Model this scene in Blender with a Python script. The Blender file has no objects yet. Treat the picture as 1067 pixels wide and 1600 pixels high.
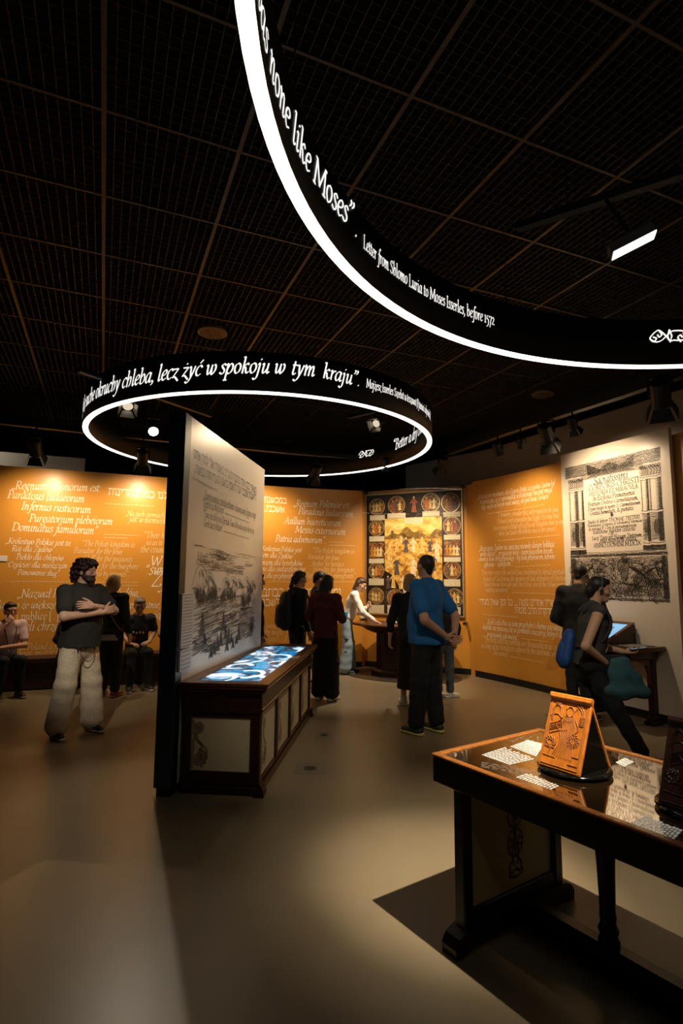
import bpy, math, random
import numpy as np
from mathutils import Vector, Matrix

C = bpy.context.scene.collection
SC = bpy.context.scene
# ---------------------------------------------------------------- camera
FPX, CAMH, PITCH, ROLL = 870.0, 1.60, 0.119, 0.0075
cam_data = bpy.data.cameras.new('camera')
cam_data.sensor_fit = 'VERTICAL'
cam_data.sensor_height = 36.0
cam_data.lens = FPX / 1600.0 * 36.0
cam_data.clip_end = 200
cam = bpy.data.objects.new('camera', cam_data)
C.objects.link(cam)
cam.matrix_world = Matrix.Translation((0, 0, CAMH)) @ Matrix.Rotation(math.pi / 2 + PITCH, 4, 'X') @ Matrix.Rotation(ROLL, 4, 'Z')
SC.camera = cam
# ---------------------------------------------------------------- world and exposure
world = bpy.data.worlds.new('dark_hall')
world.use_nodes = True
world.node_tree.nodes['Background'].inputs[0].default_value = (0.30, 0.24, 0.18, 1)
world.node_tree.nodes['Background'].inputs[1].default_value = 0.004
SC.world = world
SC.view_settings.view_transform = 'Standard'
SC.view_settings.look = 'None'
SC.view_settings.exposure = 0.0
SC.view_settings.gamma = 1.0
SC.view_settings.use_curve_mapping = False
SC.cycles.max_bounces = 6
SC.cycles.transparent_max_bounces = 12


def spot(name, loc, target, power, angle, blend=0.6, col=(1, 0.80, 0.55), radius=0.04):
    l = bpy.data.lights.new(name, 'SPOT')
    l.energy = power
    l.color = col
    l.spot_size = math.radians(angle)
    l.spot_blend = blend
    l.shadow_soft_size = radius
    o = bpy.data.objects.new(name, l)
    C.objects.link(o)
    o.location = loc
    o.rotation_euler = (Vector(target) - Vector(loc)).to_track_quat('-Z', 'Y').to_euler()
    return o


WARM = (1.0, 0.74, 0.46)
NEUT = (1.0, 0.86, 0.66)
# track lamps of the hall and the added fill spots (each stands inside or at a lamp fixture built below)
spot('key_lamp', (1.52, 1.42, 4.15), (0.66, 3.20, 0.0), 1150, 22.5, 1.0, NEUT, 0.02)
spot('key_lamp_field', (1.52, 1.42, 4.15), (0.80, 3.30, 0.0), 480, 36, 1.0, NEUT, 0.02)
spot('case_fill', (1.10, 1.72, 4.12), (-0.45, 5.3, 0.35), 250, 27, 1.0, NEUT, 0.03)  # added fill that brightens the cream panels of the map case
spot('flare_lamp', (-2.15, 6.28, 3.26), (-1.25, 3.6, 0.0), 80, 50, 0.7, NEUT, 0.03)
WALL_SPOTS = [
    ((-4.18, 7.62, 3.18), (-4.42, 8.28, 2.25), 105),
    ((-2.93, 8.22, 3.18), (-3.20, 8.88, 2.25), 105),
    ((-1.10, 9.05, 3.18), (-1.40, 9.72, 2.25), 105),
    ((2.28, 7.79, 3.27), (2.72, 8.22, 2.30), 85),
    ((2.66, 6.66, 3.34), (3.26, 6.98, 2.50), 120),
]
for k, (a, b, p) in enumerate(WALL_SPOTS):
    spot('wall_lamp', a, b, p * 1.12, 128, 1.0, WARM, 0.05)
spot('partition_lamp', (0.42, 7.80, 3.80), (-1.0, 5.9, 2.35), 330, 44, 1.0, WARM, 0.04)
spot('painting_lamp', (0.95, 8.5, 3.3), (1.2, 10.1, 1.6), 330, 92, 1.0, WARM, 0.03)
spot('table_lamp', (0.85, 8.75, 3.38), (0.35, 8.7, 0.0), 260, 62, 0.5, NEUT, 0.03)
spot('desk_fill', (0.33, 1.43, 4.07), (1.02, 2.46, 0.92), 42, 17, 0.7, WARM, 0.02)  # added fill on the fronts of the carved stands
spot('upper_wall_fill', (-5.86, 8.28, 3.70), (-5.0, 9.1, 3.45), 14, 110, 1.0, NEUT, 0.03)  # added fill for the grey wall at the upper left
spot('visitor_fill', (-1.75, 1.85, 4.12), (-2.70, 5.93, 0.98), 520, 17, 1.0, NEUT, 0.03)  # added fill on the bearded man
spot('visitor_fill', (0.80, 1.50, 4.12), (1.75, 5.6, 1.15), 270, 34, 1.0, NEUT, 0.03)  # added fill on the man in blue and the walking woman


# ---------------------------------------------------------------- measuring helpers: a pixel of the photograph to a point of the place
_c, _s = math.cos(PITCH), math.sin(PITCH)


def ray(x, y):
    a, b = (x - 533.5) / FPX, (800 - y) / FPX
    u = a * math.cos(ROLL) - b * math.sin(ROLL)
    v = a * math.sin(ROLL) + b * math.cos(ROLL)
    return np.array([u, _c - v * _s, _s + v * _c])


def onz(x, y, z=0.0):
    d = ray(x, y)
    return np.array([0, 0, CAMH]) + (z - CAMH) / d[2] * d


def ony(x, y, Y):
    d = ray(x, y)
    return np.array([0, 0, CAMH]) + Y / d[1] * d


class Wall:
    """A vertical surface over a plan polyline; hit() gives (run along the plan, height)."""

    def __init__(self, pts):
        self.p = np.array(pts, float)
        self.l = np.r_[0, np.cumsum(np.hypot(*np.diff(self.p, axis=0).T))]

    def hit(self, x, y):
        d = ray(x, y)
        best = None
        for k in range(len(self.p) - 1):
            A, B = self.p[k], self.p[k + 1]
            n = np.array([-(B - A)[1], (B - A)[0]])
            t = (n @ A) / (n @ d[:2])
            if t < 0:
                continue
            q = t * d[:2]
            e = (B - A) / np.linalg.norm(B - A)
            s = (q - A) @ e
            L = np.linalg.norm(B - A)
            out = max(-s, s - L, 0)
            if best is None or out < best[0]:
                best = (out, self.l[k] + s, CAMH + t * d[2])
        return best[1], best[2]

    def pos(self, s, z, off=0.0):
        s = np.asarray(s, float)
        z = np.asarray(z, float)
        k = np.clip(np.searchsorted(self.l, s) - 1, 0, len(self.p) - 2)
        A, B = self.p[k], self.p[k + 1]
        L = (self.l[k + 1] - self.l[k])[..., None]
        e = (B - A) / L
        q = A + e * (s - self.l[k])[..., None]
        n = np.stack([e[..., 1], -e[..., 0]], -1)
        q = q + n * np.asarray(off, float)[..., None]
        return np.concatenate([q, z[..., None]], -1)


class Ring:
    """A vertical cylinder; run = angle * radius, counted so that text read from the given side runs on."""

    def __init__(self, c, r, inside):
        self.c, self.r, self.i = np.array(c, float), r, inside

    def hit(self, x, y):
        d = ray(x, y)
        a = d[0] ** 2 + d[1] ** 2
        b = -2 * (d[:2] @ self.c)
        cc = self.c @ self.c - self.r ** 2
        D = math.sqrt(max(b * b - 4 * a * cc, 0))
        t = (-b + D) / (2 * a) if self.i else (-b - D) / (2 * a)
        q = t * d[:2] - self.c
        an = math.atan2(q[1], q[0])
        if self.i:
            an = -an
            if an > math.pi / 2:
                an -= 2 * math.pi
        else:
            if an > math.pi / 2:
                an -= 2 * math.pi
        return an * self.r, CAMH + t * d[2]

    def pos(self, s, z, off=0.0):
        s = np.asarray(s, float)
        an = s / self.r * (-1 if self.i else 1)
        rr = self.r + np.asarray(off, float) * (-1 if self.i else 1)
        return np.stack([self.c[0] + rr * np.cos(an), self.c[1] + rr * np.sin(an), np.asarray(z, float) + 0 * s], -1)


class Flat:
    """A plane patch given by an origin and two unit axes."""

    def __init__(self, o, ex, ey):
        self.o, self.ex, self.ey = np.array(o, float), np.array(ex, float), np.array(ey, float)
        self.n = np.cross(self.ex, self.ey)

    def hit(self, x, y):
        d = ray(x, y)
        e = np.array([0, 0, CAMH])
        t = (self.n @ (self.o - e)) / (self.n @ d)
        q = e + t * d - self.o
        return q @ self.ex, q @ self.ey

    def pos(self, s, z, off=0.0):
        s, z, off = np.asarray(s, float)[..., None], np.asarray(z, float)[..., None], np.asarray(off, float)[..., None]
        return self.o + s * self.ex + z * self.ey + off * self.n


# ---------------------------------------------------------------- materials
MATS = {}


def mat(name, col, rough=0.6, metal=0.0, noise=0.0, scale=20.0, bump=0.0, emit=0.0, spec=0.5, ecol=None, coat=0.0, stretch=None):
    if name in MATS:
        return MATS[name]
    m = bpy.data.materials.new(name)
    m.use_nodes = True
    nt = m.node_tree
    b = nt.nodes['Principled BSDF']
    b.inputs['Base Color'].default_value = (*col, 1)
    b.inputs['Roughness'].default_value = rough
    b.inputs['Metallic'].default_value = metal
    b.inputs['Specular IOR Level'].default_value = spec
    b.inputs['Coat Weight'].default_value = coat
    if emit:
        b.inputs['Emission Color'].default_value = (*(ecol or col), 1)
        b.inputs['Emission Strength'].default_value = emit
    if noise or bump:
        tc = nt.nodes.new('ShaderNodeTexCoord')
        mp = nt.nodes.new('ShaderNodeMapping')
        if stretch:
            mp.inputs['Scale'].default_value = stretch
        nz = nt.nodes.new('ShaderNodeTexNoise')
        nz.inputs['Scale'].default_value = scale
        nz.inputs['Detail'].default_value = 6
        nt.links.new(tc.outputs['Object'], mp.inputs['Vector'])
        nt.links.new(mp.outputs['Vector'], nz.inputs['Vector'])
        if noise:
            rp = nt.nodes.new('ShaderNodeValToRGB')
            rp.color_ramp.elements[0].color = (*[c * (1 - noise) for c in col], 1)
            rp.color_ramp.elements[1].color = (*[min(1, c * (1 + noise)) for c in col], 1)
            rp.color_ramp.elements[0].position = 0.3
            rp.color_ramp.elements[1].position = 0.7
            nt.links.new(nz.outputs['Fac'], rp.inputs['Fac'])
            nt.links.new(rp.outputs['Color'], b.inputs['Base Color'])
        if bump:
            bp = nt.nodes.new('ShaderNodeBump')
            bp.inputs['Strength'].default_value = bump
            bp.inputs['Distance'].default_value = 0.01
            nt.links.new(nz.outputs['Fac'], bp.inputs['Height'])
            nt.links.new(bp.outputs['Normal'], b.inputs['Normal'])
    MATS[name] = m
    return m


# ---------------------------------------------------------------- object helpers
def link(o, parent=None):
    C.objects.link(o)
    if parent is not None:
        o.parent = parent
    return o


def mesh(name, V, F, m, parent=None, smooth=False, mi=None):
    """One mesh object; V are world coordinates, kept in place below a parent that only has a location."""
    V = np.asarray(V, float).reshape(-1, 3)
    loc = Vector((0, 0, 0))
    p = parent
    while p is not None:
        loc = loc + p.location
        p = p.parent
    V = V - np.array(loc)
    me = bpy.data.meshes.new(name)
    me.from_pydata(V.tolist(), [], [list(map(int, f)) for f in F])
    for mm in (m if isinstance(m, (list, tuple)) else [m]):
        me.materials.append(mm)
    if mi is not None:
        me.polygons.foreach_set('material_index', np.asarray(mi, np.int32))
    if smooth:
        me.polygons.foreach_set('use_smooth', np.ones(len(me.polygons), bool))
    me.update()
    return link(bpy.data.objects.new(name, me), parent)


def tag(o, label=None, cat=None, group=None, kind=None):
    if label:
        o['label'] = label
    if cat:
        o['category'] = cat
    if group:
        o['group'] = group
    if kind:
        o['kind'] = kind
    return o


def thing(name, loc, label, cat, group=None):
    o = bpy.data.objects.new(name, None)
    o.empty_display_size = 0.1
    o.location = Vector([float(v) for v in loc])
    C.objects.link(o)
    return tag(o, label, cat, group)


class MB:
    """Collects boxes, bars, tubes and prisms into one mesh."""

    def __init__(self):
        self.v, self.f = [], []

    def add(self, V, F):
        n = len(self.v)
        self.v += [tuple(map(float, p)) for p in V]
        self.f += [[i + n for i in f] for f in F]
        return self

    def box(self, a, b, fr=None, bev=0.0):
        """Axis box from a to b in frame fr = (origin, ex, ey, ez); bev chamfers the upright and level edges."""
        a, b = np.minimum(a, b).astype(float), np.maximum(a, b).astype(float)
        if bev <= 0:
            V = [(x, y, z) for z in (a[2], b[2]) for y in (a[1], b[1]) for x in (a[0], b[0])]
            F = [(0, 2, 3, 1), (4, 5, 7, 6), (0, 1, 5, 4), (2, 6, 7, 3), (0, 4, 6, 2), (1, 3, 7, 5)]
        else:
            def loop(i, z):
                x0, y0, x1, y1 = a[0] + i, a[1] + i, b[0] - i, b[1] - i
                c = bev
                return [(x0 + c, y0, z), (x1 - c, y0, z), (x1, y0 + c, z), (x1, y1 - c, z), (x1 - c, y1, z), (x0 + c, y1, z), (x0, y1 - c, z), (x0, y0 + c, z)]
            V = loop(bev, a[2]) + loop(0, a[2] + bev) + loop(0, b[2] - bev) + loop(bev, b[2])
            F = [list(range(7, -1, -1)), list(range(24, 32))]
            for k in range(3):
                for i in range(8):
                    j = (i + 1) % 8
                    F.append((k * 8 + i, k * 8 + j, k * 8 + 8 + j, k * 8 + 8 + i))
        if fr is not None:
            o, ex, ey, ez = [np.array(q, float) for q in fr]
            V = [o + p[0] * ex + p[1] * ey + p[2] * ez for p in V]
        return self.add(V, F)

    def tube(self, pts, r, n=8, cap=True):
        pts = [np.array(p, float) for p in pts]
        rs = r if isinstance(r, (list, tuple)) else [r] * len(pts)
        V, F = [], []
        for k, p in enumerate(pts):
            d = pts[min(k + 1, len(pts) - 1)] - pts[max(k - 1, 0)]
            d = d / (np.linalg.norm(d) + 1e-9)
            up = np.array([0, 0, 1.0]) if abs(d[2]) < 0.9 else np.array([1.0, 0, 0])
            a = np.cross(d, up)
            a /= np.linalg.norm(a)
            b = np.cross(d, a)
            for i in range(n):
                t = 2 * math.pi * i / n
                V.append(p + rs[k] * (math.cos(t) * a + math.sin(t) * b))
        for k in range(len(pts) - 1):
            for i in range(n):
                j = (i + 1) % n
                F.append((k * n + i, k * n + j, k * n + n + j, k * n + n + i))
        if cap:
            F.append(list(range(n))[::-1])
            F.append([(len(pts) - 1) * n + i for i in range(n)])
        return self.add(V, F)

    def prism(self, poly, axis):
        """Extrude a closed planar 3-D polygon along a vector."""
        n = len(poly)
        P = [np.array(p, float) for p in poly]
        V = P + [p + np.array(axis, float) for p in P]
        F = [list(range(n))[::-1], list(range(n, 2 * n))]
        for i in range(n):
            j = (i + 1) % n
            F.append((i, j, n + j, n + i))
        return self.add(V, F)

    def lathe(self, c, prof, n=24, sx=1.0, sy=1.0, rot=0.0):
        """Profile [(radius, z)] turned about the upright axis at c (oval with sx, sy)."""
        V, F = [], []
        cr, sr = math.cos(rot), math.sin(rot)
        for r, z in prof:
            for i in range(n):
                t = 2 * math.pi * i / n
                x, y = r * math.cos(t) * sx, r * math.sin(t) * sy
                V.append((c[0] + x * cr - y * sr, c[1] + x * sr + y * cr, c[2] + z))
        for k in range(len(prof) - 1):
            for i in range(n):
                j = (i + 1) % n
                F.append((k * n + i, k * n + j, k * n + n + j, k * n + n + i))
        F.append(list(range(n))[::-1])
        F.append([(len(prof) - 1) * n + i for i in range(n)])
        return self.add(V, F)

    def build(self, name, m, parent=None, smooth=False):
        return mesh(name, self.v, self.f, m, parent, smooth)
# ---------------------------------------------------------------- a broad-nib pen alphabet, drawn from skeleton strokes
# 'x,y x,y ...' is a smooth stroke, 'L x,y ...' a straight one; x-height 10, capitals 15.
G = {
 'a': (9, "7,9.3 4.5,10 1.8,7.5 1,3.5 2.2,.3 4.2,.8 6.3,4.5 7.2,9.5;7.2,9.8 6.6,4 6.6,1 7.6,.2 9.2,1.6"),
 'b': (9, "L 2.2,16.5 2,1;2,1 3.8,0 6.8,1.8 7.8,5.5 6.5,9.2 4.6,9.3 2,5.5;L .4,16 2.2,16.8"),
 'c': (7.2, "7,8.4 5.6,10 2.8,8.8 1.2,5 2,1.2 4,0 6.8,1.6"),
 'd': (9.4, "7,9.3 4.5,10 1.8,7.5 1,3.5 2.2,.3 4.2,.8 6.3,4.5 7.2,9.5;8,17 7.2,9 6.8,2 7.4,.2 9.2,1.6"),
 'e': (7.2, "1.6,4.6 5,5.6 6.6,7.8 5.6,9.8 3.2,9.2 1.4,6 1.5,2.5 3.6,0 6.8,1.8"),
 'f': (6, "8.6,15.6 7,16.8 5.4,15 4.2,6 3,-3 1.6,-6 -.8,-5.4;L 1.6,9.4 7,9.4"),
 'g': (8.6, "7.2,9.2 4,10 1.4,6.8 2.8,4 5.4,4.6 6.8,7.4 5.6,9.6;3,4 2,2.4 5,1 7,-1.6 5.5,-5 2,-5.8 .2,-4 1,-1.6 4,.6;L 6.6,9 9,9.8"),
 'h': (9, "L 2.2,16.5 2,0;2,5.5 4.8,9.6 6.8,8.8 7.2,5 6.4,1.5 5,0;L .4,16 2.2,16.8"),
 'i': (4.9, ".8,8.6 2.4,9.8 2.3,5 2.2,1 3.2,0 4.8,1.6;L 2.6,13.4 3.6,14.4"),
 'j': (4.8, ".8,8.6 2.4,9.8 2.2,2 1.6,-4 -.4,-6.4 -2,-5.4;L 2.6,13.4 3.6,14.4"),
 'k': (8.6, "L 2.2,16.5 2,0;7,8.8 6,10 3.8,8 2,5.4;2.4,5.4 4.4,5.6 5.2,2.4 6.6,0 8.6,1.6;L .4,16 2.2,16.8"),
 'l': (4.8, "2.4,17 2.2,6 2.2,1 3.2,0 4.8,1.6;L .6,16 2.4,17"),
 'm': (13, ".6,8.6 2,9.8 2,0;2,4.5 4.4,9.2 6,9.4 6.3,6 6.1,0;6.2,4.5 8.6,9.2 10.2,9.4 10.5,5 10.3,1 11.2,0 12.8,1.6"),
 'n': (9, ".6,8.6 2,9.8 2,0;2,4.5 4.4,9.2 6.2,9.4 6.5,5 6.3,1 7.2,0 8.8,1.6"),
 'o': (8.2, "4.4,10 1.8,8.4 1.2,4 3.2,.1 6,1.6 7.2,5.6 6.2,9 4.4,10"),
 'p': (9, ".6,8.6 2.2,10 2,4 1.6,-6.5;L .2,-6.5 3.4,-6.3;2,4.5 4.6,9.6 7,9 7.8,5.6 6.6,1.6 4,0 2,1.4"),
 'q': (8.6, "7,9.3 4.5,10 1.8,7.5 1,3.5 2.2,.3 4.2,.8 6.3,4.5 7.2,9.5;L 7.2,9.8 6.8,-6.5"),
 'r': (6.2, ".6,8.6 2.2,9.8 2,5 2,0;2,5 4.4,9.2 6.2,9.4"),
 's': (6, "5.6,8.8 3.8,10 1.8,8.4 3,6 5,3.8 4.6,1 2.6,0 .6,1.2"),
 't': (5.4, "2.6,13 2,5 2,1 3.2,0 5,1.6;L .6,9.4 5.4,9.6"),
 'u': (9.2, ".6,8.6 2.2,9.8 2,4 2.4,.4 4.2,.6 6.6,5;7,9.8 6.7,4 6.8,.8 7.8,0 9.2,1.6"),
 'v': (7.6, ".6,8.8 2.2,9.6 2.8,4 3.2,0;3.2,0 6.4,4 7,8 5.8,9.8"),
 'w': (11.6, ".6,8.8 2.2,9.6 2.4,4 3.4,.2 5.8,3 7,9.6;6.8,6 7.2,1 8.4,.2 10.8,4 11,8 9.8,9.8"),
 'x': (8, ".6,8.6 2,9.8 4,5 6,.2 7.6,1.4;7.4,9 6.4,9.6 4,5 1.6,.4 .4,1"),
 'y': (8, ".6,8.8 2.2,9.6 3,4 3.8,0;7.2,9.8 5.4,3 2.6,-4 .2,-6.2 -1.4,-5.2"),
 'z': (7.4, "L .8,9.3 6.6,9.3;L 6.6,9.3 1,.8;1,.8 3.5,1.4 6,-.6 8,-2.6"),
 'A': (12.4, "L .8,0 7,15;L 7,15 11,0;L 3,5.4 9.6,5.4;L -.6,0 2.4,0;L 9.4,0 12.6,0"),
 'B': (10.4, "L 2.4,0 2.4,15;L .6,15 2.4,15;2.4,15 6.6,14.6 7.8,11.8 6,8.6 2.4,8;2.4,8 7.4,7.6 9.2,4.4 7,.8 2.4,0;L .6,0 2.4,0"),
 'C': (11.6, "11,12 8.4,15 4.4,13.8 1.4,8.6 2.4,2.8 6,0 10.8,2.4"),
 'D': (13, "L 2.4,0 2.4,15;2.4,15 8.4,14.4 12,8.6 9.6,1.8 2.4,0;L .4,15 2.4,15;L .4,0 2.4,0"),
 'E': (10, "L 2.4,0 2.4,15;L .8,15 9,15 9,13;L 2.4,8 7.4,8;L .8,0 9.6,0 9.8,2.4"),
 'F': (9, "L 2.4,0 2.4,15;L .8,15 9,15 9,13;L 2.4,8 7.4,8;L .8,0 4.4,0"),
 'G': (13, "11,12 8.4,15 4.4,13.8 1.4,8.6 2.4,2.8 6,0 10.8,1.6 10.8,6.4;L 8.4,6.4 12.4,6.4"),
 'H': (13.6, "L 2.4,0 2.4,15;L 11.2,0 11.2,15;L 2.4,8 11.2,8;L .8,0 4,0;L .8,15 4,15;L 9.6,0 12.8,0;L 9.6,15 12.8,15"),
 'I': (5, "L 2.4,0 2.4,15;L .8,0 4,0;L .8,15 4,15"),
 'J': (5, "2.8,15 2.6,2 1.6,-3 -1,-4;L 1,15 4.4,15"),
 'K': (11.6, "L 2.4,0 2.4,15;L 9.6,15 2.6,7.4;4.4,9 8,3 11.8,0;L .8,0 4,0;L .8,15 4,15;L 8,15 11,15"),
 'L': (9.4, "L 2.4,15 2.4,0;L .8,15 4,15;L .8,0 9,0 9.2,2.8"),
 'M': (16, "L 1.6,0 2.8,15;L 2.8,15 8,2;L 8,2 13.4,15;L 13.4,15 14.2,0;L .2,0 3,0;L 12.6,0 15.8,0;L 1.2,15 2.8,15;L 13.4,15 15,15"),
 'N': (13.6, "L 2.4,0 2.4,15;L 2.4,15 11.4,0;L 11.4,0 11.4,15;L .8,0 4,0;L 9.8,15 13,15;L .8,15 2.4,15"),
 'O': (15.2, "8,15 3,13 1.4,7.4 3.8,1.4 7.8,0 12.4,2.4 14,7.8 11.8,13.4 8,15"),
 'P': (9.6, "L 2.4,0 2.4,15;2.4,15 7,14.6 9,11.2 7,7.4 2.4,6.6;L .4,15 2.4,15;L .6,0 4.4,0"),
 'Q': (15.2, "8,15 3,13 1.4,7.4 3.8,1.4 7.8,0 12.4,2.4 14,7.8 11.8,13.4 8,15;8,1 12,-3 16,-3.6"),
 'R': (11.4, "L 2.4,0 2.4,15;2.4,15 7,14.6 8.8,11.2 7,7.6 2.4,7;5,7 8,2 11.4,0;L .4,15 2.4,15;L .6,0 4.4,0"),
 'S': (9.2, "8,12.8 5.6,15 2.4,13.6 2.2,10.4 5.4,7.8 8.2,5 7.4,1 4,0 1,2.4"),
 'T': (12, "L .8,12.8 .8,15 11.6,15 11.6,12.8;L 6.2,15 6.2,0;L 4.4,0 8,0"),
 'U': (13, "2.4,15 2.4,4 6,0 10.4,2.4 11,15;L .8,15 4,15;L 9.4,15 12.6,15"),
 'V': (12, "L .8,15 6,0;L 6,0 11.4,15;L -.4,15 2.6,15;L 9.6,15 12.8,15"),
 'W': (18, "L .6,15 4.8,0;L 4.8,0 9.2,14;L 9.2,14 13.2,0;L 13.2,0 17.8,15;L -.4,15 2.4,15;L 16,15 19,15"),
 'X': (12, "L 1,15 11,0;L 10.6,15 1,0"),
 'Y': (11, "L 1,15 5.6,7.4 5.6,0;L 10.6,15 5.6,7.4"),
 'Z': (10.8, "L 1,13 1.2,15 10,15;L 10,15 .8,0;L .8,0 10.2,0 10.6,2.6"),
 '0': (8, "4,10 1.2,5 4,0 6.8,5 4,10"), '1': (5, "L 2.4,0 2.4,10;L .8,0 4,0;L .8,10 2.4,10"),
 '2': (7.6, "1,8 3.6,10 6,7.4 3.6,3 .8,0;L .8,.2 7,.2"), '3': (7, "1,9 4,10 5,6.6 2.4,4;2.4,4 6,2.6 5,-3 .6,-5"),
 '4': (8, "L 5.4,-5 5.4,10 .6,.2 7.6,.2"), '5': (7, "L 6,10.2 2,9.6 1.6,5.4;1.6,5.4 5.4,5 6,0 3.6,-4 .6,-5"),
 '6': (8, "6.4,15 2.4,11 1.2,5 4,0 6.8,3.6 5,8 1.6,6"), '7': (7.4, "L 1,8.4 1.2,10 7,10;L 7,10 2.6,-5"),
 '8': (8, "4,8 1.6,11 4,15 6.4,11 4,8 1,4 4,0 7,4 4,8"), '9': (8, "6.6,5 4,2 1.4,6 4,10 6.8,6 5,-1 1.6,-5"),
 ',': (3.6, "1.6,1.2 2.4,.6 2,-1.6 .4,-3"), '.': (3.6, "L 1.4,.2 2.4,1.2"), ':': (3.8, "L 1.4,.2 2.4,1.2;L 1.8,7.4 2.8,8.4"),
 ';': (3.8, "1.6,1.2 2.4,.6 2,-1.6 .4,-3;L 1.8,7.4 2.8,8.4"),
 '\u201e': (7, "2,1.2 2.6,.6 2.2,-1.6 .6,-3;5,1.2 5.6,.6 5.2,-1.6 3.6,-3"),
 '\u201d': (7, "2,16 2.6,15.4 2.2,13.4 .6,12;5,16 5.6,15.4 5.2,13.4 3.6,12"),
 '\u201c': (7, "2.6,16.4 1,14.6 1.4,13 2.2,12.6;5.6,16.4 4,14.6 4.4,13 5.2,12.6"),
 "'": (3, "1.6,16 2.2,15.4 1.8,13.4 .6,12"), '-': (5, "L .8,4.6 4.2,4.8"), '\u2013': (8, "L .8,4.6 7.2,4.8"),
 '(': (5, "4.4,16 1.4,10 1.4,2 3,-4"), ')': (5, ".6,16 3.4,10 3.4,2 1,-4"), '[': (5, "L 4.4,16 1.8,16 1.8,-4 4.4,-4"), ']': (5, "L .6,16 3.2,16 3.2,-4 .6,-4"),
 '\u2026': (10, "L 1.4,.2 2.4,1.2;L 4.6,.2 5.6,1.2;L 7.8,.2 8.8,1.2"), '&': (12, "11,7 8,1 4,0 1.6,3 4,7 7,11 5,14.6 3,12 6,6 11,0"),
 '*': (9, "L 4.5,2 4.5,12;L .5,7 8.5,7;L 1.6,3.6 7.4,10.4;L 7.4,3.6 1.6,10.4"), ' ': (4.6, ""),
}
ACC = {'\u0105': ('a', "7.4,.2 6.2,-1.8 7,-3.4 8.6,-2.8"), '\u0119': ('e', "4.4,0 3.4,-1.8 4.2,-3.4 5.8,-2.8"), '\u0107': ('c', "L 4.2,12.4 6.8,15.6"),
       '\u00f3': ('o', "L 4.2,12.4 6.8,15.6"), '\u015b': ('s', "L 3.4,12.4 6,15.6"), '\u017a': ('z', "L 3.8,12.4 6.4,15.6"), '\u0144': ('n', "L 4.2,12.4 6.8,15.6"),
       '\u017c': ('z', "L 3.8,12.6 4.8,13.6"), '\u0142': ('l', "L .2,7 4.8,11.4"), '\u017b': ('Z', "L 5,17.6 6,18.6"), '\u015a': ('S', "L 4.6,17 7,19.6"), '\u00e6': ('e', "")}
for _k, (_b, _e) in ACC.items():
    G[_k] = (G[_b][0], G[_b][1] + (';' + _e if _e else ''))
HEB = {
 '\u05d0': (8.6, "L .5,9.5 7.5,.5;L 7.4,9.5 7,6.5 5,4;L 1.8,7 1,3 1,.5 2.6,.5"), '\u05d1': (8.6, ".8,9.4 5,9.2 6.6,8 6.6,.6;L .2,.6 8,.6"),
 '\u05d2': (6, "1,9.5 3.6,9 3.8,4 4,.4;L 3.6,3.6 .8,.4"), '\u05d3': (8.2, "L .4,9.2 7.8,9.2;L 6.2,9.2 6.2,0"),
 '\u05d4': (8.8, "L .4,9.2 7.6,9.2 7.4,0;L 1.6,6.2 1.4,0"), '\u05d5': (4.2, ".4,9.4 2.8,9 2.8,0"), '\u05d6': (5, "L .4,9.4 4.2,9.4;L 2.4,9 2,0"),
 '\u05d7': (8.8, "L .4,9.2 7.6,9.2 7.6,0;L 1.4,9.2 1.4,0"), '\u05d8': (8.8, "L 1.2,9.6 1,2 2.4,.6 6,.6 7.6,3 7.6,7 6,9.4 4.4,8"),
 '\u05d9': (4, ".4,9.4 2.6,9 2.4,5.4"), '\u05db': (8, ".6,9.2 4.4,9.2 6.6,7.4 6.6,2.6 4.6,.6 .6,.6"), '\u05da': (7.6, "L .4,9.2 6.4,9.2 6.4,-4"),
 '\u05dc': (7.8, "L .8,14 .8,9.2 6.6,9.2 6.2,5 3,0"), '\u05de': (9, "L .4,9.6 1.8,7.6 .6,0;1.8,7.4 4,9.4 7,9 7.4,4 7.4,.6;L 7.4,.6 4,.6"),
 '\u05dd': (8.6, "L .8,9.2 7.2,9.2 7.2,.6 1.2,.6 1.2,9.2"), '\u05e0': (5.6, "1,9.4 4,9 4.2,4 4.2,.6;L 4.4,.6 .6,.6"), '\u05df': (4, ".4,9.4 2.6,9 2.6,-4"),
 '\u05e1': (8.8, "4,9.2 1.2,8 .8,4 2.6,.6 5.4,.6 7.4,4 7,9.2 .6,9.2"), '\u05e2': (8.4, "L 1,9.4 3.4,1;L 7.2,9.4 6,4 .4,-.6"),
 '\u05e4': (8.2, "L .6,.6 6.8,.6 6.8,9.2 1.2,9.2 1.2,5.4 3.4,5.2"), '\u05e3': (8.2, "L 6.8,-4 6.8,9.2 1.2,9.2 1.2,5.4 3.4,5.2"),
 '\u05e6': (8, "L .6,9.4 6.8,.8 .4,.6;L 7,9.4 6.4,6.4 4.6,4.6"), '\u05e5': (8, "L .6,9.4 4,5.6 4,-4;L 7,9.4 6.4,6.4 4,5"),
 '\u05e7': (8.4, "L .4,9.2 7.2,9.2 7,5 4.2,.8;L 1.4,6 1.4,-4"), '\u05e8': (8, ".4,9.2 5,9.2 6.6,7.6 6.6,0"),
 '\u05e9': (9.8, "L 1,9.4 1.6,.6 5,.6 8,4 8.4,9.4;L 4.8,9.4 4.2,4.5 2,2.2"), '\u05ea': (8.8, "L .6,9.2 7.4,9.2 7.4,0;L 2,9.2 2,1 .2,.6"),
}


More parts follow.
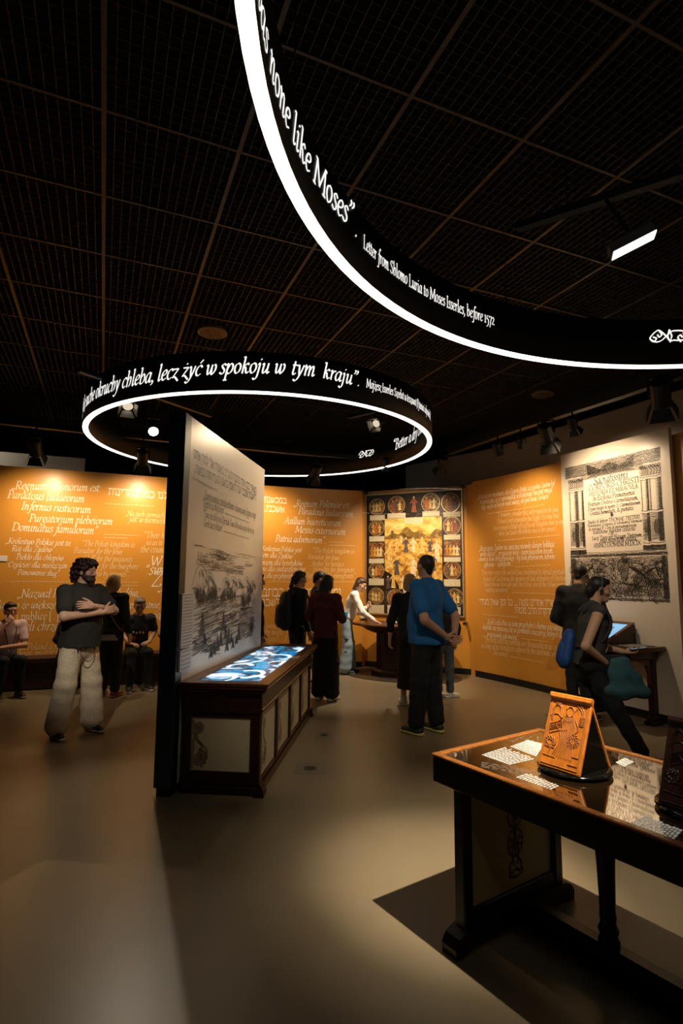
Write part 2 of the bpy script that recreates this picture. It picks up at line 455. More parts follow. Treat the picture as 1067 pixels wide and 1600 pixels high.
def _spline(P, n=5):
    P = np.array(P, float)
    if len(P) < 3:
        return P
    Q = np.vstack([2 * P[0] - P[1], P, 2 * P[-1] - P[-2]])
    out = []
    for k in range(len(P) - 1):
        p0, p1, p2, p3 = Q[k:k + 4]
        for t in np.arange(n) / n:
            out.append(0.5 * (2 * p1 + (p2 - p0) * t + (2 * p0 - 5 * p1 + 4 * p2 - p3) * t * t + (3 * p1 - p0 - 3 * p2 + p3) * t ** 3))
    out.append(P[-1])
    return np.array(out)


_cache = {}


def glyph(ch, n=5):
    key = (ch, n)
    if key not in _cache:
        adv, src = (HEB.get(ch) or G.get(ch) or G[' '])
        st = []
        for s in src.split(';'):
            s = s.strip()
            if not s:
                continue
            straight = s[0] == 'L'
            P = [tuple(map(float, q.split(','))) for q in s.lstrip('L').split()]
            if straight:
                R = [P[0]]
                for a, b in zip(P, P[1:]):
                    R += [((a[0] + b[0]) / 2, (a[1] + b[1]) / 2), b]
                st.append(np.array(R))
            else:
                st.append(_spline(P, n))
        _cache[key] = (adv, st)
    return _cache[key]


def line_strokes(text, shear=0.2, n=5, caps=False):
    """Strokes of a line of text and its width, in glyph units."""
    x, out = 0.0, []
    if any('\u05d0' <= c <= '\u05ea' for c in text):
        text, shear = text[::-1], 0.0
    for ch in text:
        small = caps and ch.islower()
        adv, st = glyph(ch.upper() if small else ch, n)
        k = 0.8 if small else 1.0
        for s in st:
            q = s * k
            out.append(np.stack([q[:, 0] + q[:, 1] * shear + x, q[:, 1]], 1))
        x += adv * k
    return out, x


def ribbons(strokes, surf, off=0.003, thick=1.7, thin=0.55, nib=0.6, ridge=0.0):
    """Pen strokes (already in surface units) to a mesh on a surface. ridge lifts the middle of every stroke."""
    V, F, base = [], [], 0
    for P in strokes:
        P = np.asarray(P, float)
        if len(P) < 2:
            continue
        d = np.gradient(P, axis=0)
        L = np.hypot(*d.T) + 1e-12
        d = d / L[:, None]
        an = np.arctan2(d[:, 1], d[:, 0])
        w = (thin + (thick - thin) * np.abs(np.sin(an - nib))) / 2
        nrm = np.stack([-d[:, 1], d[:, 0]], 1) * w[:, None]
        ext0, ext1 = d[0] * w[0] * .5, d[-1] * w[-1] * .5
        Q = P.copy()
        Q[0] -= ext0
        Q[-1] += ext1
        a, b = Q + nrm, Q - nrm
        n = len(P)
        if ridge:
            V.append(np.stack([np.r_[a[:, 0], b[:, 0], Q[:, 0]], np.r_[a[:, 1], b[:, 1], Q[:, 1]], np.r_[np.full(2 * n, off), np.full(n, off + ridge)]], 1))
            i = np.arange(n - 1) + base
            F.append(np.stack([i + n, i + n + 1, i + 2 * n + 1, i + 2 * n], 1))
            F.append(np.stack([i + 2 * n, i + 2 * n + 1, i + 1, i], 1))
            base += 3 * n
        else:
            V.append(np.stack([np.r_[a[:, 0], b[:, 0]], np.r_[a[:, 1], b[:, 1]], np.full(2 * n, off)], 1))
            i = np.arange(n - 1) + base
            F.append(np.stack([i + n, i + n + 1, i + 1, i], 1))
            base += 2 * n
    V, F = np.vstack(V), np.vstack(F)
    return surf.pos(V[:, 0], V[:, 1], V[:, 2]), F


def put(strokes, x0, y0, x1, y1, w, kz=1.0, sc=None):
    """Glyph-unit strokes of width w onto the run (x0, y0)-(x1, y1)."""
    k = (x1 - x0) / w if sc is None else sc
    out = []
    for s in strokes:
        t = s[:, 0] / w
        out.append(np.stack([x0 + s[:, 0] * k, y0 + (y1 - y0) * t + s[:, 1] * abs(k) * kz], 1))
    return out, abs(k)


def lettering(name, lines, surf, m, parent, off=0.003, thick=1.7, thin=0.55, shear=0.2, kz=1.0, px=True, n=4, caps=False):
    """Print, one object to a line: lines = [(text, x0, y0, x1, y1[, options])], ends given where the photograph shows them."""
    made = None
    for ln in lines:
        text, x0, y0, x1, y1 = ln[:5]
        o = dict(shear=shear, thick=thick, thin=thin, kz=kz, caps=caps)
        if len(ln) > 5:
            o.update(ln[5])
        if px:
            (s0, z0), (s1, z1) = surf.hit(x0, y0), surf.hit(x1, y1)
        else:
            s0, z0, s1, z1 = x0, y0, x1, y1
        st, w = line_strokes(text, o['shear'], n, o['caps'])
        heb = any('\u05d0' <= c <= '\u05ea' for c in text)
        st, k = put(st, s0, z0, s1, z1, w, o['kz'])
        V, F = ribbons(st, surf, off, (1.9 if heb else o['thick']) * k, (.7 if heb else o['thin']) * k, 0.15 + math.pi / 2 if heb else 0.6)
        made = mesh(name, V, F, m, parent)
    return made


def greek(x0, x1, y, h, rng, step=None):
    """Tiny illegible line of print as a row of short dashes."""
    out, x = [], x0
    while x < x1:
        l = h * rng.uniform(.5, 1.8)
        out.append(np.array([(x, y + rng.uniform(0, .25) * h), (min(x + l, x1), y + rng.uniform(0, .25) * h)]))
        x += l + h * .75
    return out


ORN = ["-9,2 -11.5,-1 -9.5,-3 -7.8,-1.2 -9.6,-.4", "-9,2 -6,3.4 -2,0 0,-2.6 2.4,-2.4 5,-2.6 9,-2 11.5,1 9.5,3 7.8,1.2 9.6,.4", "-11,-2 -8,-3.2 -5,-2.4 -2,0 1,2.6 5,3 8,2.6", "-6,3.4 -4.6,1 -6,-.4 -7,.8",
       "6,-3.4 4.6,-1 6,.4 7,-.8", "L 0,3.6 1.2,0 0,-3.6 -1.2,0 0,3.6"]


def ornament():
    out = []
    for s in ORN:
        P = [tuple(map(float, q.split(','))) for q in s.lstrip('L').split()]
        out.append(np.array(P) if s[0] == 'L' else _spline(P, 6))
    return out


def spiral(cx, cy, r0, turns, a0, sgn=1, n=26):
    t = np.linspace(0, 1, n)
    r = r0 * (1 - .85 * t)
    a = a0 + sgn * turns * 2 * math.pi * t
    return np.stack([cx + r * np.cos(a), cy + r * np.sin(a)], 1)


def scroll_panel(h):
    """A rising acanthus scroll, about 0.3 h wide and h high, foot at the origin."""
    out = [spiral(.15, .22, .17, 1.6, math.pi / 2, -1), spiral(.14, .22, .10, 1.2, math.pi / 2, -1), spiral(.12, .83, .12, 1.5, -math.pi / 2, 1), spiral(.12, .83, .07, 1.2, -math.pi / 2, 1)]
    out.append(_spline([(.15, .39), (.22, .44), (.18, .52), (.08, .6), (.03, .72), (.02, .88), (.0, .98)]))
    out.append(_spline([(.32, .22), (.3, .4), (.16, .52), (.1, .62), (.08, .72), (.12, .71)]))
    out.append(_spline([(.02, .03), (.0, .2), (.03, .42), (.02, .55), (.06, .66)]))
    for k in range(5):
        a = -1.2 + k * .6
        out.append(_spline([(.15 + .17 * math.cos(a), .22 + .17 * math.sin(a)), (.15 + .11 * math.cos(a + .3), .22 + .11 * math.sin(a + .3)), (.15 + .05 * math.cos(a), .22 + .05 * math.sin(a))]))
    return [q * h for q in out]


def candelabrum(h):
    """A symmetric upright grotesque, width about 0.22 h, foot at the origin."""
    half = [[(0, 0), (.09, .02), (.1, .06)], [(.0, .08), (.07, .05), (.09, .12), (.02, .2)], [(.02, .2), (.1, .26), (.11, .38), (.05, .46), (.0, .44)], [(.1, .3), (.05, .32), (.06, .38), (.09, .36)],
            [(.0, .5), (.06, .5), (.1, .56), (.09, .64), (.02, .66)], [(.02, .66), (.08, .72), (.11, .8), (.07, .9), (.0, .97)], [(.1, .78), (.05, .77), (.04, .84), (.07, .85)], [(.03, .12), (.05, .24), (.02, .34)],
            [(.04, .55), (.02, .6), (.05, .62)], [(0, .2), (.01, .5), (0, .97)]]
    out = []
    for s in half:
        P = _spline(s, 5)
        out += [P * h, P * np.array([-1, 1]) * h]
    return out
# ================================================================= THE ROOM
rng = random.Random(7)
WALLH = 3.25
m_floor = mat('floor_vinyl', (0.245, 0.190, 0.115), 0.34, noise=0.05, scale=3, bump=0.01, spec=0.4)
m_orange = mat('orange_wall_print', (0.67, 0.305, 0.048), 0.33, noise=0.03, scale=2, spec=0.5)
m_letter = mat('cream_wall_lettering', (0.98, 0.90, 0.72), 0.5)
m_letter_dim = mat('pale_orange_lettering', (0.90, 0.70, 0.40), 0.5)
m_grey = mat('grey_plaster', (0.55, 0.51, 0.45), 0.8, noise=0.05, scale=4)
m_black = mat('black_paint', (0.006, 0.006, 0.006), 0.5)
m_black_soft = mat('black_matt', (0.004, 0.004, 0.004), 0.9)
m_white_print = mat('white_print_panel', (0.80, 0.72, 0.62), 0.30, noise=0.02, scale=6, spec=0.5)
m_ink = mat('black_ink', (0.022, 0.018, 0.014), 0.55)
m_ink_mid = mat('grey_ink', (0.10, 0.085, 0.07), 0.55)
m_wood = mat('dark_mahogany', (0.026, 0.008, 0.004), 0.30, noise=0.35, scale=14, stretch=(1, 1, 8), spec=0.5)
m_wood_top = mat('mahogany_moulding', (0.085, 0.026, 0.010), 0.28, noise=0.3, scale=14, stretch=(1, 8, 8), spec=0.5)
m_maroon = mat('maroon_bench', (0.035, 0.008, 0.006), 0.5)
m_cream = mat('cream_panel', (0.60, 0.51, 0.33), 0.55, noise=0.04, scale=5)
m_scroll = mat('tan_scroll_print', (0.29, 0.225, 0.125), 0.6)
m_metal = mat('dark_metal', (0.05, 0.05, 0.05), 0.35, metal=0.9)
m_flap = mat('pale_flap_metal', (0.55, 0.53, 0.48), 0.35, metal=0.6)
m_paper = mat('white_label', (0.75, 0.72, 0.68), 0.5)

# floor and the dark void above the ceiling
fl = MB().box((-14, -5, -0.12), (12, 20, 0)).build('floor', m_floor)
tag(fl, kind='structure')

# ---- ceiling: an open metal grid hung at 4.4 m, turned 23 degrees against the lens
CZ, MOD, TH = 4.40, 0.825, math.radians(23)
ceil = MB().box((-14, -5, 6.0), (12, 20, 6.1)).build('ceiling', m_black_soft)
tag(ceil, kind='structure')
m_runner = mat('ceiling_runner_metal', (0.11, 0.08, 0.052), 0.45, metal=0.3)
m_slat = mat('ceiling_slat_metal', (0.095, 0.073, 0.053), 0.5, metal=0.3)
e_a = np.array([math.cos(TH), math.sin(TH), 0])
e_b = np.array([-math.sin(TH), math.cos(TH), 0])
ORG = e_a * (-0.97) + e_b * 5.03


def gridpt(i, j):
    return ORG + e_a * i * MOD + e_b * j * MOD


panel = MB()
NS = 13
for k in range(1, NS):
    x = MOD * k / NS
    panel.box((x - .0022, .012, 0.004), (x + .0022, MOD - .012, 0.034))
for k in range(1, NS):
    y = MOD * k / NS
    panel.box((.012, y - .0012, 0.012), (MOD - .012, y + .0012, 0.030))
pme = bpy.data.meshes.new('ceiling_panel')
pme.from_pydata(panel.v, [], panel.f)
pme.materials.append(m_slat)
cells = []
for i in range(-9, 15):
    for j in range(-8, 20):
        c = gridpt(i + .5, j + .5)
        if c[1] < 0.4 or c[1] > 16.5 or abs(c[0]) > 0.66 * c[1] + 1.1 or c[0] > 6.5:
            continue
        cells.append((i, j, math.hypot(c[0], c[1] - 1)))
cells.sort(key=lambda q: q[2])
for i, j, _ in cells[:290]:
    o = bpy.data.objects.new('ceiling_panel', pme)
    p = gridpt(i, j)
    o.location = (p[0], p[1], CZ)
    o.rotation_euler = (0, 0, TH)
    link(o, ceil)
V, F = [], []
for i, j, _ in cells[290:]:
    p = gridpt(i, j)
    n = len(V)
    for q in panel.v:
        r = p + e_a * q[0] + e_b * q[1]
        V.append((r[0], r[1], CZ + q[2]))
    F += [[t + n for t in f] for f in panel.f]
if V:
    tag(mesh('far_ceiling_grid', V, F, m_slat, ceil), kind='stuff')
for i in range(-9, 16):
    js = [j for (a, j, _) in cells if a in (i, i - 1)]
    if js:
        MB().box((-.014, min(js) * MOD, -.004), (.014, (max(js) + 1) * MOD, .045), (ORG + e_a * i * MOD + np.array([0, 0, CZ]), e_a, e_b, (0, 0, 1))).build('ceiling_runner', m_runner, ceil)
for j in range(-8, 21):
    ii = [i for (i, b, _) in cells if b in (j, j - 1)]
    if ii:
        MB().box((min(ii) * MOD, -.009, -.002), ((max(ii) + 1) * MOD, .009, .040), (ORG + e_b * j * MOD + np.array([0, 0, CZ]), e_a, e_b, (0, 0, 1))).build('ceiling_crossbar', m_runner, ceil)

# round speaker grilles let into the ceiling
m_grille = mat('pale_grille', (0.36, 0.27, 0.18), 0.5, metal=0.4)
for x, y, lab in [(-1.49, 6.07, 'round speaker grille in the dark ceiling above the smaller hanging ring'), (3.02, 8.12, 'round speaker grille in the dark ceiling below the larger hanging ring')]:
    t = thing('ceiling_speaker', (x, y, CZ - .03), lab, 'speaker', 'ceiling speakers')
    MB().lathe((x, y, CZ - .03), [(.155, .06), (.165, .0), (.15, -.008), (.148, .0), (.14, .0)], 28).build('rim', m_grille, t, True)
    g = MB()
    for k in range(-6, 7):
        h = math.sqrt(max(0.02 - (k * .0215) ** 2, 0.0004))
        g.box((x + k * .0215 - .004, y - h, CZ - .034), (x + k * .0215 + .004, y + h, CZ - .026))
        g.box((x - h, y + k * .0215 - .004, CZ - .036), (x + h, y + k * .0215 + .004, CZ - .03))
    g.build('grille', m_grille, t)

# ---- walls
pl = [(-9.2, 6.55), (-7.0, 7.46), (-5.13, 8.22), (-4.12, 8.63), (-3.02, 9.11), (-1.44, 9.84), (-0.63, 10.15), (0.39, 10.41)]
LWALL = Wall(_spline(pl, 4))
pr = [(2.26, 9.52), (2.50, 9.12), (2.80, 8.56), (3.02, 8.08), (3.18, 7.70), (3.76, 6.40), (4.55, 4.60), (5.6, 2.2)]
RWALL = Wall(_spline(pr, 4))
NICHE = Wall([(0.44, 10.53), (2.22, 9.66)])
POSTER = Wall([(3.10, 7.78), (3.69, 6.46)])


def wall_mesh(name, W, z0, z1, thick, m, parent=None):
    P = W.p
    n = len(P)
    d = np.gradient(P, axis=0)
    d /= np.hypot(*d.T)[:, None]
    back = P - np.stack([d[:, 1], -d[:, 0]], 1) * thick
    V = [(*p, z0) for p in P] + [(*p, z1) for p in P] + [(*p, z0) for p in back] + [(*p, z1) for p in back]
    F = []
    for i in range(n - 1):
        F += [(i, i + 1, n + i + 1, n + i), (2 * n + i + 1, 2 * n + i, 3 * n + i, 3 * n + i + 1), (n + i, n + i + 1, 3 * n + i + 1, 3 * n + i), (i + 1, i, 2 * n + i, 2 * n + i + 1)]
    F += [(0, n, 3 * n, 2 * n), (n - 1, 3 * n - 1, 4 * n - 1, 2 * n - 1)]
    return mesh(name, V, F, m, parent)


wall_left = tag(wall_mesh('wall_left', LWALL, 0, WALLH, .12, m_orange), kind='structure')
wall_right = tag(wall_mesh('wall_right', RWALL, 0, WALLH + .03, .12, m_orange), kind='structure')
wall_niche = tag(wall_mesh('wall_niche', NICHE, 0, WALLH, .12, m_orange), kind='structure')
# upright strips where the niche meets the two side walls
for nm, (ax, ay), (bx, by) in [('trim_1', (0.36, 10.40), (0.47, 10.52)), ('trim_2', (2.19, 9.68), (2.27, 9.53))]:
    d = np.array([bx - ax, by - ay])
    d /= np.hypot(*d)
    nn = np.array([d[1], -d[0]])
    o = MB().prism([(ax, ay, 0), (bx, by, 0), (bx - nn[0] * .06, by - nn[1] * .06, 0), (ax - nn[0] * .06, ay - nn[1] * .06, 0)], (0, 0, WALLH)).build(nm, m_orange)
    tag(o, kind='structure')
# dark skirting
for nm, W, a, b in [('baseboard_left', LWALL, 0, LWALL.l[-1]), ('baseboard_right', RWALL, 0, RWALL.l[-1]), ('baseboard_niche', NICHE, 0, NICHE.l[-1])]:
    s = np.unique(np.r_[np.linspace(a, b, 24)])
    A, B = W.pos(s, s * 0, .004), W.pos(s, s * 0 + .10, .004)
    A2, B2 = W.pos(s, s * 0, .018), W.pos(s, s * 0 + .10, .018)
    n = len(s)
    F = []
    for i in range(n - 1):
        F += [(2 * n + i, 2 * n + i + 1, 3 * n + i + 1, 3 * n + i), (3 * n + i, 3 * n + i + 1, n + i + 1, n + i), (i, n + i, n + i + 1, i + 1), (i, i + 1, 2 * n + i + 1, 2 * n + i)]
    F += [(0, 2 * n, 3 * n, n), (n - 1, 2 * n - 1, 4 * n - 1, 3 * n - 1)]
    tag(mesh(nm, np.vstack([A, B, A2, B2]), F, m_black), kind='structure')
# the grey building walls that show above the exhibition walls
GR = Wall([(1.35, 11.6), (2.75, 9.95), (3.45, 8.4), (4.35, 6.5), (5.3, 4.5), (6.6, 1.6)])
tag(wall_mesh('wall_right_upper', GR, 0, 3.98, .15, m_grey), kind='structure')
GL = Wall([(-9.5, 7.35), (-6.0, 8.75), (-4.42, 9.42)])
tag(wall_mesh('wall_left_upper', GL, 0, 3.62, .15, m_grey), kind='structure')
tag(wall_mesh('wall_far', Wall([(-14, 17.5), (10, 17.5)]), 0, 6.0, .2, m_black_soft), kind='structure')
tag(wall_mesh('wall_behind', Wall([(12, -4.5), (-14, -4.5)]), 0, 6.0, .2, m_black_soft), kind='structure')
tag(wall_mesh('wall_left_end', Wall([(-13.6, -5), (-13.6, 20)]), 0, 6.0, .2, m_black_soft), kind='structure')
tag(wall_mesh('wall_right_end', Wall([(11.6, 20), (11.6, -5)]), 0, 6.0, .2, m_black_soft), kind='structure')

# ---- print on the left wall (lines as the photograph shows them, left of the partition, then right of it)
A5 = dict(thin=.7)
left_lines = [
    ('\u201eRegnum Polonorum est:', 17, 764, 157, 768), ('Paradisus Iudaeorum', 11, 778, 131, 785), ('Infernus rusticorum', 33, 796, 141, 802),
    ('Purgatorium plebeiorum', 45, 815, 175, 820), ('Dominatus famulorum\u201d.', 18, 829, 154, 835),
    ('\u201eKr\u00f3lestwo Polskie jest to:', 8, 849, 111, 853), ('Raj dla \u017byd\u00f3w', 18, 861, 80, 863), ('Piek\u0142o dla ch\u0142op\u00f3w', 25, 874, 98, 876),
    ('Czy\u015bciec dla mieszczan', 12, 886, 104, 888), ('Panowanie s\u0142ug\u201d.', 27, 898, 94, 900),
    ('\u201eNazwa\u0142 Polsk\u0119 rajem dla \u017byd\u00f3w,', 26, 934, 216, 932), ('dlatego \u017ce wi\u0119ksze maj\u0105 tu prawa, bo nie prywatnie,', -12, 951, 250, 950),
    ('i publice [\u2026] dozwalaj\u0105, swoje obrz\u0119dy maj\u0105 w', 25, 969, 262, 966, dict(shear=0)), ('je\u017celi chrze\u015bcijanie tego nie zakazuj\u0105', 20, 986, 240, 982),
]
dim_lines = [
    ('\u201cThe Polish kingdom is:', 127, 853, 211, 855), ('Paradise for the Jews', 115, 864, 190, 866), ('Hell for the peasants', 131, 876, 206, 878), ('Purgatory for the burghers', 117, 888, 215, 889),
    ('and a paradise by servants\u201d.', 108, 899, 201, 901), ('\u201cHe called Poland a paradise', -8, 1016, 120, 1014), ('of the Jews, mater tante', -6, 1028, 110, 1024),
    ('\u201eNa tych ziemiach nie ma', 195, 806, 280, 810), ('jak w niemieckich', 201, 815, 270, 819), ('\u201cTheir hatred of', 224, 840, 285, 842), ('us as in German', 228, 851, 282, 853), ('the countries of', 219, 863, 282, 864),
]
hot_lines = [
    ('\u05de\u05e9\u05e0\u05d0\u05ea\u05dd \u05d0\u05d9\u05e0\u05d4 \u05dc\u05e0\u05d5 \u05db\u05de\u05d5 \u05d1\u05de\u05d3\u05d9\u05e0\u05d5\u05ea', 169, 773, 340, 786), ('\u201eW tych krajach', 228, 884, 330, 884), ('\u015bwi\u0105tobliwie', 232, 898, 320, 898), ('\u017byd\u00f3w', 236, 916, 300, 916),
    ('\u201eRegnum Poloniae est:', 458, 791, 548, 794), ('Paradisus Iudaeorum', 466, 803, 551, 808), ('Asillum haereticorum', 444, 818, 532, 822), ('Messis externorum', 461, 832, 539, 836), ('Patria advenorum\u201d.', 430, 846, 509, 849),
    ('\u201eKr\u00f3lestwo Polskie jest:', 406, 860, 472, 863), ('Rajem dla \u017byd\u00f3w', 398, 870, 456, 873), ('P\u0142omieniem dla heretyk\u00f3w', 388, 882, 472, 884), ('\u017bniwami dla cudzoziemc\u00f3w', 387, 892, 476, 893), ('Ojczyzn\u0105 dla przybysz\u00f3w\u201d.', 386, 903, 464, 903),
    ('\u05d5\u05de\u05d5\u05e0\u05d4 \u05d4\u05d9\u05d4\u05d5\u05d3\u05d9\u05dd \u05d1\u05db\u05ea\u05d1', 409, 932, 533, 932), ('\u05d0\u05dc\u05d5 \u05dc\u05e9\u05db\u05e0\u05d9\u05d4 \u05d0\u05e4\u05d9\u05dc\u05d5 \u05dc\u05e9\u05db\u05d1', 407, 947, 536, 946), ('\u05d1\u05de\u05db\u05e9\u05e0\u05d5\u05d3\u201e', 404, 784, 448, 787), ('\u05d0\u05e9\u05db\u05e0\u05d6.', 413, 799, 445, 801),
]
dim2 = [('\u201cThe Polish kingdom is:', 488, 863, 554, 865), ('Paradise for Jews', 481, 873, 529, 875), ('Shelter for heretics', 486, 884, 537, 885), ('Harvests for foreigners', 489, 893, 553, 894), ('Fatherland for immigrants\u201d.', 477, 903, 556, 903),
        ('w\u0142a\u015bnie tak\u00f3w', 395, 980, 431, 981), ('aby mogli', 410, 991, 441, 992), ('zajrzystie\u201d.', 408, 1001, 436, 1002), ('i wiara prawdziwa', 445, 1001, 520, 1001)]
lettering('lettering', left_lines, LWALL, m_letter, wall_left, thick=1.9, thin=.6, kz=1.15)
lettering('pale_lettering', dim_lines, LWALL, m_letter_dim, wall_left, thick=1.7, thin=.6, kz=1.2)
lettering('lettering', hot_lines, LWALL, m_letter, wall_left, thick=1.9, thin=.6, kz=1.15)
lettering('pale_lettering', dim2, LWALL, m_letter_dim, wall_left, thick=1.7, thin=.6, kz=1.2)
small = []
for (x0, x1, y, h) in [(10, 118, 909, .022), (130, 216, 910, .022), (160, 216, 915, .02), (162, 216, 835, .02), (162, 200, 840, .02), (420, 470, 909, .02), (490, 556, 909, .02), (515, 536, 847, .02), (515, 555, 852, .02), (164, 240, 787, .035)]:
    (s0, z0), (s1, z1) = LWALL.hit(x0, y), LWALL.hit(x1, y)
    small += greek(s0, s1, z0, h, rng)
V, F = ribbons(small, LWALL, .003, .012, .007)
tag(mesh('fine_print', V, F, m_letter_dim, wall_left), kind='stuff')
s0, z0 = LWALL.hit(-6, 868)
s1, z1 = LWALL.hit(11, 877)
V = LWALL.pos([s0, s1, s1, s0, s0, s1, s1, s0], [z1, z1, z0, z0, z1, z1, z0, z0], [.012] * 4 + [.001] * 4)
tag(mesh('wall_label', V, [(0, 1, 2, 3), (0, 4, 5, 1), (1, 5, 6, 2), (2, 6, 7, 3), (3, 7, 4, 0)], m_paper), 'small blank white label on the orange wall at the left', 'label')

# ---- print on the right wall
rl = [
    ('\u201eA ja tu\u017c nie mniemam, aby Egipcie Polski szczeg\u00f3lny \u017bydom by\u0142', 746, 780, 867, 758), ('rozpraszam, \u017ce ci wprowadz\u0105 w Kr\u00f3lestwie naszym mno\u015b\u0107', 750, 788, 863, 768), ('tego w\u0119z\u0142a w kt\u00f3rym mieli wi\u0119cej, ale pod \u0142aw\u0105 i w k\u0105cie\u201d', 752, 796, 859, 778),
    ('\u201eBezecnym \u017bydom na wieczn\u0105 niewol\u0119 danym ho\u0142duj\u0105', 748, 861, 866, 854), ('wolni ludzie; \u2026 przyjaciele bo\u017cy \u2013 nieprzyjacio\u0142om bo\u017cym;', 750, 869, 864, 864), ('obro\u0144cy krwi chrze\u015bcija\u0144skiej \u2013 tej krwi przelewcom, koronni', 748, 877, 867, 873), ('synowie \u2013 zab\u00f3jcom\u201d.', 756, 886, 801, 884),
    ('\u201eKr\u00f3l i szlachta s\u0105 nam przychylni i ch\u0119tnie nas witaj\u0105', 760, 975, 880, 986), ('dop\u00f3ki nie pojawi\u0105 si\u0119 w ciemno\u015bci oszczercy, kt\u00f3rych da', 754, 983, 880, 997), ('przyszywaj\u0105 jak muchy\u201d.', 761, 994, 810, 1000),
    ('\u05de\u05dc\u05da \u05d5\u05e9\u05e8\u05d9\u05d5 \u05d0\u05d7\u05e8\u05d9\u05e0\u05d5 \u05e0\u05d5\u05d8\u05d4 \u2026 \u05db\u05dc \u05d6\u05de\u05df \u05e9\u05d0\u05d9\u05df \u05de\u05d2\u05d9\u05d3\u05d9', 749, 945, 886, 948), ('\u05d7\u05d4, \u05d1\u05de\u05d3\u05e7\u05e8\u05ea \u05d7\u05e8\u05d1 \u05de\u05d5\u05d8\u05d4\u05d9.', 803, 958, 884, 962),
]
rd = [
    ('\u201cI, however, consider that, with regard to the Jews,', 777, 808, 873, 799), ('Poland is not a paradise but Egypt. It is true that', 777, 818, 873, 809), ('there is more of that riff-raff in our Kingdom than in any', 771, 829, 881, 818), ('other, but under the benches and in the corners\u201d.', 779, 837, 870, 829),
    ('\u201cFree men respect the wicked Jews, condemned to eternal servitude \u2026', 752, 898, 887, 897), ('friends of God honour the enemies of God; defenders of Christian', 755, 908, 885, 907), ('blood honour those who spill that blood; sons of the Crown honour', 757, 916, 884, 917), ('ruthless murderers\u201d.', 759, 925, 796, 925),
    ('\u201cThe king and the nobility are favourable to us and', 754, 1002, 874, 1017), ('as long as no slanderers appear in the darkness, who', 752, 1012, 872, 1027), ('like assault\u201d.', 771, 1023, 796, 1026),
]
lettering('lettering', rl, RWALL, m_letter, wall_right, thick=2.0, thin=.7, kz=1.35)
lettering('pale_lettering', rd, RWALL, m_letter_dim, wall_right, thick=1.8, thin=.7, kz=1.35)
small = []
for (x0, y0, x1, y1) in [(762, 803, 850, 789), (779, 845, 874, 836), (805, 886, 860, 883), (800, 926, 880, 929), (754, 960, 810, 965), (815, 998, 855, 1003), (798, 1026, 850, 1036)]:
    (s0, z0), (s1, z1) = RWALL.hit(x0, y0), RWALL.hit(x1, y1)
    for q in greek(s0, s1, 0, .022, rng):
        q[:, 1] += z0 + (z1 - z0) * (q[:, 0] - s0) / (s1 - s0)
        small.append(q)
V, F = ribbons(small, RWALL, .003, .012, .007)
tag(mesh('fine_print', V, F, m_letter_dim, wall_right), kind='stuff')

# ================================================================= THE TALL WHITE PRINT PANEL WITH A TITLE PAGE
t_poster = thing('title_page_panel', (*POSTER.pos(.8, 0.0), )[:3], 'tall white panel with an engraved title page between two pairs of columns', 'panel')
PZ = 3.35
S0, S1 = 0.06, 1.675
a = POSTER.pos([S0, S1, S1, S0], [0.11, 0.11, PZ, PZ], .045)
b = POSTER.pos([S0, S1, S1, S0], [0.11, 0.11, PZ, PZ], -.01)
mesh('board', np.vstack([a, b]), [(0, 1, 2, 3), (0, 4, 5, 1), (1, 5, 6, 2), (2, 6, 7, 3), (3, 7, 4, 0)], m_white_print, t_poster)
OFF = .0475
ink, mid = [], []


def hatch(poly, step, ang, jit=.25, store=None, wob=.006):
    """Hatching strokes clipped to a polygon."""
    poly = np.array(poly, float)
    ca, sa = math.cos(ang), math.sin(ang)
    R = poly @ np.array([[ca, -sa], [sa, ca]])
    y = R[:, 1].min() + step * .5
    while y < R[:, 1].max():
        xs = []
        for i in range(len(R)):
            p, q = R[i], R[(i + 1) % len(R)]
            if (p[1] > y) != (q[1] > y):
                xs.append(p[0] + (y - p[1]) / (q[1] - p[1]) * (q[0] - p[0]))
        xs.sort()
        for x0, x1 in zip(xs[::2], xs[1::2]):
            x = x0
            while x < x1:
                l = min(x1 - x, rng.uniform(.08, .22))
                t = np.linspace(x, x + l, 4)
                yy = y + np.array([rng.uniform(-1, 1) for _ in t]) * step * jit
                P = np.stack([t * ca - yy * sa, t * sa + yy * ca], 1)
                store.append(P)
                x += l + rng.uniform(.0, .02)
        y += step * rng.uniform(.8, 1.2)


def oval_poly(cx, cy, rx, ry, n=18, a0=0, rot=0.0):
    t = np.linspace(0, 2 * math.pi, n, endpoint=False) + a0
    x, y = rx * np.cos(t), ry * np.sin(t)
    return np.stack([cx + x * math.cos(rot) - y * math.sin(rot), cy + x * math.sin(rot) + y * math.cos(rot)], 1)


def rect(x0, y0, x1, y1):
    return [(x0, y0), (x1, y0), (x1, y1), (x0, y1)]


# entablature
hatch(rect(.14, 2.99, 1.56, 3.15), .0085, 0.03, store=ink)
hatch([(.42, 2.93), (1.32, 2.93), (1.34, 3.0), (.40, 3.0)], .010, 0.0, store=mid)
hatch([(.5, 2.95), (.86, 3.10), (1.22, 2.95)], .008, .5, store=ink)
hatch([(.5, 3.13), (.75, 3.02), (.52, 2.98)], .008, -.5, store=ink)
hatch([(1.22, 3.13), (.97, 3.02), (1.2, 2.98)], .008, .6, store=ink)
for k in range(9):
    a0 = -.4 + k * .5
    ink.append(spiral(.86 + .085 * math.cos(a0), 3.03 + .06 * math.sin(a0), .03, 1.3, a0))
ink.append(oval_poly(.86, 3.0, .05, .05, 20))
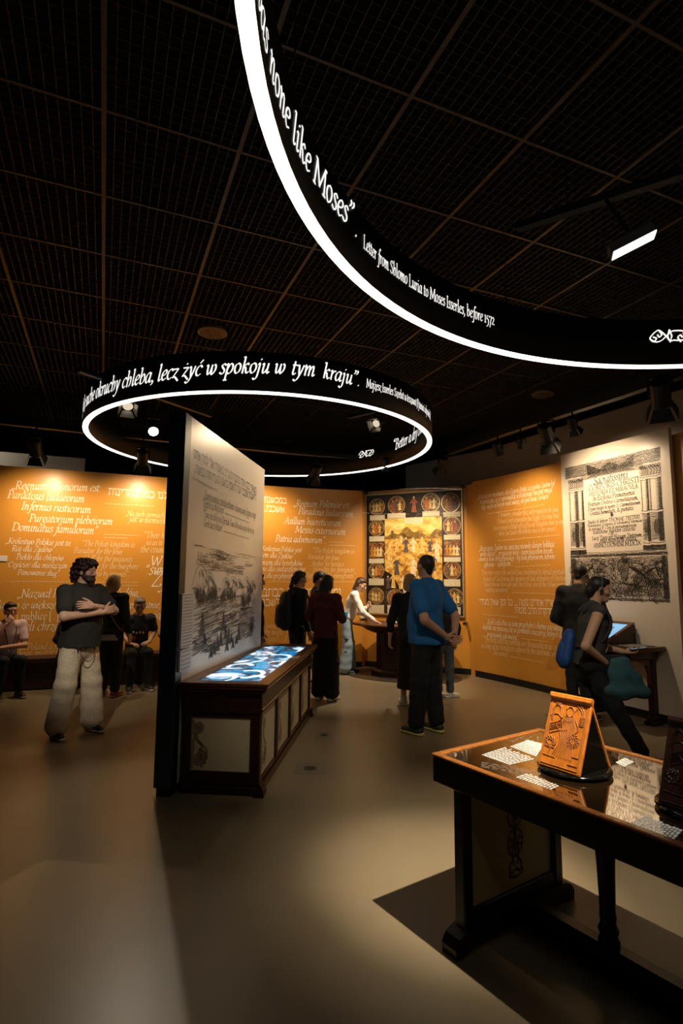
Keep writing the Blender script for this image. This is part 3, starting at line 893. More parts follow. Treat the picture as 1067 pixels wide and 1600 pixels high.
# columns: an outer wide and an inner narrow one on each side
for (x0, x1, base) in [(.19, .33, 1.98), (.335, .43, 1.98), (1.29, 1.385, 2.0), (1.40, 1.55, 2.0)]:
    w = x1 - x0
    for fx, st, stp in [(.0, ink, .010), (.72, ink, .009), (.86, ink, .0075)]:
        hatch(rect(x0 + w * fx, base + .42, x0 + w * (fx + (.10 if fx == 0 else .14)), 2.80), stp, 0.05, store=st)
    hatch(rect(x0 + w * .55, base + .42, x0 + w * .72, 2.78), .016, 0.05, store=mid)
    for yy in (base + .40, base + .43, base + .05, base + .02, 2.80, 2.83):
        ink.append(np.array([(x0 - .012, yy), ((x0 + x1) / 2, yy - .012), (x1 + .012, yy)]))
    hatch(rect(x0 - .004, base + .08, x1 + .004, base + .39), .012, .02, store=mid)
    hatch(rect(x0 + w * .6, base + .06, x1, base + .39), .008, .02, store=ink)
    ink.append(oval_poly((x0 + x1) / 2, base + .23, w * .28, .09, 16))
    hatch(oval_poly((x0 + x1) / 2, base + .23, w * .24, .08), .014, .8, store=ink)
    # capital
    for k in range(4):
        xx = x0 + w * (k + .5) / 4
        ink.append(_spline([(xx, 2.84), (xx + .02, 2.90), (xx - .02, 2.95), (xx + .01, 2.97)]))
        ink.append(spiral(xx, 2.94, .02, 1.2, k))
    hatch(rect(x0 - .01, 2.84, x1 + .01, 2.97), .012, .0, store=mid)
    hatch(rect(x0 - .015, base - .04, x1 + .015, base + .02), .008, 0, store=ink)
# the plinth under the columns and the base relief: crouching bearded men in draped cloth
hatch(rect(.17, 1.90, 1.58, 1.935), .008, 0, store=ink)
hatch(rect(.17, 1.935, 1.58, 1.97), .016, 0, store=mid)
hatch(rect(.17, 1.36, 1.57, 1.39), .008, 0.02, store=ink)
hatch(rect(.17, 1.40, .26, 1.89), .009, 1.2, store=ink)
hatch(rect(1.50, 1.40, 1.57, 1.89), .009, 1.3, store=ink)
hatch(rect(.2, 1.74, 1.5, 1.89), .013, .3, store=ink)
hatch(rect(.2, 1.40, 1.5, 1.74), .016, .9, store=mid)
for k in range(230):
    x, y = rng.uniform(.2, 1.5), rng.uniform(1.40, 1.86)
    a0 = rng.uniform(0, 6.28)
    ink.append(_spline([(x, y), (x + .03 * math.cos(a0), y + .03 * math.sin(a0)), (x + .055 * math.cos(a0 + .7), y + .055 * math.sin(a0 + .7)), (x + .07 * math.cos(a0 + 1.3), y + .07 * math.sin(a0 + 1.3))], 3))


def crouching(cx, cy, s, flip=1):
    """A squatting draped old man: head with beard, curved back, folds, foot."""
    def T(pts):
        return [(cx + flip * x * s * 1.3, cy + y * s) for x, y in pts]
    head = T(oval_poly(-.10, .36, .075, .095))
    ink.append(np.array(head + head[:1]))
    hatch(T([(-.17, .33), (-.03, .33), (-.05, .16), (-.12, .12)]), .016, 1.4, store=ink)
    hatch(T([(-.18, .40), (-.02, .40), (.0, .47), (-.12, .50)]), .015, .2, store=ink)
    ink.append(_spline(T([(-.14, .37), (-.12, .36), (-.10, .37)])))
    ink.append(_spline(T([(-.12, .36), (-.14, .31), (-.11, .30)])))
    body = T([(-.02, .40), (.16, .36), (.30, .20), (.32, .02), (.10, -.06), (-.16, -.04), (-.2, .06), (-.08, .14)])
    ink.append(_spline(body + body[:1]))
    hatch(T([(.12, .37), (.30, .22), (.33, .02), (.22, .0), (.20, .18)]), .017, 1.0, store=ink)
    for k in range(8):
        u = k / 7
        ink.append(_spline(T([(-.04 + .12 * u, .36 - .05 * u), (.06 + .16 * u, .24 - .1 * u), (-.02 + .2 * u, .10 - .06 * u), (-.10 + .3 * u, -.02)])))
        ink.append(_spline(T([(-.16 + .2 * u, .12 - .02 * u), (-.05 + .15 * u, .06), (-.14 + .3 * u, -.03)])))
    hatch(T([(-.18, .05), (.12, .05), (.10, -.05), (-.16, -.05)]), .018, .5, store=ink)
    for k in range(5):
        ink.append(_spline(T([(.18 + .03 * k, -.02), (.24 + .03 * k, -.07), (.26 + .035 * k, -.10)])))
    for k in range(4):
        ink.append(_spline(T([(-.2 + .02 * k, -.03), (-.22 + .02 * k, -.08), (-.2 + .02 * k, -.10)])))


crouching(.50, 1.49, .80, -1)
crouching(1.10, 1.48, .84, 1)
crouching(1.40, 1.56, .58, -1)
crouching(.30, 1.50, .66, 1)
for k in range(26):
    x, y = rng.uniform(.68, .88), rng.uniform(1.42, 1.75)
    ink.append(spiral(x, y, rng.uniform(.015, .03), 1.2, rng.uniform(0, 6)))
V, F = ribbons(ink, POSTER, OFF, .0070, .0040, .4)
tag(mesh('engraving', V, F, m_ink, t_poster), kind='stuff')
V, F = ribbons(mid, POSTER, OFF, .0050, .0032, .4)
tag(mesh('engraving_halftone', V, F, m_ink_mid, t_poster), kind='stuff')
tl = [
    ('Sacratissimi', .60, 2.85, 1.12, 2.86, dict(shear=.1)), ('CORPORIS CHRISTI', .52, 2.775, 1.27, 2.78, dict(shear=0)), ('HISTORIA ET MIRACVLA', .53, 2.705, 1.25, 2.71, dict(shear=0)),
    ('In Ecclesia Posnaniensi', .58, 2.635, 1.2, 2.64), ('Fratrum Ordinis Carmelitarum,', .50, 2.57, 1.24, 2.575), ('Deum beat\u00e6 & nostri S. Carmelitarum', .50, 2.51, 1.27, 2.515), ('Gratia benedicti, & pietatis.', .52, 2.45, 1.18, 2.455),
    ('*', .83, 2.385, .885, 2.385), ('Studio & labore THOM\u00c6 TRETERI'.replace('\u00c6', 'AE'), .48, 2.34, 1.25, 2.345), ('Posnaniensis, (Canonici & Scholastici) Varmien.', .48, 2.295, 1.28, 2.30), ('in antiqua B. Cleri & monumentorum', .49, 2.248, 1.20, 2.25),
    ('traditione fideliter collecta.', .56, 2.20, 1.19, 2.205), ('et', .83, 2.165, .87, 2.165), ('Lucij Typis per Blasium Treterum,', .54, 2.125, 1.27, 2.127), ('eius nepotem edita.', .66, 2.083, 1.2, 2.085),
]
lettering('title_lettering', tl, POSTER, m_ink, t_poster, OFF, thick=1.9, thin=.7, shear=.12, px=False)
lettering('date_lettering', [('ANNO DOMINI M.DCIX.', .56, 2.022, 1.26, 2.027)], POSTER, m_ink, t_poster, OFF, thick=2.0, thin=.7, shear=0, px=False, kz=1.05)

# ================================================================= THE PAINTING (a plain stand-in: ovals and captions round a golden picture)
t_paint = thing('framed_painting', (*NICHE.pos(.95, .9), )[:3], 'large dark framed painting with oval medallions and captions around a golden picture', 'painting')
m_frame = mat('thin_brass_frame', (0.60, 0.48, 0.28), 0.35, metal=0.5)
m_canvas = mat('dark_canvas', (0.022, 0.012, 0.007), 0.4, noise=0.4, scale=9)
m_caption = mat('cream_caption', (0.78, 0.70, 0.50), 0.6, noise=0.06, scale=30)
PU0, PU1, PV0, PV1 = .055, 1.865, .975, 3.165


def nrect(x0, y0, x1, y1, o0, o1):
    V = np.vstack([NICHE.pos([x0, x1, x1, x0], [y0, y0, y1, y1], o1), NICHE.pos([x0, x1, x1, x0], [y0, y0, y1, y1], o0)])
    return V, [(0, 1, 2, 3), (0, 4, 5, 1), (1, 5, 6, 2), (2, 6, 7, 3), (3, 7, 4, 0)]


def nflat(name, polys, off, m, parent):
    V, F, n = [], [], 0
    for P in polys:
        P = np.array(P, float)
        V.append(NICHE.pos(P[:, 0], P[:, 1], off))
        F.append(list(range(n, n + len(P))))
        n += len(P)
    return mesh(name, np.vstack(V), F, m, parent)


mesh('canvas', *nrect(PU0, PV0, PU1, PV1, .0, .03), m_canvas, t_paint)
for x0, y0, x1, y1 in [(PU0 - .022, PV0 - .022, PU1 + .022, PV0), (PU0 - .022, PV1, PU1 + .022, PV1 + .022), (PU0 - .022, PV0, PU0, PV1), (PU1, PV0, PU1 + .022, PV1)]:
    mesh('frame_bar', *nrect(x0, y0, x1, y1, .0, .045), m_frame, t_paint)


def paintmat(name, cols, scale, seed):
    m = bpy.data.materials.new(name)
    m.use_nodes = True
    nt = m.node_tree
    b = nt.nodes['Principled BSDF']
    b.inputs['Roughness'].default_value = .45
    tc = nt.nodes.new('ShaderNodeTexCoord')
    mp = nt.nodes.new('ShaderNodeMapping')
    mp.inputs['Location'].default_value = (seed * 3.1, seed * 1.7, seed)
    mp.inputs['Scale'].default_value = (1, 1, 1.5)
    nz = nt.nodes.new('ShaderNodeTexNoise')
    nz.inputs['Scale'].default_value = scale
    nz.inputs['Detail'].default_value = 8
    nz.inputs['Distortion'].default_value = 1.2
    rp = nt.nodes.new('ShaderNodeValToRGB')
    el = rp.color_ramp.elements
    while len(el) < len(cols):
        el.new(.5)
    for k, c in enumerate(cols):
        el[k].position = .28 + .46 * k / (len(cols) - 1)
        el[k].color = (*c, 1)
    nt.links.new(tc.outputs['Object'], mp.inputs['Vector'])
    nt.links.new(mp.outputs['Vector'], nz.inputs['Vector'])
    nt.links.new(nz.outputs['Fac'], rp.inputs['Fac'])
    nt.links.new(rp.outputs['Color'], b.inputs['Base Color'])
    return m


pu = lambda x, y: NICHE.hit(550 + x * 200 / 1067, 750 + y * 230 / 1227)
gold = [(.10, .035, .008), (.42, .19, .03), (.75, .45, .08), (.85, .62, .22)]
m_gold = paintmat('golden_field', gold, 7, 1)
m_sky = paintmat('painted_sky', [(.35, .17, .03), (.72, .48, .10), (.88, .70, .28), (.5, .26, .05)], 3, 2)
m_hill = paintmat('painted_hills', [(.06, .035, .01), (.22, .12, .02), (.5, .3, .06)], 6, 4)
g0, g1 = pu(277, 325), pu(760, 915)
gx0, gx1, gy0, gy1 = g0[0], g1[0], g1[1], g0[1]
nflat('golden_picture', [rect(gx0, gy0, gx1, gy1)], .031, m_gold, t_paint)
H_ = gy1 - gy0
nflat('painted_sky', [rect(gx0, gy0 + .76 * H_, gx1, gy1)], .0315, m_sky, t_paint)
hx = np.linspace(gx0, gx1, 24)
hy = gy0 + H_ * (.80 + .045 * np.sin(hx * 9) + .03 * np.sin(hx * 23 + 1))
nflat('painted_hills', [[(x, y) for x, y in zip(hx, hy)] + [(gx1, gy0 + .7 * H_), (gx0, gy0 + .7 * H_)]], .032, m_hill, t_paint)
robes = [(.72, .48, .14), (.45, .20, .04), (.74, .62, .38), (.30, .08, .04), (.62, .34, .06), (.10, .08, .09), (.52, .12, .03), (.76, .54, .2)]
m_robe = [mat('painted_robe_%d' % k, c, .5, noise=.35, scale=25) for k, c in enumerate(robes)]
m_pskin = mat('painted_skin', (.80, .55, .28), .5)


def painted_figure(cx, cy, h, m, lean=0.0, off=.033):
    """A robed standing figure in paint: skirt, bodice, arms, head."""
    w = h * .17
    body = [(cx - w, cy), (cx - w * .55, cy + h * .45), (cx - w * .75, cy + h * .76), (cx - w * .3, cy + h * .83), (cx + w * .3 + lean, cy + h * .83), (cx + w * .75 + lean, cy + h * .76), (cx + w * .55, cy + h * .45), (cx + w, cy)]
    arm = [(cx + w * .6, cy + h * .78), (cx + w * 1.5, cy + h * .55), (cx + w * 1.3, cy + h * .5), (cx + w * .4, cy + h * .66)]
    arm2 = [(cx - w * .6, cy + h * .78), (cx - w * 1.5, cy + h * .58), (cx - w * 1.3, cy + h * .52), (cx - w * .4, cy + h * .66)]
    nflat('painted_figure', [body, arm, arm2], off, m, t_paint)
    nflat('painted_face', [oval_poly(cx + lean, cy + h * .90, h * .055, h * .075, 10)], off + .0006, m_pskin, t_paint)


fig = [(380, 600, 115), (455, 605, 130), (515, 600, 125), (590, 615, 145), (655, 600, 110), (712, 680, 180), (320, 740, 210), (378, 790, 150), (515, 800, 165), (600, 790, 150), (680, 760, 150), (430, 905, 115), (350, 900, 130), (305, 905, 110), (560, 905, 110), (700, 905, 150), (340, 480, 70), (415, 520, 60)]
for k, (x, y, h) in enumerate(fig):
    u, v = pu(x, y)
    painted_figure(u, v, pu(x, y - h)[1] - v, m_robe[(k * 5 + k // 3) % 8])
u, v = pu(340, 900)
nflat('painted_shadow', [[(gx0, gy0), (gx0, gy0 + .26 * H_), (gx0 + .14, gy0 + .2 * H_), (gx0 + .27, gy0 + .05 * H_), (gx0 + .28, gy0)]], .0325, m_canvas, t_paint)
meds = [(213, 225, 62), (375, 210, 68), (658, 192, 74), (825, 190, 74), (210, 400, 62), (836, 382, 70), (208, 755, 62), (838, 752, 70), (207, 965, 62), (366, 982, 66), (860, 980, 70)]
pal = [[(.02, .012, .008), (.12, .06, .02), (.30, .18, .06), (.45, .33, .16)], [(.02, .014, .008), (.16, .04, .015), (.27, .14, .04), (.42, .28, .11)]]
m_med = [paintmat('medallion_paint_%d' % k, pal[k % 2], 12, k + 5) for k in range(4)]
for k, (x, y, r) in enumerate(meds):
    u, v = pu(x, y)
    ru = pu(x + r, y)[0] - u
    rv = v - pu(x, y + r * 1.05)[1]
    nflat('medallion_rim', [oval_poly(u, v, ru * 1.06, rv * 1.05, 28)], .0312, m_frame, t_paint)
    nflat('medallion', [oval_poly(u, v, ru, rv, 28)], .0318, m_med[k % 4], t_paint)
    for q in range(3):
        painted_figure(u + ru * (-.45 + .42 * q), v - rv * .62, rv * (1.05 + .12 * ((k + q) % 3)), m_robe[(k * 3 + q * 2) % 8], off=.0322)
for (x, y, w, h) in [(208, 585, 62, 62), (838, 572, 70, 68)]:
    u, v = pu(x, y)
    du = pu(x + w, y)[0] - u
    dv = v - pu(x, y + h)[1]
    nflat('medallion', [rect(u - du, v - dv, u + du, v + dv)], .0318, m_med[1], t_paint)
    for q in range(4):
        painted_figure(u + du * (-.6 + .4 * q), v - dv * .85, dv * 1.3, m_robe[(q * 3 + 1) % 8], off=.0322)
u, v = pu(520, 210)
painted_figure(u, v - .13, .30, m_robe[3])
caps = [(155, 292, 278, 340), (300, 275, 450, 322), (446, 310, 595, 366), (592, 258, 733, 308), (765, 264, 905, 312), (150, 468, 275, 515), (770, 455, 905, 500), (148, 655, 272, 695), (770, 643, 908, 683), (146, 822, 270, 876), (770, 828, 905, 886), (143, 1042, 272, 1108), (300, 1045, 420, 1110), (432, 893, 488, 960), (800, 1060, 908, 1118)]
cp = []
for x0, y0, x1, y1 in caps:
    (u0, v0), (u1, v1) = pu(x0, y1), pu(x1, y0)
    nflat('caption', [rect(u0, v0, u1, v1)], .034, m_caption, t_paint)
    nl = max(2, int((v1 - v0) / .024))
    for k in range(nl):
        cp += greek(u0 + .01, u1 - .012, v0 + (v1 - v0) * (k + .4) / nl, .011, rng)
V, F = ribbons(cp, NICHE, .0348, .0075, .005)
tag(mesh('caption_print', V, F, m_ink_mid, t_paint), kind='stuff')

# the glass in front of the painting
m_glass = bpy.data.materials.new('clear_display_glass')
m_glass.use_nodes = True
nt = m_glass.node_tree
nt.nodes.remove(nt.nodes['Principled BSDF'])
tr = nt.nodes.new('ShaderNodeBsdfTransparent')
tr.inputs[0].default_value = (.97, .97, .97, 1)
gl = nt.nodes.new('ShaderNodeBsdfGlossy')
gl.inputs['Roughness'].default_value = 0.0
fr = nt.nodes.new('ShaderNodeFresnel')
mx = nt.nodes.new('ShaderNodeMixShader')
fr.inputs['IOR'].default_value = 1.5
geo = nt.nodes.new('ShaderNodeNewGeometry')
inv = nt.nodes.new('ShaderNodeMath')
inv.operation = 'SUBTRACT'
inv.inputs[0].default_value = 1.0
mul = nt.nodes.new('ShaderNodeMath')
mul.operation = 'MULTIPLY'
nt.links.new(geo.outputs['Backfacing'], inv.inputs[1])
nt.links.new(fr.outputs[0], mul.inputs[0])
nt.links.new(inv.outputs[0], mul.inputs[1])
nt.links.new(mul.outputs[0], mx.inputs[0])
nt.links.new(tr.outputs[0], mx.inputs[1])
nt.links.new(gl.outputs[0], mx.inputs[2])
nt.links.new(mx.outputs[0], nt.nodes['Material Output'].inputs[0])
t_glass = thing('display_glass', (*NICHE.pos(.95, .86), )[:3], 'clear glass sheet standing in front of the framed painting', 'glass')
mesh('pane', *nrect(.03, .86, 1.93, WALLH - .02, .17, .176), m_glass, t_glass)
for x in (.03, 1.89):
    mesh('edge_clip', *nrect(x, .84, x + .04, .88, .003, .185), m_metal, t_glass)
    mesh('edge_clip', *nrect(x, WALLH - .05, x + .04, WALLH - .01, .003, .185), m_metal, t_glass)
V, F = nrect(.0, .885, .08, .93, .178, .183)
tag(mesh('wall_label', V, F, m_paper), 'small white caption label on the glass below the painting', 'label')
# ================================================================= HANGING LIGHT RINGS
m_strip = mat('ring_light_strip', (1, 1, 1), .5, emit=2.9, ecol=(1.0, 0.93, 0.80))
m_glow = mat('backlit_letters', (1, 1, 1), .5, emit=1.15, ecol=(1.0, 0.96, 0.90))
m_band = mat('black_ring_band', (0.0035, 0.0035, 0.0035), 0.6)
m_wire = mat('suspension_wire', (0.10, 0.09, 0.08), 0.4, metal=.8)
RZ0, RZ1 = 3.40, 3.81


def light_ring(c, R, label, hang):
    t = thing('light_ring', (c[0], c[1], RZ0), label, 'ring lamp', 'hanging light rings')
    n, w = 128, .055
    an = np.linspace(0, 2 * math.pi, n, endpoint=False)

    def loop(r, z):
        return np.stack([c[0] + r * np.cos(an), c[1] + r * np.sin(an), np.full(n, z)], 1)

    def skin(loops, close=True):
        V = np.vstack(loops)
        F = []
        for k in range(len(loops) if close else len(loops) - 1):
            a, b = k * n, ((k + 1) % len(loops)) * n
            F += [(a + i, a + (i + 1) % n, b + (i + 1) % n, b + i) for i in range(n)]
        return V, F
    V, F = skin([loop(R, RZ0 + .012), loop(R, RZ1), loop(R - .07, RZ1), loop(R - .07, RZ0 + .012)])
    mesh('band', V, F, m_band, t, True)
    V, F = skin([loop(R - .004, RZ0), loop(R - .004, RZ0 + .0115), loop(R - .066, RZ0 + .0115), loop(R - .066, RZ0)])
    mesh('light_strip', V, F, m_strip, t)
    for a in hang:
        x, y = c[0] + (R - .035) * math.cos(a), c[1] + (R - .035) * math.sin(a)
        MB().tube([(x, y, RZ1), (x, y, CZ + .02)], .0035, 6).build('suspension_wire', m_wire, t)
        MB().tube([(x, y, RZ1), (x, y, RZ1 + .05)], .012, 8).build('wire_clamp', m_wire, t)
    return t


Zs = RZ0 - CAMH
c1, R1 = np.array([-.594, 4.18]) * Zs, 1.27 * Zs
c2, R2 = np.array([1.393, .957]) * Zs, 1.592 * Zs
ring1 = light_ring(c1, R1, 'smaller black hanging ring lamp with Polish lettering above the partition', [.5, 1.9, 3.2, 4.4, 5.4])
ring2 = light_ring(c2, R2, 'larger black hanging ring lamp overhead with English lettering and a bright white edge', [.4, 1.2, 2.0, 2.9, 3.6, 4.6, 5.4])
RO1, RI1, RI2 = Ring(c1, R1, False), Ring(c1, R1 - .07, True), Ring(c2, R2 - .07, True)
lettering('glowing_lettering', [('lecz \u017cy\u0107 w spokoju w', 245, 596, 443, 584), ('tym', 454, 585, 491, 588), ('kraju\u201d.', 503, 590, 561, 604)], RO1, m_glow, ring1, .004, thick=2.15, thin=.7, shear=.22, kz=1.12)
# the start of the sentence runs on round the left side of the ring at the same size
(sa, za), (sb_, zb) = RO1.hit(245, 596), RO1.hit(443, 584)
kk = (sb_ - sa) / line_strokes('lecz \u017cy\u0107 w spokoju w', .22)[1]
pre = '\u201eWol\u0119 suche okruchy chleba, '
sp_ = sa - line_strokes(pre, .22)[1] * kk
lettering('glowing_lettering', [(pre, sp_, za, sa, za)], RO1, m_glow, ring1, .004, thick=2.15, thin=.7, shear=.22, kz=1.12, px=False)
lettering('glowing_attribution', [('Moj\u017cesz Isserles Szeelot u-teszuwot (Pytania i odpowiedzi)', 572, 605, 672, 655)], RO1, m_glow, ring1, .004, thick=2.1, thin=.9, shear=0.08, kz=1.7)
lettering('glowing_lettering', [('\u201cBetter a dry crust of bread', 614, 704, 700, 650, dict(kz=1.25))], RI1, m_glow, ring1, .004, thick=1.9, thin=.7, shear=.22)
lettering('glowing_lettering', [('was none like Moses\u201d', 399, -25, 550, 358), ('.', 553, 369, 557, 371), ('there', 398, -120, 396, -50)], RI2, m_glow, ring2, .004, thick=2.0, thin=.65, shear=.2)
lettering('glowing_attribution', [('Letter from Shlomo Luria to Moses Isserles, before 1572', 567, 387, 772, 508)], RI2, m_glow, ring2, .004, thick=2.0, thin=.8, shear=0.04, kz=1.5)
for ringo, S, xa, ya, xb, yb in [(ring1, RI1, 560, 711, 584, 710), (ring2, RI2, 1015, 526, 1078, 525)]:
    (s0, z0), (s1, z1) = S.hit(xa, ya), S.hit(xb, yb)
    k = (s1 - s0) / 23
    V, F = ribbons([np.stack([(s0 + s1) / 2 + q[:, 0] * k, z0 + q[:, 1] * k * 1.1], 1) for q in ornament()], S, .004, .95 * k, .55 * k)
    mesh('glowing_ornament', V, F, m_glow, ringo)

# ================================================================= TRACKS AND LAMPS
def unit_(v):
    v = np.array(v, float)
    return v / np.linalg.norm(v)


m_bulb = mat('lamp_lens', (1, 1, 1), .3, emit=28, ecol=(1, .9, .74))
m_lens = mat('dim_lamp_lens', (.9, .9, .9), .3, emit=.7, ecol=(1, .85, .62))


def beam_track(name, pts, w, h, label, cat='track'):
    t = thing(name, pts[0], label, cat)
    b = MB()
    g = MB()
    for p, q in zip(pts, pts[1:]):
        p, q = np.array(p, float), np.array(q, float)
        d = q - p
        L = np.linalg.norm(d)
        d /= L
        s = np.array([d[1], -d[0], 0])
        b.box((0, -w / 2, 0), (L + .01, w / 2, h), (p, d, s, (0, 0, 1)))
        g.box((0, -w / 2 - .004, h - .012), (L + .01, -w / 2, h), (p, d, s, (0, 0, 1)))
        g.box((0, w / 2, h - .012), (L + .01, w / 2 + .004, h), (p, d, s, (0, 0, 1)))
        for f in (.2, .8):
            c = p + d * L * f
            MB().tube([c + (0, 0, h), (c[0], c[1], CZ + .01)], .006, 6).build('hanger', m_wire, t)
    b.build('rail_body', m_black, t)
    g.build('rail_edge', m_metal, t)
    return t


beam_track('lamp_track', [(1.75, 8.9, 3.62), (2.35, 7.5, 3.62), (3.0, 6.2, 3.62), (3.9, 4.3, 3.62)], .10, .16, 'black lamp track carrying the spotlights before the right hand orange wall')
beam_track('lamp_track', [(-6.3, 6.5, 3.62), (-4.2, 7.45, 3.62), (-2.95, 8.05, 3.62), (-.7, 9.0, 3.62), (.6, 9.4, 3.62)], .08, .06, 'long thin black lamp track along the left orange wall')
beam_track('lamp_track', [(-2.75, 5.6, 3.72), (-1.75, 7.2, 3.72)], .06, .05, 'short black track with lit lamp inside the smaller hanging ring')
beam_track('lamp_track', [(.1, 8.25, 4.02), (1.1, 7.4, 4.02)], .06, .05, 'short black track with a pale lamp at the far side of the smaller ring')
beam_track('lamp_track', [(1.2, 3.6, 4.0), (2.6, 2.7, 4.0)], .06, .05, 'short black track with a bright flapped lamp high inside the larger ring')


def lamp(loc, aim, label, top, size=1.0, flaps=True, lit=False, lens=None, mflap=None, group='track spotlights'):
    """Track spotlight: yoke, stem, barrel, lens and four barn door flaps, aimed at a point."""
    loc, aim = np.array(loc, float), np.array(aim, float)
    t = thing('track_spotlight', loc, label, 'spotlight', group)
    d = aim - loc
    d /= np.linalg.norm(d)
    s = np.cross(d, (0, 0, 1.0))
    s /= np.linalg.norm(s)
    u = np.cross(s, d)
    r, L = .062 * size, .17 * size
    back = loc - d * L
    MB().tube([back - d * .02, back, loc - d * .03, loc], [r * .75, r, r, r * 1.05], 14).build('barrel', m_black, t, False)
    pv = back * .5 + loc * .5
    y = MB()
    for k in (-1, 1):
        y.tube([pv + s * k * r * 1.15, (pv[0] + s[0] * k * r * 1.15, pv[1] + s[1] * k * r * 1.15, pv[2] + r * 1.9)], .008 * size, 6)
    y.tube([(pv[0] - s[0] * r * 1.2, pv[1] - s[1] * r * 1.2, pv[2] + r * 1.9), (pv[0] + s[0] * r * 1.2, pv[1] + s[1] * r * 1.2, pv[2] + r * 1.9)], .009 * size, 6)
    y.build('yoke', m_metal, t)
    MB().tube([(pv[0], pv[1], pv[2] + r * 1.9), (pv[0], pv[1], max(top, pv[2] + r * 2.2))], .011, 8).build('stem', m_metal, t)
    g = MB()
    n = 14
    V = [loc + d * .003 + r * .9 * (math.cos(2 * math.pi * k / n) * s + math.sin(2 * math.pi * k / n) * u) for k in range(n)]
    mesh('lens', V, [list(range(n))], lens or (m_bulb if lit else m_lens), t)
    if flaps:
        for a, b in ((s, u), (-s, u), (u, s), (-u, s)):
            f0, f1 = loc + a * r * .98, loc + a * r * 1.55 + d * .085 * size
            P = [f0 - b * r * .8, f0 + b * r * .8, f1 + b * r * 1.25, f1 - b * r * 1.25]
            MB().prism(P, a * .004).build('barn_door', mflap or m_black, t)
    return t


lamp((-4.20, 7.50, 3.26), (-4.45, 8.30, 2.4), 'black spotlight with flaps at the far left above the first Latin text', 3.62, 1.25)
lamp((-2.95, 8.10, 3.26), (-3.20, 8.90, 2.4), 'black spotlight with flaps just left of the partition above the orange wall', 3.62, 1.25)
lamp((-0.45, 9.05, 3.26), (-0.8, 9.85, 2.4), 'black spotlight with flaps between partition and painting above the orange wall', 3.62, 1.2)
lamp((2.24, 7.75, 3.36), (2.72, 8.22, 2.3), 'wide brown spotlight lying flat under the right hand track', 3.62, 1.0, flaps=False)
lamp((2.40, 7.32, 3.36), (2.5, 7.9, 2.5), 'slim metal spotlight pointing down beside the wide brown one', 3.62, .8, flaps=False, lens=m_flap)
lamp((2.62, 6.92, 3.36), (3.1, 7.6, 2.6), 'large black spotlight with flaps right of the slim metal spotlight', 3.62, 1.35, mflap=m_black)
lamp((2.80, 6.55, 3.42), (3.3, 7.1, 2.6), 'small black spotlight above the left edge of the title page panel', 3.62, .8)
lamp((3.28, 5.55, 3.40), (3.75, 6.3, 2.5), 'biggest black spotlight at the upper right above the title page panel', 3.62, 1.5)
lamp((1.62, 8.95, 3.40), (1.4, 10.0, 2.3), 'black spotlight with flaps above the painting at the end of the right hand track', 3.62, 1.1)
lamp((0.72, 8.9, 3.42), (.9, 10.0, 2.3), 'tiny spotlight above the top of the painting frame', 3.55, .7)
lamp((-2.19, 6.31, 3.28), (-0.75, 3.3, 0.3), 'brightly shining spotlight beside the top of the partition', 3.72, 1.0, lit=True, flaps=False)
lamp((-2.40, 6.05, 3.50), (-1.2, 3.6, 0.3), 'spotlight with pale lit flaps left of the brightly shining one', 3.72, 1.0, mflap=m_flap)
lamp((0.50, 7.95, 3.86), (-1.0, 5.6, 2.0), 'pale metal spotlight with flaps inside the right part of the smaller ring', 4.02, 1.0, mflap=m_flap)
t = thing('linear_lamp', (1.67, 3.0, 3.53), 'bright tilted rectangular lamp head glowing white high inside the larger ring', 'lamp')
fr_ = (np.array([1.67, 3.0, 3.52]), unit_((1, -.35, .42)), unit_((.35, 1, 0)), unit_((-.42, .1, 1)))
MB().box((-.125, -.05, 0), (.125, .05, .06), fr_, .006).build('housing', m_black, t)
MB().box((-.12, -.045, -.006), (.12, .045, 0), fr_).build('lamp_diffuser', mat('lamp_diffuser', (1, 1, 1), .5, emit=1.3, ecol=(.92, 1, .9)), t)
MB().tube([(1.67, 3.0, 3.56), (1.67, 3.28, 4.0)], .012, 8).build('arm', m_metal, t)
lamp((1.50, 1.40, 4.18), (0.85, 2.5, 0.4), 'spotlight hung out of view over the wooden desk', 4.40, 1.0, flaps=False, lit=True)
lamp((0.30, 1.40, 4.12), (1.02, 2.46, 0.92), 'added unseen fill spotlight aimed at the carved wooden stands', 4.40, 1.0)  # this fixture and the four after it are added to carry the fill lights
lamp((-1.77, 1.80, 4.17), (-2.75, 5.9, 0.95), 'added unseen fill spotlight aimed at the bearded man', 4.40, 1.0)
lamp((0.79, 1.46, 4.17), (1.75, 5.6, 1.15), 'added unseen fill spotlight aimed at the man in blue', 4.40, 1.0)
lamp((-5.90, 8.24, 3.72), (-5.0, 9.1, 3.45), 'added unseen fill spotlight aimed at the grey upper wall', 4.40, .8, flaps=False)
lamp((1.11, 1.68, 4.17), (-0.45, 5.3, 0.35), 'added unseen fill spotlight aimed at the low map case', 4.40, 1.0)
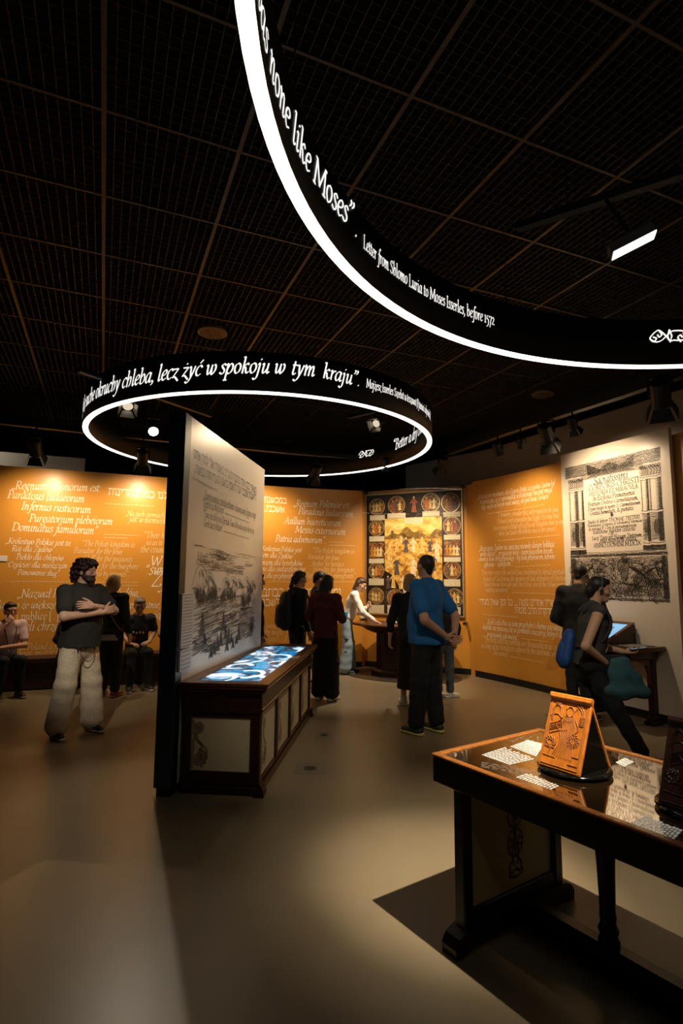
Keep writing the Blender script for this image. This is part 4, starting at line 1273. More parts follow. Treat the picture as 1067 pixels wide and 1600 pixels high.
# ================================================================= PARTITION
A = np.array([-1.235, 4.30])
dp = np.array([0.131, 0.991])
dp /= np.linalg.norm(dp)
PAR = Wall([A, A + dp * 2.33])
PTOP = 2.90
nx, ny = dp[1], -dp[0]
m_ink_soft = mat('soft_brown_ink', (.26, .22, .18), .55)
t_par = thing('partition', (A[0] - .06, A[1] + 1.1, 0), 'tall free standing white partition printed with Hebrew text and a town engraving', 'partition')
m_post = mat('blue_lit_black_edge', (0.005, 0.024, 0.034), 0.35)  # near-black post, tint of the blue light put into its colour
fr = (np.array([A[0], A[1], 0]), np.array([nx, ny, 0]), np.array([dp[0], dp[1], 0]), np.array([0, 0, 1.0]))
MB().box((-.135, -.012, .06), (.0, .10, PTOP), fr, .003).build('edge_post', m_post, t_par)
MB().box((-.115, .0, .0), (-.01, 2.3, .06), fr).build('plinth', m_black, t_par)
MB().box((-.125, .10, .06), (-.015, 2.33, PTOP), fr).build('core', m_black, t_par)
MB().box((-.015, .10, .06), (.0, 2.33, PTOP - .004), fr).build('printed_board', m_white_print, t_par)
MB().box((-.14, .10, .06), (-.125, 2.33, PTOP - .004), fr).build('printed_board', m_white_print, t_par)
pq = lambda u, v: (265 + u * 155 / 564, 640 + v * 440 / 1600)


def pline(text, u0, v0, u1, v1, **o):
    a, b = pq(u0, v0), pq(u1, v1)
    return (text, a[0], a[1], b[0], b[1], o)


lettering('hebrew_lettering', [
    pline('\u05de\u05e6\u05d0\u05ea\u05d9 \u05d1\u05db\u05dd \u05d0\u05d7\u05d3 \u05db\u05ea\u05d1\u05dd \u05d4\u05e0\u05e2\u05e8\u05d9\u05dd \u05d1\u05d0\u05de\u05e8\u05d5 \u05d0\u05dc\u05d9 \u05dc\u05de\u05d4 \u05d0\u05ea\u05dd', 135, 272, 492, 478, kz=1.25),
    pline('\u05d4\u05d9\u05d5\u05e9\u05d1\u05d9\u05dd \u05d0\u05de\u05db\u05dd \u05d9\u05e2\u05e0\u05d5 \u05dc\u05d4\u05d0\u05de\u05d9\u05df \u05db\u05d9\u05e9\u05dd \u05d4\u05e0\u05e2\u05e8\u05d9 \u05d4\u05d5\u05d4 \u05d1\u05de\u05e9\u05d4.', 140, 358, 490, 520, kz=1.25)], PAR, m_ink_mid, t_par, .0025)
lettering('lettering', [
    pline('\u201eZapytywani\u0105 czterdziestkami o dawn\u0105 wi\u0105r\u0119 Egipcie i tego', 190, 504, 488, 620, kz=1.3), pline('Egipcie za M\u00f3j\u017ceszem\u201d', 190, 552, 310, 592, kz=1.3),
    pline('\u201cI was not able in a Christian Town: Why did you put silver to our', 190, 610, 478, 706, kz=1.3), pline('Greek tax to Master\u201d', 190, 662, 300, 694, kz=1.3)], PAR, m_ink_mid, t_par, .0025, thick=1.6, thin=.6)
sm = []
for (u0, v0, u1, v1) in [(130, 385, 272, 462), (130, 395, 240, 450), (315, 590, 452, 645), (305, 692, 450, 735)]:
    (s0, z0), (s1, z1) = PAR.hit(*pq(u0, v0)), PAR.hit(*pq(u1, v1))
    for q in greek(s0, s1, 0, .016, rng):
        q[:, 1] += z0 + (z1 - z0) * (q[:, 0] - s0) / (s1 - s0)
        sm.append(q)
V, F = ribbons(sm, PAR, .0025, .009, .005)
tag(mesh('fine_print', V, F, m_ink_soft, t_par), kind='stuff')
# the engraved town by a river: sky strokes, hills, houses with towers, water lines, boat, firs
ik, im = [], []
U0, U1, Q0, Q1 = .26, 2.02, .94, 1.87


def pr(x, y):
    return (U0 + (U1 - U0) * x, Q0 + (Q1 - Q0) * y)


def st(*pts):
    return np.array([pr(*p) for p in _spline(pts, 4)])


def stl(*pts):
    return np.array([pr(*p) for p in pts])


for k in range(150):
    x, y = rng.random() * .85, .78 + .2 * rng.random() ** 1.5
    if rng.random() < .75 - 1.0 * abs(x - .3):
        l = rng.uniform(.06, .22)
        im.append(st((x, y), (x + l / 2, y - .006 + rng.uniform(-.01, .01)), (x + l, y - .004)))
for k in range(40):
    x, y = rng.gauss(.32, .06), rng.gauss(.93, .025)
    ik.append(st((x, y), (x + .02, y - .02), (x + .07, y - .01)))
ik.append(stl((.0, .99), (.07, .992), (.14, .985)))
ik.append(stl((.0, .995), (.1, .997)))
for text, x0, y0, x1, y1 in [('Mons', .03, .845, .16, .843), ('Tumu', .22, .80, .33, .797), ('oppidum in Tumau', .45, .755, .75, .745), ('By wisl za mur', .25, .42, .48, .415), ('Zamek', .74, .30, .84, .30), ('wieza nad', .7, .27, .86, .27)]:
    q, w = line_strokes(text, .15, 3)
    a, b = pr(x0, y0), pr(x1, y1)
    ik += put(q, *a, *b, w)[0]
hills = [(-.02, .62, .22, .20), (.13, .63, .16, .13), (.38, .63, .14, .08), (.5, .62, .15, .10), (.62, .62, .13, .07), (.76, .62, .14, .10), (.88, .60, .14, .08)]
for (x, y, w, h) in hills:
    P = [(x, y), (x + w * .25, y + h * .8), (x + w * .5, y + h), (x + w * .8, y + h * .7), (x + w, y)]
    ik.append(st(*P))
    for k in range(16):
        t = rng.random()
        px_ = x + w * (.35 + .6 * t)
        py_ = y + h * (.85 - .8 * abs(t - .2))
        im.append(st((px_, py_), (px_ + .012, py_ - .03), (px_ + .016, py_ - .06)))
        if k % 2:
            ik.append(st((px_ + .01, py_ - .01), (px_ + .022, py_ - .045)))
for k in range(60):
    x = rng.uniform(.0, .98)
    y = .60 + rng.uniform(-.03, .025)
    ik.append(spiral(x, y, rng.uniform(.006, .014), 1.2, rng.random() * 6))
    ik[-1] = np.stack([U0 + (U1 - U0) * (x + (ik[-1][:, 0] - x)), Q0 + (Q1 - Q0) * (y + (ik[-1][:, 1] - y))], 1)


def house(x, y, w, h, tower=False):
    ik.append(stl((x, y), (x, y + h), (x + w / 2, y + h * (2.3 if tower else 1.5)), (x + w, y + h), (x + w, y)))
    n = max(3, int(w / .007))
    for k in range(n):
        xx = x + w * (.5 + .5 * k / n)
        ik.append(stl((xx, y), (xx + .001, y + h * .5), (xx, y + h)))
    for k in range(4):
        im.append(stl((x, y + h * k / 4), (x + w, y + h * k / 4)))


for k in range(70):
    x = rng.uniform(.02, .60)
    house(x, .50 + rng.uniform(-.03, .05), rng.uniform(.018, .035), rng.uniform(.03, .07), rng.random() < .3)
for k in range(22):
    x = rng.uniform(.70, .90)
    house(x, .40 + rng.uniform(-.03, .05), rng.uniform(.02, .04), rng.uniform(.05, .10), rng.random() < .35)
for k in range(9):
    house(rng.uniform(.84, .98), .54 + rng.uniform(-.02, .03), .025, .05, k % 3 == 0)
for k in range(620):
    y = rng.uniform(.02, .52)
    x = rng.uniform(-.0, .95)
    if .68 < x < .9 and y > .36:
        continue
    l = rng.uniform(.05, .2)
    dens = .9 if y < .3 or x < .4 else .5
    if rng.random() < dens:
        (im if k % 3 else ik).append(st((x, y), (x + l / 2, y + .012 + rng.uniform(-.006, .006)), (min(x + l, 1.0), y + .02 + rng.uniform(-.006, .006))))
for k in range(46):
    x = rng.uniform(.7, .9)
    ik.append(stl((x, .36 + rng.uniform(-.02, .02)), (x + .05, .365)))
# boat
for k in range(7):
    ik.append(st((.53, .30 + .006 * k), (.58, .275 + .008 * k), (.64, .31 + .006 * k)))
ik.append(st((.55, .32), (.58, .37), (.62, .35), (.64, .32)))


def fir(x, y, h):
    ik.append(stl((x, y), (x, y + h)))
    n = 16
    for k in range(n):
        f = k / n
        w = .035 * (1.1 - f) * (h / .2) ** .5
        for sg in (-1, 1):
            for q in (0, .008):
                ik.append(st((x, y + h * (.1 + .9 * f) + q), (x + sg * w * .6, y + h * (.1 + .9 * f) - .008 + q), (x + sg * w, y + h * (.06 + .9 * f) - .012 + q)))


for (x, y, h) in [(.13, .16, .24), (.17, .10, .10), (.43, .16, .22), (.47, .08, .16), (.40, .04, .14), (.35, .0, .16), (.30, -.03, .14), (.52, .02, .18), (.57, .03, .10), (.50, -.04, .14), (.70, .02, .20), (.26, -.04, .1), (.60, -.03, .10), (.66, .0, .1)]:
    fir(x, y, h)
for k in range(90):
    x = rng.uniform(0, .36)
    y = .12 - .12 * (x / .36) + rng.uniform(-.05, .06)
    ik.append(st((x, y), (x + .02, y + .015), (x + .05, y + .003)))
for k in range(60):
    a0 = rng.uniform(0, 6.28)
    x, y = .94 + .05 * math.cos(a0) * rng.random(), .13 + .12 * math.sin(a0) * rng.random()
    ik.append(st((x, y), (x + .01, y + .03), (x + .015, y - .01)))
V, F = ribbons(ik, PAR, .0025, .0054, .0032)
tag(mesh('town_engraving', V, F, m_ink_mid, t_par), kind='stuff')
V, F = ribbons(im, PAR, .0022, .0045, .0028)
tag(mesh('town_engraving_halftone', V, F, m_ink_soft, t_par), kind='stuff')
# two text cards fixed on the near edge
for (u0, u1, z0, z1, nl, lab) in [(.03, .255, 1.06, 1.475, 17, 'upper'), (.03, .245, .885, 1.045, 5, 'lower')]:
    V = np.vstack([PAR.pos([u0, u1, u1, u0], [z0, z0, z1, z1], .016), PAR.pos([u0, u1, u1, u0], [z0, z0, z1, z1], .0)])
    t = thing('text_card', PAR.pos(u0, z0, .01), 'taller white text card on the near edge of the partition' if lab == 'upper' else 'smaller square white card under the taller text card on the partition', 'card')
    mesh('card', V, [(0, 1, 2, 3), (0, 4, 5, 1), (1, 5, 6, 2), (2, 6, 7, 3), (3, 7, 4, 0)], m_paper, t)
    q = []
    for k in range(nl):
        q += greek(u0 + .02, u1 - .02, z0 + (z1 - z0) * (k + .5) / nl, .012, rng)
    V, F = ribbons(q, PAR, .0168, .008, .005)
    tag(mesh('card_print', V, F, m_ink_soft, t), kind='stuff')

# ================================================================= LOW CASE WITH THE LIT MAP SCREEN, along the partition
B = np.array([-0.585, 4.31])
Bf = np.array([-0.335, 6.78])
de = Bf - B
LEN = np.linalg.norm(de)
de /= LEN
ne = np.array([-de[1], de[0]])  # towards the partition
CW = .615
t_case = thing('map_case', (*(B + ne * CW / 2 + de * LEN / 2), 0), 'low mahogany case with cream panels and a glowing blue map screen', 'display case')
fc = (np.array([B[0], B[1], 0]), np.array([ne[0], ne[1], 0]), np.array([de[0], de[1], 0]), np.array([0, 0, 1.0]))
HT = .815
MB().box((-.0, .0, .0), (CW, LEN, .06), fc, .012).box((.02, .02, .06), (CW, LEN - .02, .095), fc, .012).build('plinth', m_wood, t_case)
for y in (0.0, LEN - .06):
    b = MB()
    P = [(0, 0), (.05, 0), (.05, .02), (.0, .10), (-.02, .07), (-.035, .03), (-.03, 0)]
    o, ex, ey, ez = fc
    b.prism([o + ex * (p[0]) + ey * (y - .02) + ez * p[1] for p in P], ey * .09)
    b.build('scroll_foot', m_wood, t_case)
MB().box((.045, .045, .09), (CW - .01, LEN - .045, .58), fc).build('carcass', m_wood, t_case)
# near end: frame with one cream panel; long side: four cream panels between posts
for x in (.03, CW - .07):
    MB().box((x, .022, .09), (x + .06, .06, .60), fc, .005).build('post', m_wood, t_case)
MB().box((.03, .024, .545), (CW - .01, .06, .60), fc, .004).build('rail', m_wood, t_case)
MB().box((.03, .024, .09), (CW - .01, .06, .16), fc, .004).build('rail', m_wood, t_case)
MB().box((.09, .034, .16), (CW - .07, .046, .545), fc).build('cream_panel', m_cream, t_case)
EF = Flat(fc[0] + fc[1] * (CW - .075) + fc[2] * .034, -fc[1], fc[3])
V, F = ribbons([q + np.array([.0, .165]) for q in scroll_panel(.37)], EF, .0015, .022, .013)
mesh('scroll_print', V, F, m_scroll, t_case)
npan = 4
for k in range(npan + 1):
    y = .02 + (LEN - .10) * k / npan
    MB().box((.012, y, .09), (.06, y + .06, .60), fc, .006).build('post', m_wood, t_case)
    if k < npan:
        y1 = .02 + (LEN - .10) * (k + 1) / npan
        MB().box((.034, y + .05, .10), (.046, y1 + .01, .60), fc).build('cream_panel', m_cream, t_case)
        SF = Flat(fc[0] + fc[1] * .034 + fc[2] * (y + .09), fc[2], fc[3])
        V, F = ribbons([q + np.array([.07, .12]) for q in scroll_panel(.42)], SF, .0015, .018, .01)
        mesh('scroll_print', V, F, m_scroll, t_case)
MB().box((-.01, -.005, .595), (CW, LEN, .625), fc, .008).box((.0, .005, .622), (CW, LEN - .01, .765), fc, .004).build('apron', m_wood, t_case)
MB().box((-.03, -.03, .74), (CW + .02, LEN + .03, .765), fc, .01).box((-.05, -.05, .765), (CW + .02, LEN + .05, .79), fc, .011).build('moulding', m_wood_top, t_case)
# top: frame around a sunken screen
x0, x1, y0, y1 = .045, CW - .085, .06, LEN - .14
for nm, a, b in [('top_board', (-.055, -.055, .79), (x0, LEN + .055, HT)), ('top_board', (x1, -.055, .79), (CW + .02, LEN + .055, HT)), ('top_board', (x0, -.055, .79), (x1, y0, HT)), ('top_board', (x0, y1, .79), (x1, LEN + .055, HT))]:
    MB().box(a, b, fc, .004).build(nm, m_wood_top, t_case)
m_screen = bpy.data.materials.new('map_screen')
m_screen.use_nodes = True
nt = m_screen.node_tree
b = nt.nodes['Principled BSDF']
b.inputs['Base Color'].default_value = (.004, .006, .01, 1)
b.inputs['Roughness'].default_value = .12
tc = nt.nodes.new('ShaderNodeTexCoord')
nz = nt.nodes.new('ShaderNodeTexNoise')
nz.inputs['Scale'].default_value = 2.1
nz.inputs['Detail'].default_value = 3
nz.inputs['Distortion'].default_value = 2.4
wv = nt.nodes.new('ShaderNodeTexWave')
wv.wave_type = 'RINGS'
wv.inputs['Scale'].default_value = 6
wv.inputs['Distortion'].default_value = 9
wv.inputs['Detail'].default_value = 2
wv.inputs['Detail Scale'].default_value = .8
r1 = nt.nodes.new('ShaderNodeValToRGB')
e = r1.color_ramp.elements
e[0].position, e[0].color = .30, (.02, .20, .45, 1)
e[1].position, e[1].color = .66, (.95, .97, 1, 1)
for p, c in [(.40, (.03, .34, .62, 1)), (.45, (.02, .04, .07, 1)), (.53, (.06, .09, .13, 1)), (.56, (.05, .42, .75, 1)), (.60, (.55, .72, .85, 1))]:
    q = e.new(p)
    q.color = c
r2 = nt.nodes.new('ShaderNodeValToRGB')
r2.color_ramp.elements[0].color = (.35, .45, .55, 1)
r2.color_ramp.elements[1].color = (1, 1, 1, 1)
mxr = nt.nodes.new('ShaderNodeMix')
mxr.data_type = 'RGBA'
mxr.blend_type = 'MULTIPLY'
mxr.inputs[0].default_value = .8
nt.links.new(tc.outputs['Object'], nz.inputs['Vector'])
nt.links.new(tc.outputs['Object'], wv.inputs['Vector'])
nt.links.new(nz.outputs['Fac'], r1.inputs['Fac'])
nt.links.new(wv.outputs['Fac'], r2.inputs['Fac'])
nt.links.new(r1.outputs['Color'], mxr.inputs[6])
nt.links.new(r2.outputs['Color'], mxr.inputs[7])
nt.links.new(mxr.outputs[2], b.inputs['Emission Color'])
b.inputs['Emission Strength'].default_value = 1.2
MB().box((x0, y0, .775), (x1, y1, HT - .012), fc).build('screen', m_screen, t_case)
TF = Flat(fc[0] + fc[1] * (CW - .085) + fc[2] * y0 + np.array([0, 0, HT - .012]), -fc[1], fc[2])
m_cloud = mat('lit_map_white', (.9, .95, 1), .2, emit=1.0, ecol=(.86, .94, 1))
m_sea = mat('lit_map_blue', (.1, .5, .8), .2, emit=.75, ecol=(.06, .48, .85))
WX, WY = x1 - x0, y1 - y0
cl, se = [], []
for (cx, cy, r, a0, tn, sg, w) in [(.14, .08, .10, 2.6, .55, -1, .05), (.30, .17, .12, 2.2, .6, -1, .05), (.40, .10, .06, 0, .5, 1, .04), (.45, .42, .13, 2.8, .5, -1, .04), (.12, .34, .10, .4, .5, 1, .04), (.33, .62, .12, 2.4, .55, -1, .04), (.10, .72, .09, .2, .6, 1, .04), (.40, .88, .10, 2.0, .5, -1, .03)]:
    t = np.linspace(0, 1, 18)
    a = a0 + sg * tn * 2 * math.pi * t
    cl.append(np.stack([np.clip(cx + r * np.cos(a), .02, WX - .03), np.clip(cy * WY + r * 1.5 * np.sin(a), .03, WY - .04)], 1))
for k in range(7):
    t = np.linspace(-1.2, 1.2, 14)
    se.append(np.stack([np.clip(.22 + (.05 + .018 * k) * np.cos(t + .3), .01, WX - .02), np.clip(.36 * WY + (.08 + .03 * k) * np.sin(t) * 1.4, .02, WY - .02)], 1))
for k in range(5):
    se.append(np.array([(.02 + .05 * k, .90 * WY + .02 * (k % 2)), (.05 + .07 * k, .93 * WY), (.08 + .07 * k, .9 * WY)]).clip(.015, WX - .02))
for c_ in cl:
    V, F = ribbons([c_], TF, .0012, .062, .018, 1.2)
    mesh('map_land', V, F, m_cloud, t_case)
for c_ in se:
    V, F = ribbons([c_], TF, .0009, .014, .006, .6)
    mesh('map_current', V, F, m_sea, t_case)
o_, ex_, ey_, ez_ = fc
MB().box((-.035, 1.28, HT), (.035, 1.46, HT + .006), fc).build('caption_plate', mat('pale_plate', (.42, .34, .24), .5), t_case)

# ================================================================= WOODEN READING DESK with two book stands, front right
K = np.array([.425, 2.70])
d1 = np.array([.567, -.824])
d1 /= np.linalg.norm(d1)
d2 = np.array([-d1[1], d1[0]])
if d2[1] < 0:
    d2 = -d2
DL, DW, DH = 2.3, .80, .80
t_desk = thing('reading_desk', (*(K + d1 * DL / 2 + d2 * DW / 2), 0), 'long mahogany desk with dark glass top and cream end panel', 'desk')
fd = (np.array([K[0], K[1], 0]), np.array([d1[0], d1[1], 0]), np.array([d2[0], d2[1], 0]), np.array([0, 0, 1.0]))
m_desk = mat('desk_dark_mahogany', (.009, .0035, .002), .38, noise=.3, scale=10, stretch=(6, 1, 6))
m_desk_top = mat('desk_honey_edge', (.28, .098, .022), .26, noise=.3, scale=12, stretch=(1, 6, 6))
m_dglass = mat('dark_desk_glass', (.022, .011, .004), .03, spec=1.0, coat=1.0)
m_dglass.node_tree.nodes['Principled BSDF'].inputs['IOR'].default_value = 2.0
for a, b in [((0, 0, .785), (DL, .032, DH)), ((0, DW - .032, .785), (DL, DW, DH)), ((0, .032, .785), (.032, DW - .032, DH)), ((DL - .032, .032, .785), (DL, DW - .032, DH))]:
    MB().box(a, b, fd, .004).build('top_edge', m_desk_top, t_desk)
MB().box((.032, .032, .77), (DL - .032, DW - .032, DH - .006), fd).build('glass_top', m_dglass, t_desk)
for a, b in [((0.004, .004, .675), (DL, .03, .786)), ((.004, DW - .03, .675), (DL, DW - .004, .786)), ((.004, .03, .675), (.03, DW - .03, .786)), ((DL - .03, .03, .675), (DL - .004, DW - .03, .786))]:
    MB().box(a, b, fd, .004).build('apron', m_desk, t_desk)
for xe in (.09, DL - .15):
    MB().box((xe, .045, .09), (xe + .06, .105, .70), fd, .006).build('leg', m_desk, t_desk)
    MB().box((xe, DW - .105, .09), (xe + .06, DW - .045, .70), fd, .006).build('leg', m_desk, t_desk)
    MB().box((xe + .008, .10, .09), (xe + .052, DW - .10, .155), fd, .006).build('rail', m_desk, t_desk)
    MB().box((xe + .02, .10, .155), (xe + .036, DW - .10, .70), fd).build('cream_panel', mat('desk_cream_panel', (.78, .66, .34), .5, noise=.04, scale=5), t_desk)
    P = [(-.02, 0), (.02, .0), (.05, .02), (DW - .05, .02), (DW - .02, .0), (DW + .02, 0), (DW + .025, .04), (DW + .0, .075), (DW - .05, .095), (.05, .095), (.0, .075), (-.025, .04)]
    o, ex, ey, ez = fd
    MB().prism([o + ex * (xe - .012) + ey * p[0] + ez * p[1] for p in P], ex * .085).build('sled_foot', m_desk, t_desk)
DF = Flat(fd[0] + fd[1] * .1262 + fd[2] * .42, fd[2], fd[3])
V, F = ribbons([q + np.array([0, .20]) for q in candelabrum(.46)], DF, .0012, .013, .007)
mesh('scroll_print', V, F, mat('brown_scroll_print', (.16, .085, .035), .6), t_desk)
for x in (.56, 1.15, 1.74):
    b = MB()
    o, ex, ey, ez = fd
    c = o + ex * x + ey * .46
    b.lathe(c, [(.040, .10), (.044, .12), (.034, .14), (.042, .165), (.030, .19), (.034, .21), (.031, .24), (.036, .40), (.048, .64), (.050, .69)], 14)
    b.build('turned_leg', m_desk, t_desk, True)
MB().box((.12, .40, .0), (DL - .12, .52, .03), fd, .008).box((.12, .42, .03), (DL - .12, .50, .11), fd, .012).build('stretcher', m_desk, t_desk)
# lit text under the glass
TD = Flat(fd[0] + fd[1] * 0 + fd[2] * 0 + np.array([0, 0, DH - .006]), fd[1], fd[2])
m_dtext = mat('lit_desk_text', (.62, .59, .52), .5, emit=.10, ecol=(1, .95, .85))
m_dim_text = mat('dim_desk_text', (.20, .17, .13), .5)


def desk_px(x, y):
    q = onz(x, y, DH - .006) - fd[0]
    return q @ fd[1], q @ fd[2]


def block(corners, n, store, h):
    """Rows of dashes across a quadrilateral (a, b along the first row, d, c along the last)."""
    a, b, c, d = [np.array(desk_px(*p)) for p in corners]
    for k in range(n):
        f = (k + .5) / n
        p, q = a + (d - a) * f, b + (c - b) * f
        L = np.linalg.norm(q - p)
        for g in greek(0, 1 - rng.uniform(0, .08), 0, h / L, rng):
            store.append(np.array([p + (q - p) * g[0, 0], p + (q - p) * g[1, 0]]))


dt = []
for cn in ([(752, 1179), (789, 1167), (838, 1186), (797, 1195)], [(797, 1166), (826, 1156), (850, 1162), (838, 1182)], [(806, 1214), (824, 1208), (875, 1228), (862, 1234)], [(985, 1285), (1008, 1274), (1067, 1297), (1052, 1314)], [(962, 1191), (976, 1184), (992, 1190), (976, 1198)]):
    lt = []
    block(cn, 12 if cn[0][0] != 962 else 5, lt, .013)
    V, F = ribbons(lt, TD, .0006, .0088, .0072)
    tag(mesh('lit_text_block', V, F, m_dtext, t_desk), kind='stuff')
block([(790, 1160), (815, 1150), (845, 1152), (850, 1156)], 3, dt, .02)
block([(752, 1190), (830, 1203), (826, 1213), (752, 1199)], 5, dt, .02)
block([(830, 1201), (850, 1210), (840, 1212), (822, 1206)], 3, dt, .02)
V, F = ribbons(dt, TD, .0006, .006, .004)
tag(mesh('dim_text_block', V, F, m_dim_text, t_desk), kind='stuff')

m_honey = mat('honey_carved_wood', (.54, .165, .014), .5, noise=.22, scale=16, stretch=(5, 5, 1), bump=.05)
m_carve = mat('dark_carved_wood', (.33, .10, .012), .75, noise=.2, scale=20)  # relief lines in a darker brown than the honey boards
m_gloss_black = mat('gloss_black', (.004, .0035, .003), .12, spec=.6)


def book_stand(x, y, w, dep, h, label, wood=m_honey, carve=m_carve):
    """Two carved boards leaned together over a black wedge on a black dish."""
    o, ex, ey, ez = fd
    c = o + ex * x + ey * y + ez * DH
    t = thing('carved_book_stand', c, label, 'book stand', 'carved stands on the desk')
    fr_ = (c, ex, ey, ez)
    MB().lathe(c + ez * .0, [(.115, 0), (.150, .006), (.150, .012), (.13, .016), (.05, .018)], 30).build('dish', m_gloss_black, t, True)
    hw, z0 = w / 2, .018
    tri = [(-hw + .004, -dep / 2 + .016, z0), (-hw + .004, dep / 2 - .016, z0), (-hw + .004, 0, z0 + h - .02)]
    MB().prism([c + ex * p[0] + ey * p[1] + ez * p[2] for p in tri], ex * (w - .008)).build('black_wedge', m_gloss_black, t)
    sl = math.hypot(dep / 2, h)
    out = []
    for sg in (-1, 1):
        up = (ey * (-sg) * dep / 2 + ez * h) / sl
        nn = np.cross(ex, up) * (1 if sg < 0 else -1)
        bo = c + ey * sg * dep / 2 + ez * z0
        fb = (bo - ex * hw, ex, up, nn)
        o_b = MB().box((0, 0, -.016), (w, sl + .006, 0), fb, .004).build('carved_board', wood, t)
        out.append((o_b, fb, sl))
    MB().tube([c - ex * (hw + .001) + ez * (z0 + h + .001), c + ex * (hw + .001) + ez * (z0 + h + .001)], .010, 10).build('hinge_spine', wood, t)
    ob, fb, sl = out[0]
    S = Flat(fb[0], fb[1], fb[2])
    q = []
    m_ = .014
    q += [np.array([(m_, m_), (w - m_, m_)]), np.array([(w - m_, m_), (w - m_, sl - m_)]), np.array([(w - m_, sl - m_), (m_, sl - m_)]), np.array([(m_, sl - m_), (m_, m_)])]
    arch = _spline([(m_ + .01, .66 * sl), (m_ + .016, .84 * sl), (w * .3, .93 * sl), (w * .5, .955 * sl), (w * .7, .93 * sl), (w - m_ - .016, .84 * sl), (w - m_ - .01, .66 * sl)])
    q += [arch, arch * np.array([.93, .985]) + np.array([w * .035, -.004])]
    for sx in (0, 1):
        for k in range(4):
            xx = m_ + .012 + .009 * k
            yy = sl * (.95 - .015 * k)
            q.append(np.array([(xx, yy), (xx + .01, yy - .02)]) * np.array([1, 1]) if not sx else np.array([(w - xx, yy), (w - xx - .01, yy - .02)]))
    # a robed man holding a tablet, a crouching lion-like mass, pavement lines
    C0 = w * .55
    q += [oval_poly(C0, sl * .80, .016, .021, 16), _spline([(C0 - .02, sl * .82), (C0, sl * .87), (C0 + .02, sl * .82)])]
    q += [_spline([(C0 - .012, sl * .77), (C0 - .02, sl * .70), (C0, sl * .66), (C0 + .02, sl * .70), (C0 + .012, sl * .77)])]
    for k in range(9):
        f = (k - 4) / 4
        q.append(_spline([(C0 + .018 * f, sl * .72), (C0 + .034 * f, sl * .56), (C0 + .028 * f + .006, sl * .38), (C0 + .045 * f - .004, sl * .17)]))
    q += [_spline([(C0 - .03, sl * .70), (C0 - .055, sl * .60), (C0 - .03, sl * .52), (C0, sl * .55)]), _spline([(C0 + .03, sl * .70), (C0 + .05, sl * .58), (C0 + .03, sl * .5)])]
    q += [np.array([(.02, sl * .58), (.075, sl * .66), (.085, sl * .54), (.03, sl * .46), (.02, sl * .58)])] + [np.array([(.026, sl * (.56 - .02 * k)), (.08, sl * (.635 - .02 * k))]) for k in range(4)]
    for k in range(12):
        a = k * .55
        q.append(spiral(C0 + .035 + .018 * math.cos(a), sl * (.42 + .06 * math.sin(a)), .010, 1.1, a, 1, 12))
        q.append(spiral(w * .2 + .02 * math.cos(a), sl * (.34 + .05 * math.sin(a)), .009, 1.1, a, -1, 12))
    q += [np.array([(m_, sl * .28), (w * .33, sl * .27)]), np.array([(m_, sl * .16), (w * .38, sl * .15)]), np.array([(w * .75, sl * .22), (w - m_, sl * .22)]), np.array([(w * .7, sl * .11), (w - m_, sl * .11)]), np.array([(w * .25, sl * .27), (w * .2, sl * .16)])]
    q += [np.array([(w * .80, sl * (.64 + .022 * k)), (w * .90, sl * (.64 + .022 * k))]) for k in range(6)]
    q += [_spline([(w * .12, sl * .80), (w * .2, sl * .86), (w * .3, sl * .84), (w * .32, sl * .74)]), _spline([(w * .1, sl * .7), (w * .25, sl * .74), (w * .36, sl * .7)])]
    V, F = ribbons(q, S, .0003, .0060, .0040, ridge=.0028)
    mesh('relief_carving', V, F, carve, ob)
    return t


book_stand(.503, .352, .195, .235, .278, 'upright pair of carved honey wood boards at the middle of the desk')
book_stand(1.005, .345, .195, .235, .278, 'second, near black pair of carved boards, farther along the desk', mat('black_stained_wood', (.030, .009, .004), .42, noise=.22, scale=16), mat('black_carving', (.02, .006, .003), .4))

# ================================================================= WALL CONSOLE with tilted touch screen, under the title page
ew = np.array([.59, -1.32, 0]) / math.hypot(.59, 1.32)
nw = np.array([ew[1], -ew[0], 0])  # out of the wall
Wp = np.array([3.10, 7.78, 0.0]) + ew * .10
fw = (Wp, ew, nw, np.array([0, 0, 1.0]))
t_con = thing('wall_console', Wp + ew * 1.0 + nw * .2, 'mahogany wall console with a tilted touch screen under the title page', 'console')
CH = .86
MB().box((.40, .05, CH - .05), (1.38, .62, CH), fw, .012).build('console_top', m_wood, t_con)
MB().box((.40, .585, CH - .04), (1.38, .635, CH + .006), fw, .006).box((1.345, .05, CH - .04), (1.395, .62, CH + .006), fw, .006).build('console_moulding', m_wood_top, t_con)
MB().box((.46, .09, CH - .14), (1.32, .54, CH - .05), fw, .01).build('console_frieze', m_wood, t_con)
for x in (.50, 1.24):
    b = MB()
    b.box((x, .12, .10), (x + .075, .20, CH - .12), fw, .008)
    b.build('column', m_wood, t_con)
    MB().box((x - .02, .08, 0), (x + .095, .26, .05), fw, .01).box((x - .008, .10, .05), (x + .083, .23, .10), fw, .01).build('column_foot', m_wood, t_con)
    o, ex, ey, ez = fw
    arc = [(.20, CH - .42), (.21, CH - .30), (.25, CH - .21), (.34, CH - .16), (.50, CH - .135), (.50, CH - .10), (.20, CH - .10)]
    MB().prism([o + ex * (x + .012) + ey * p[0] + ez * p[1] for p in arc], ex * .05).build('bracket', m_wood_top, t_con)
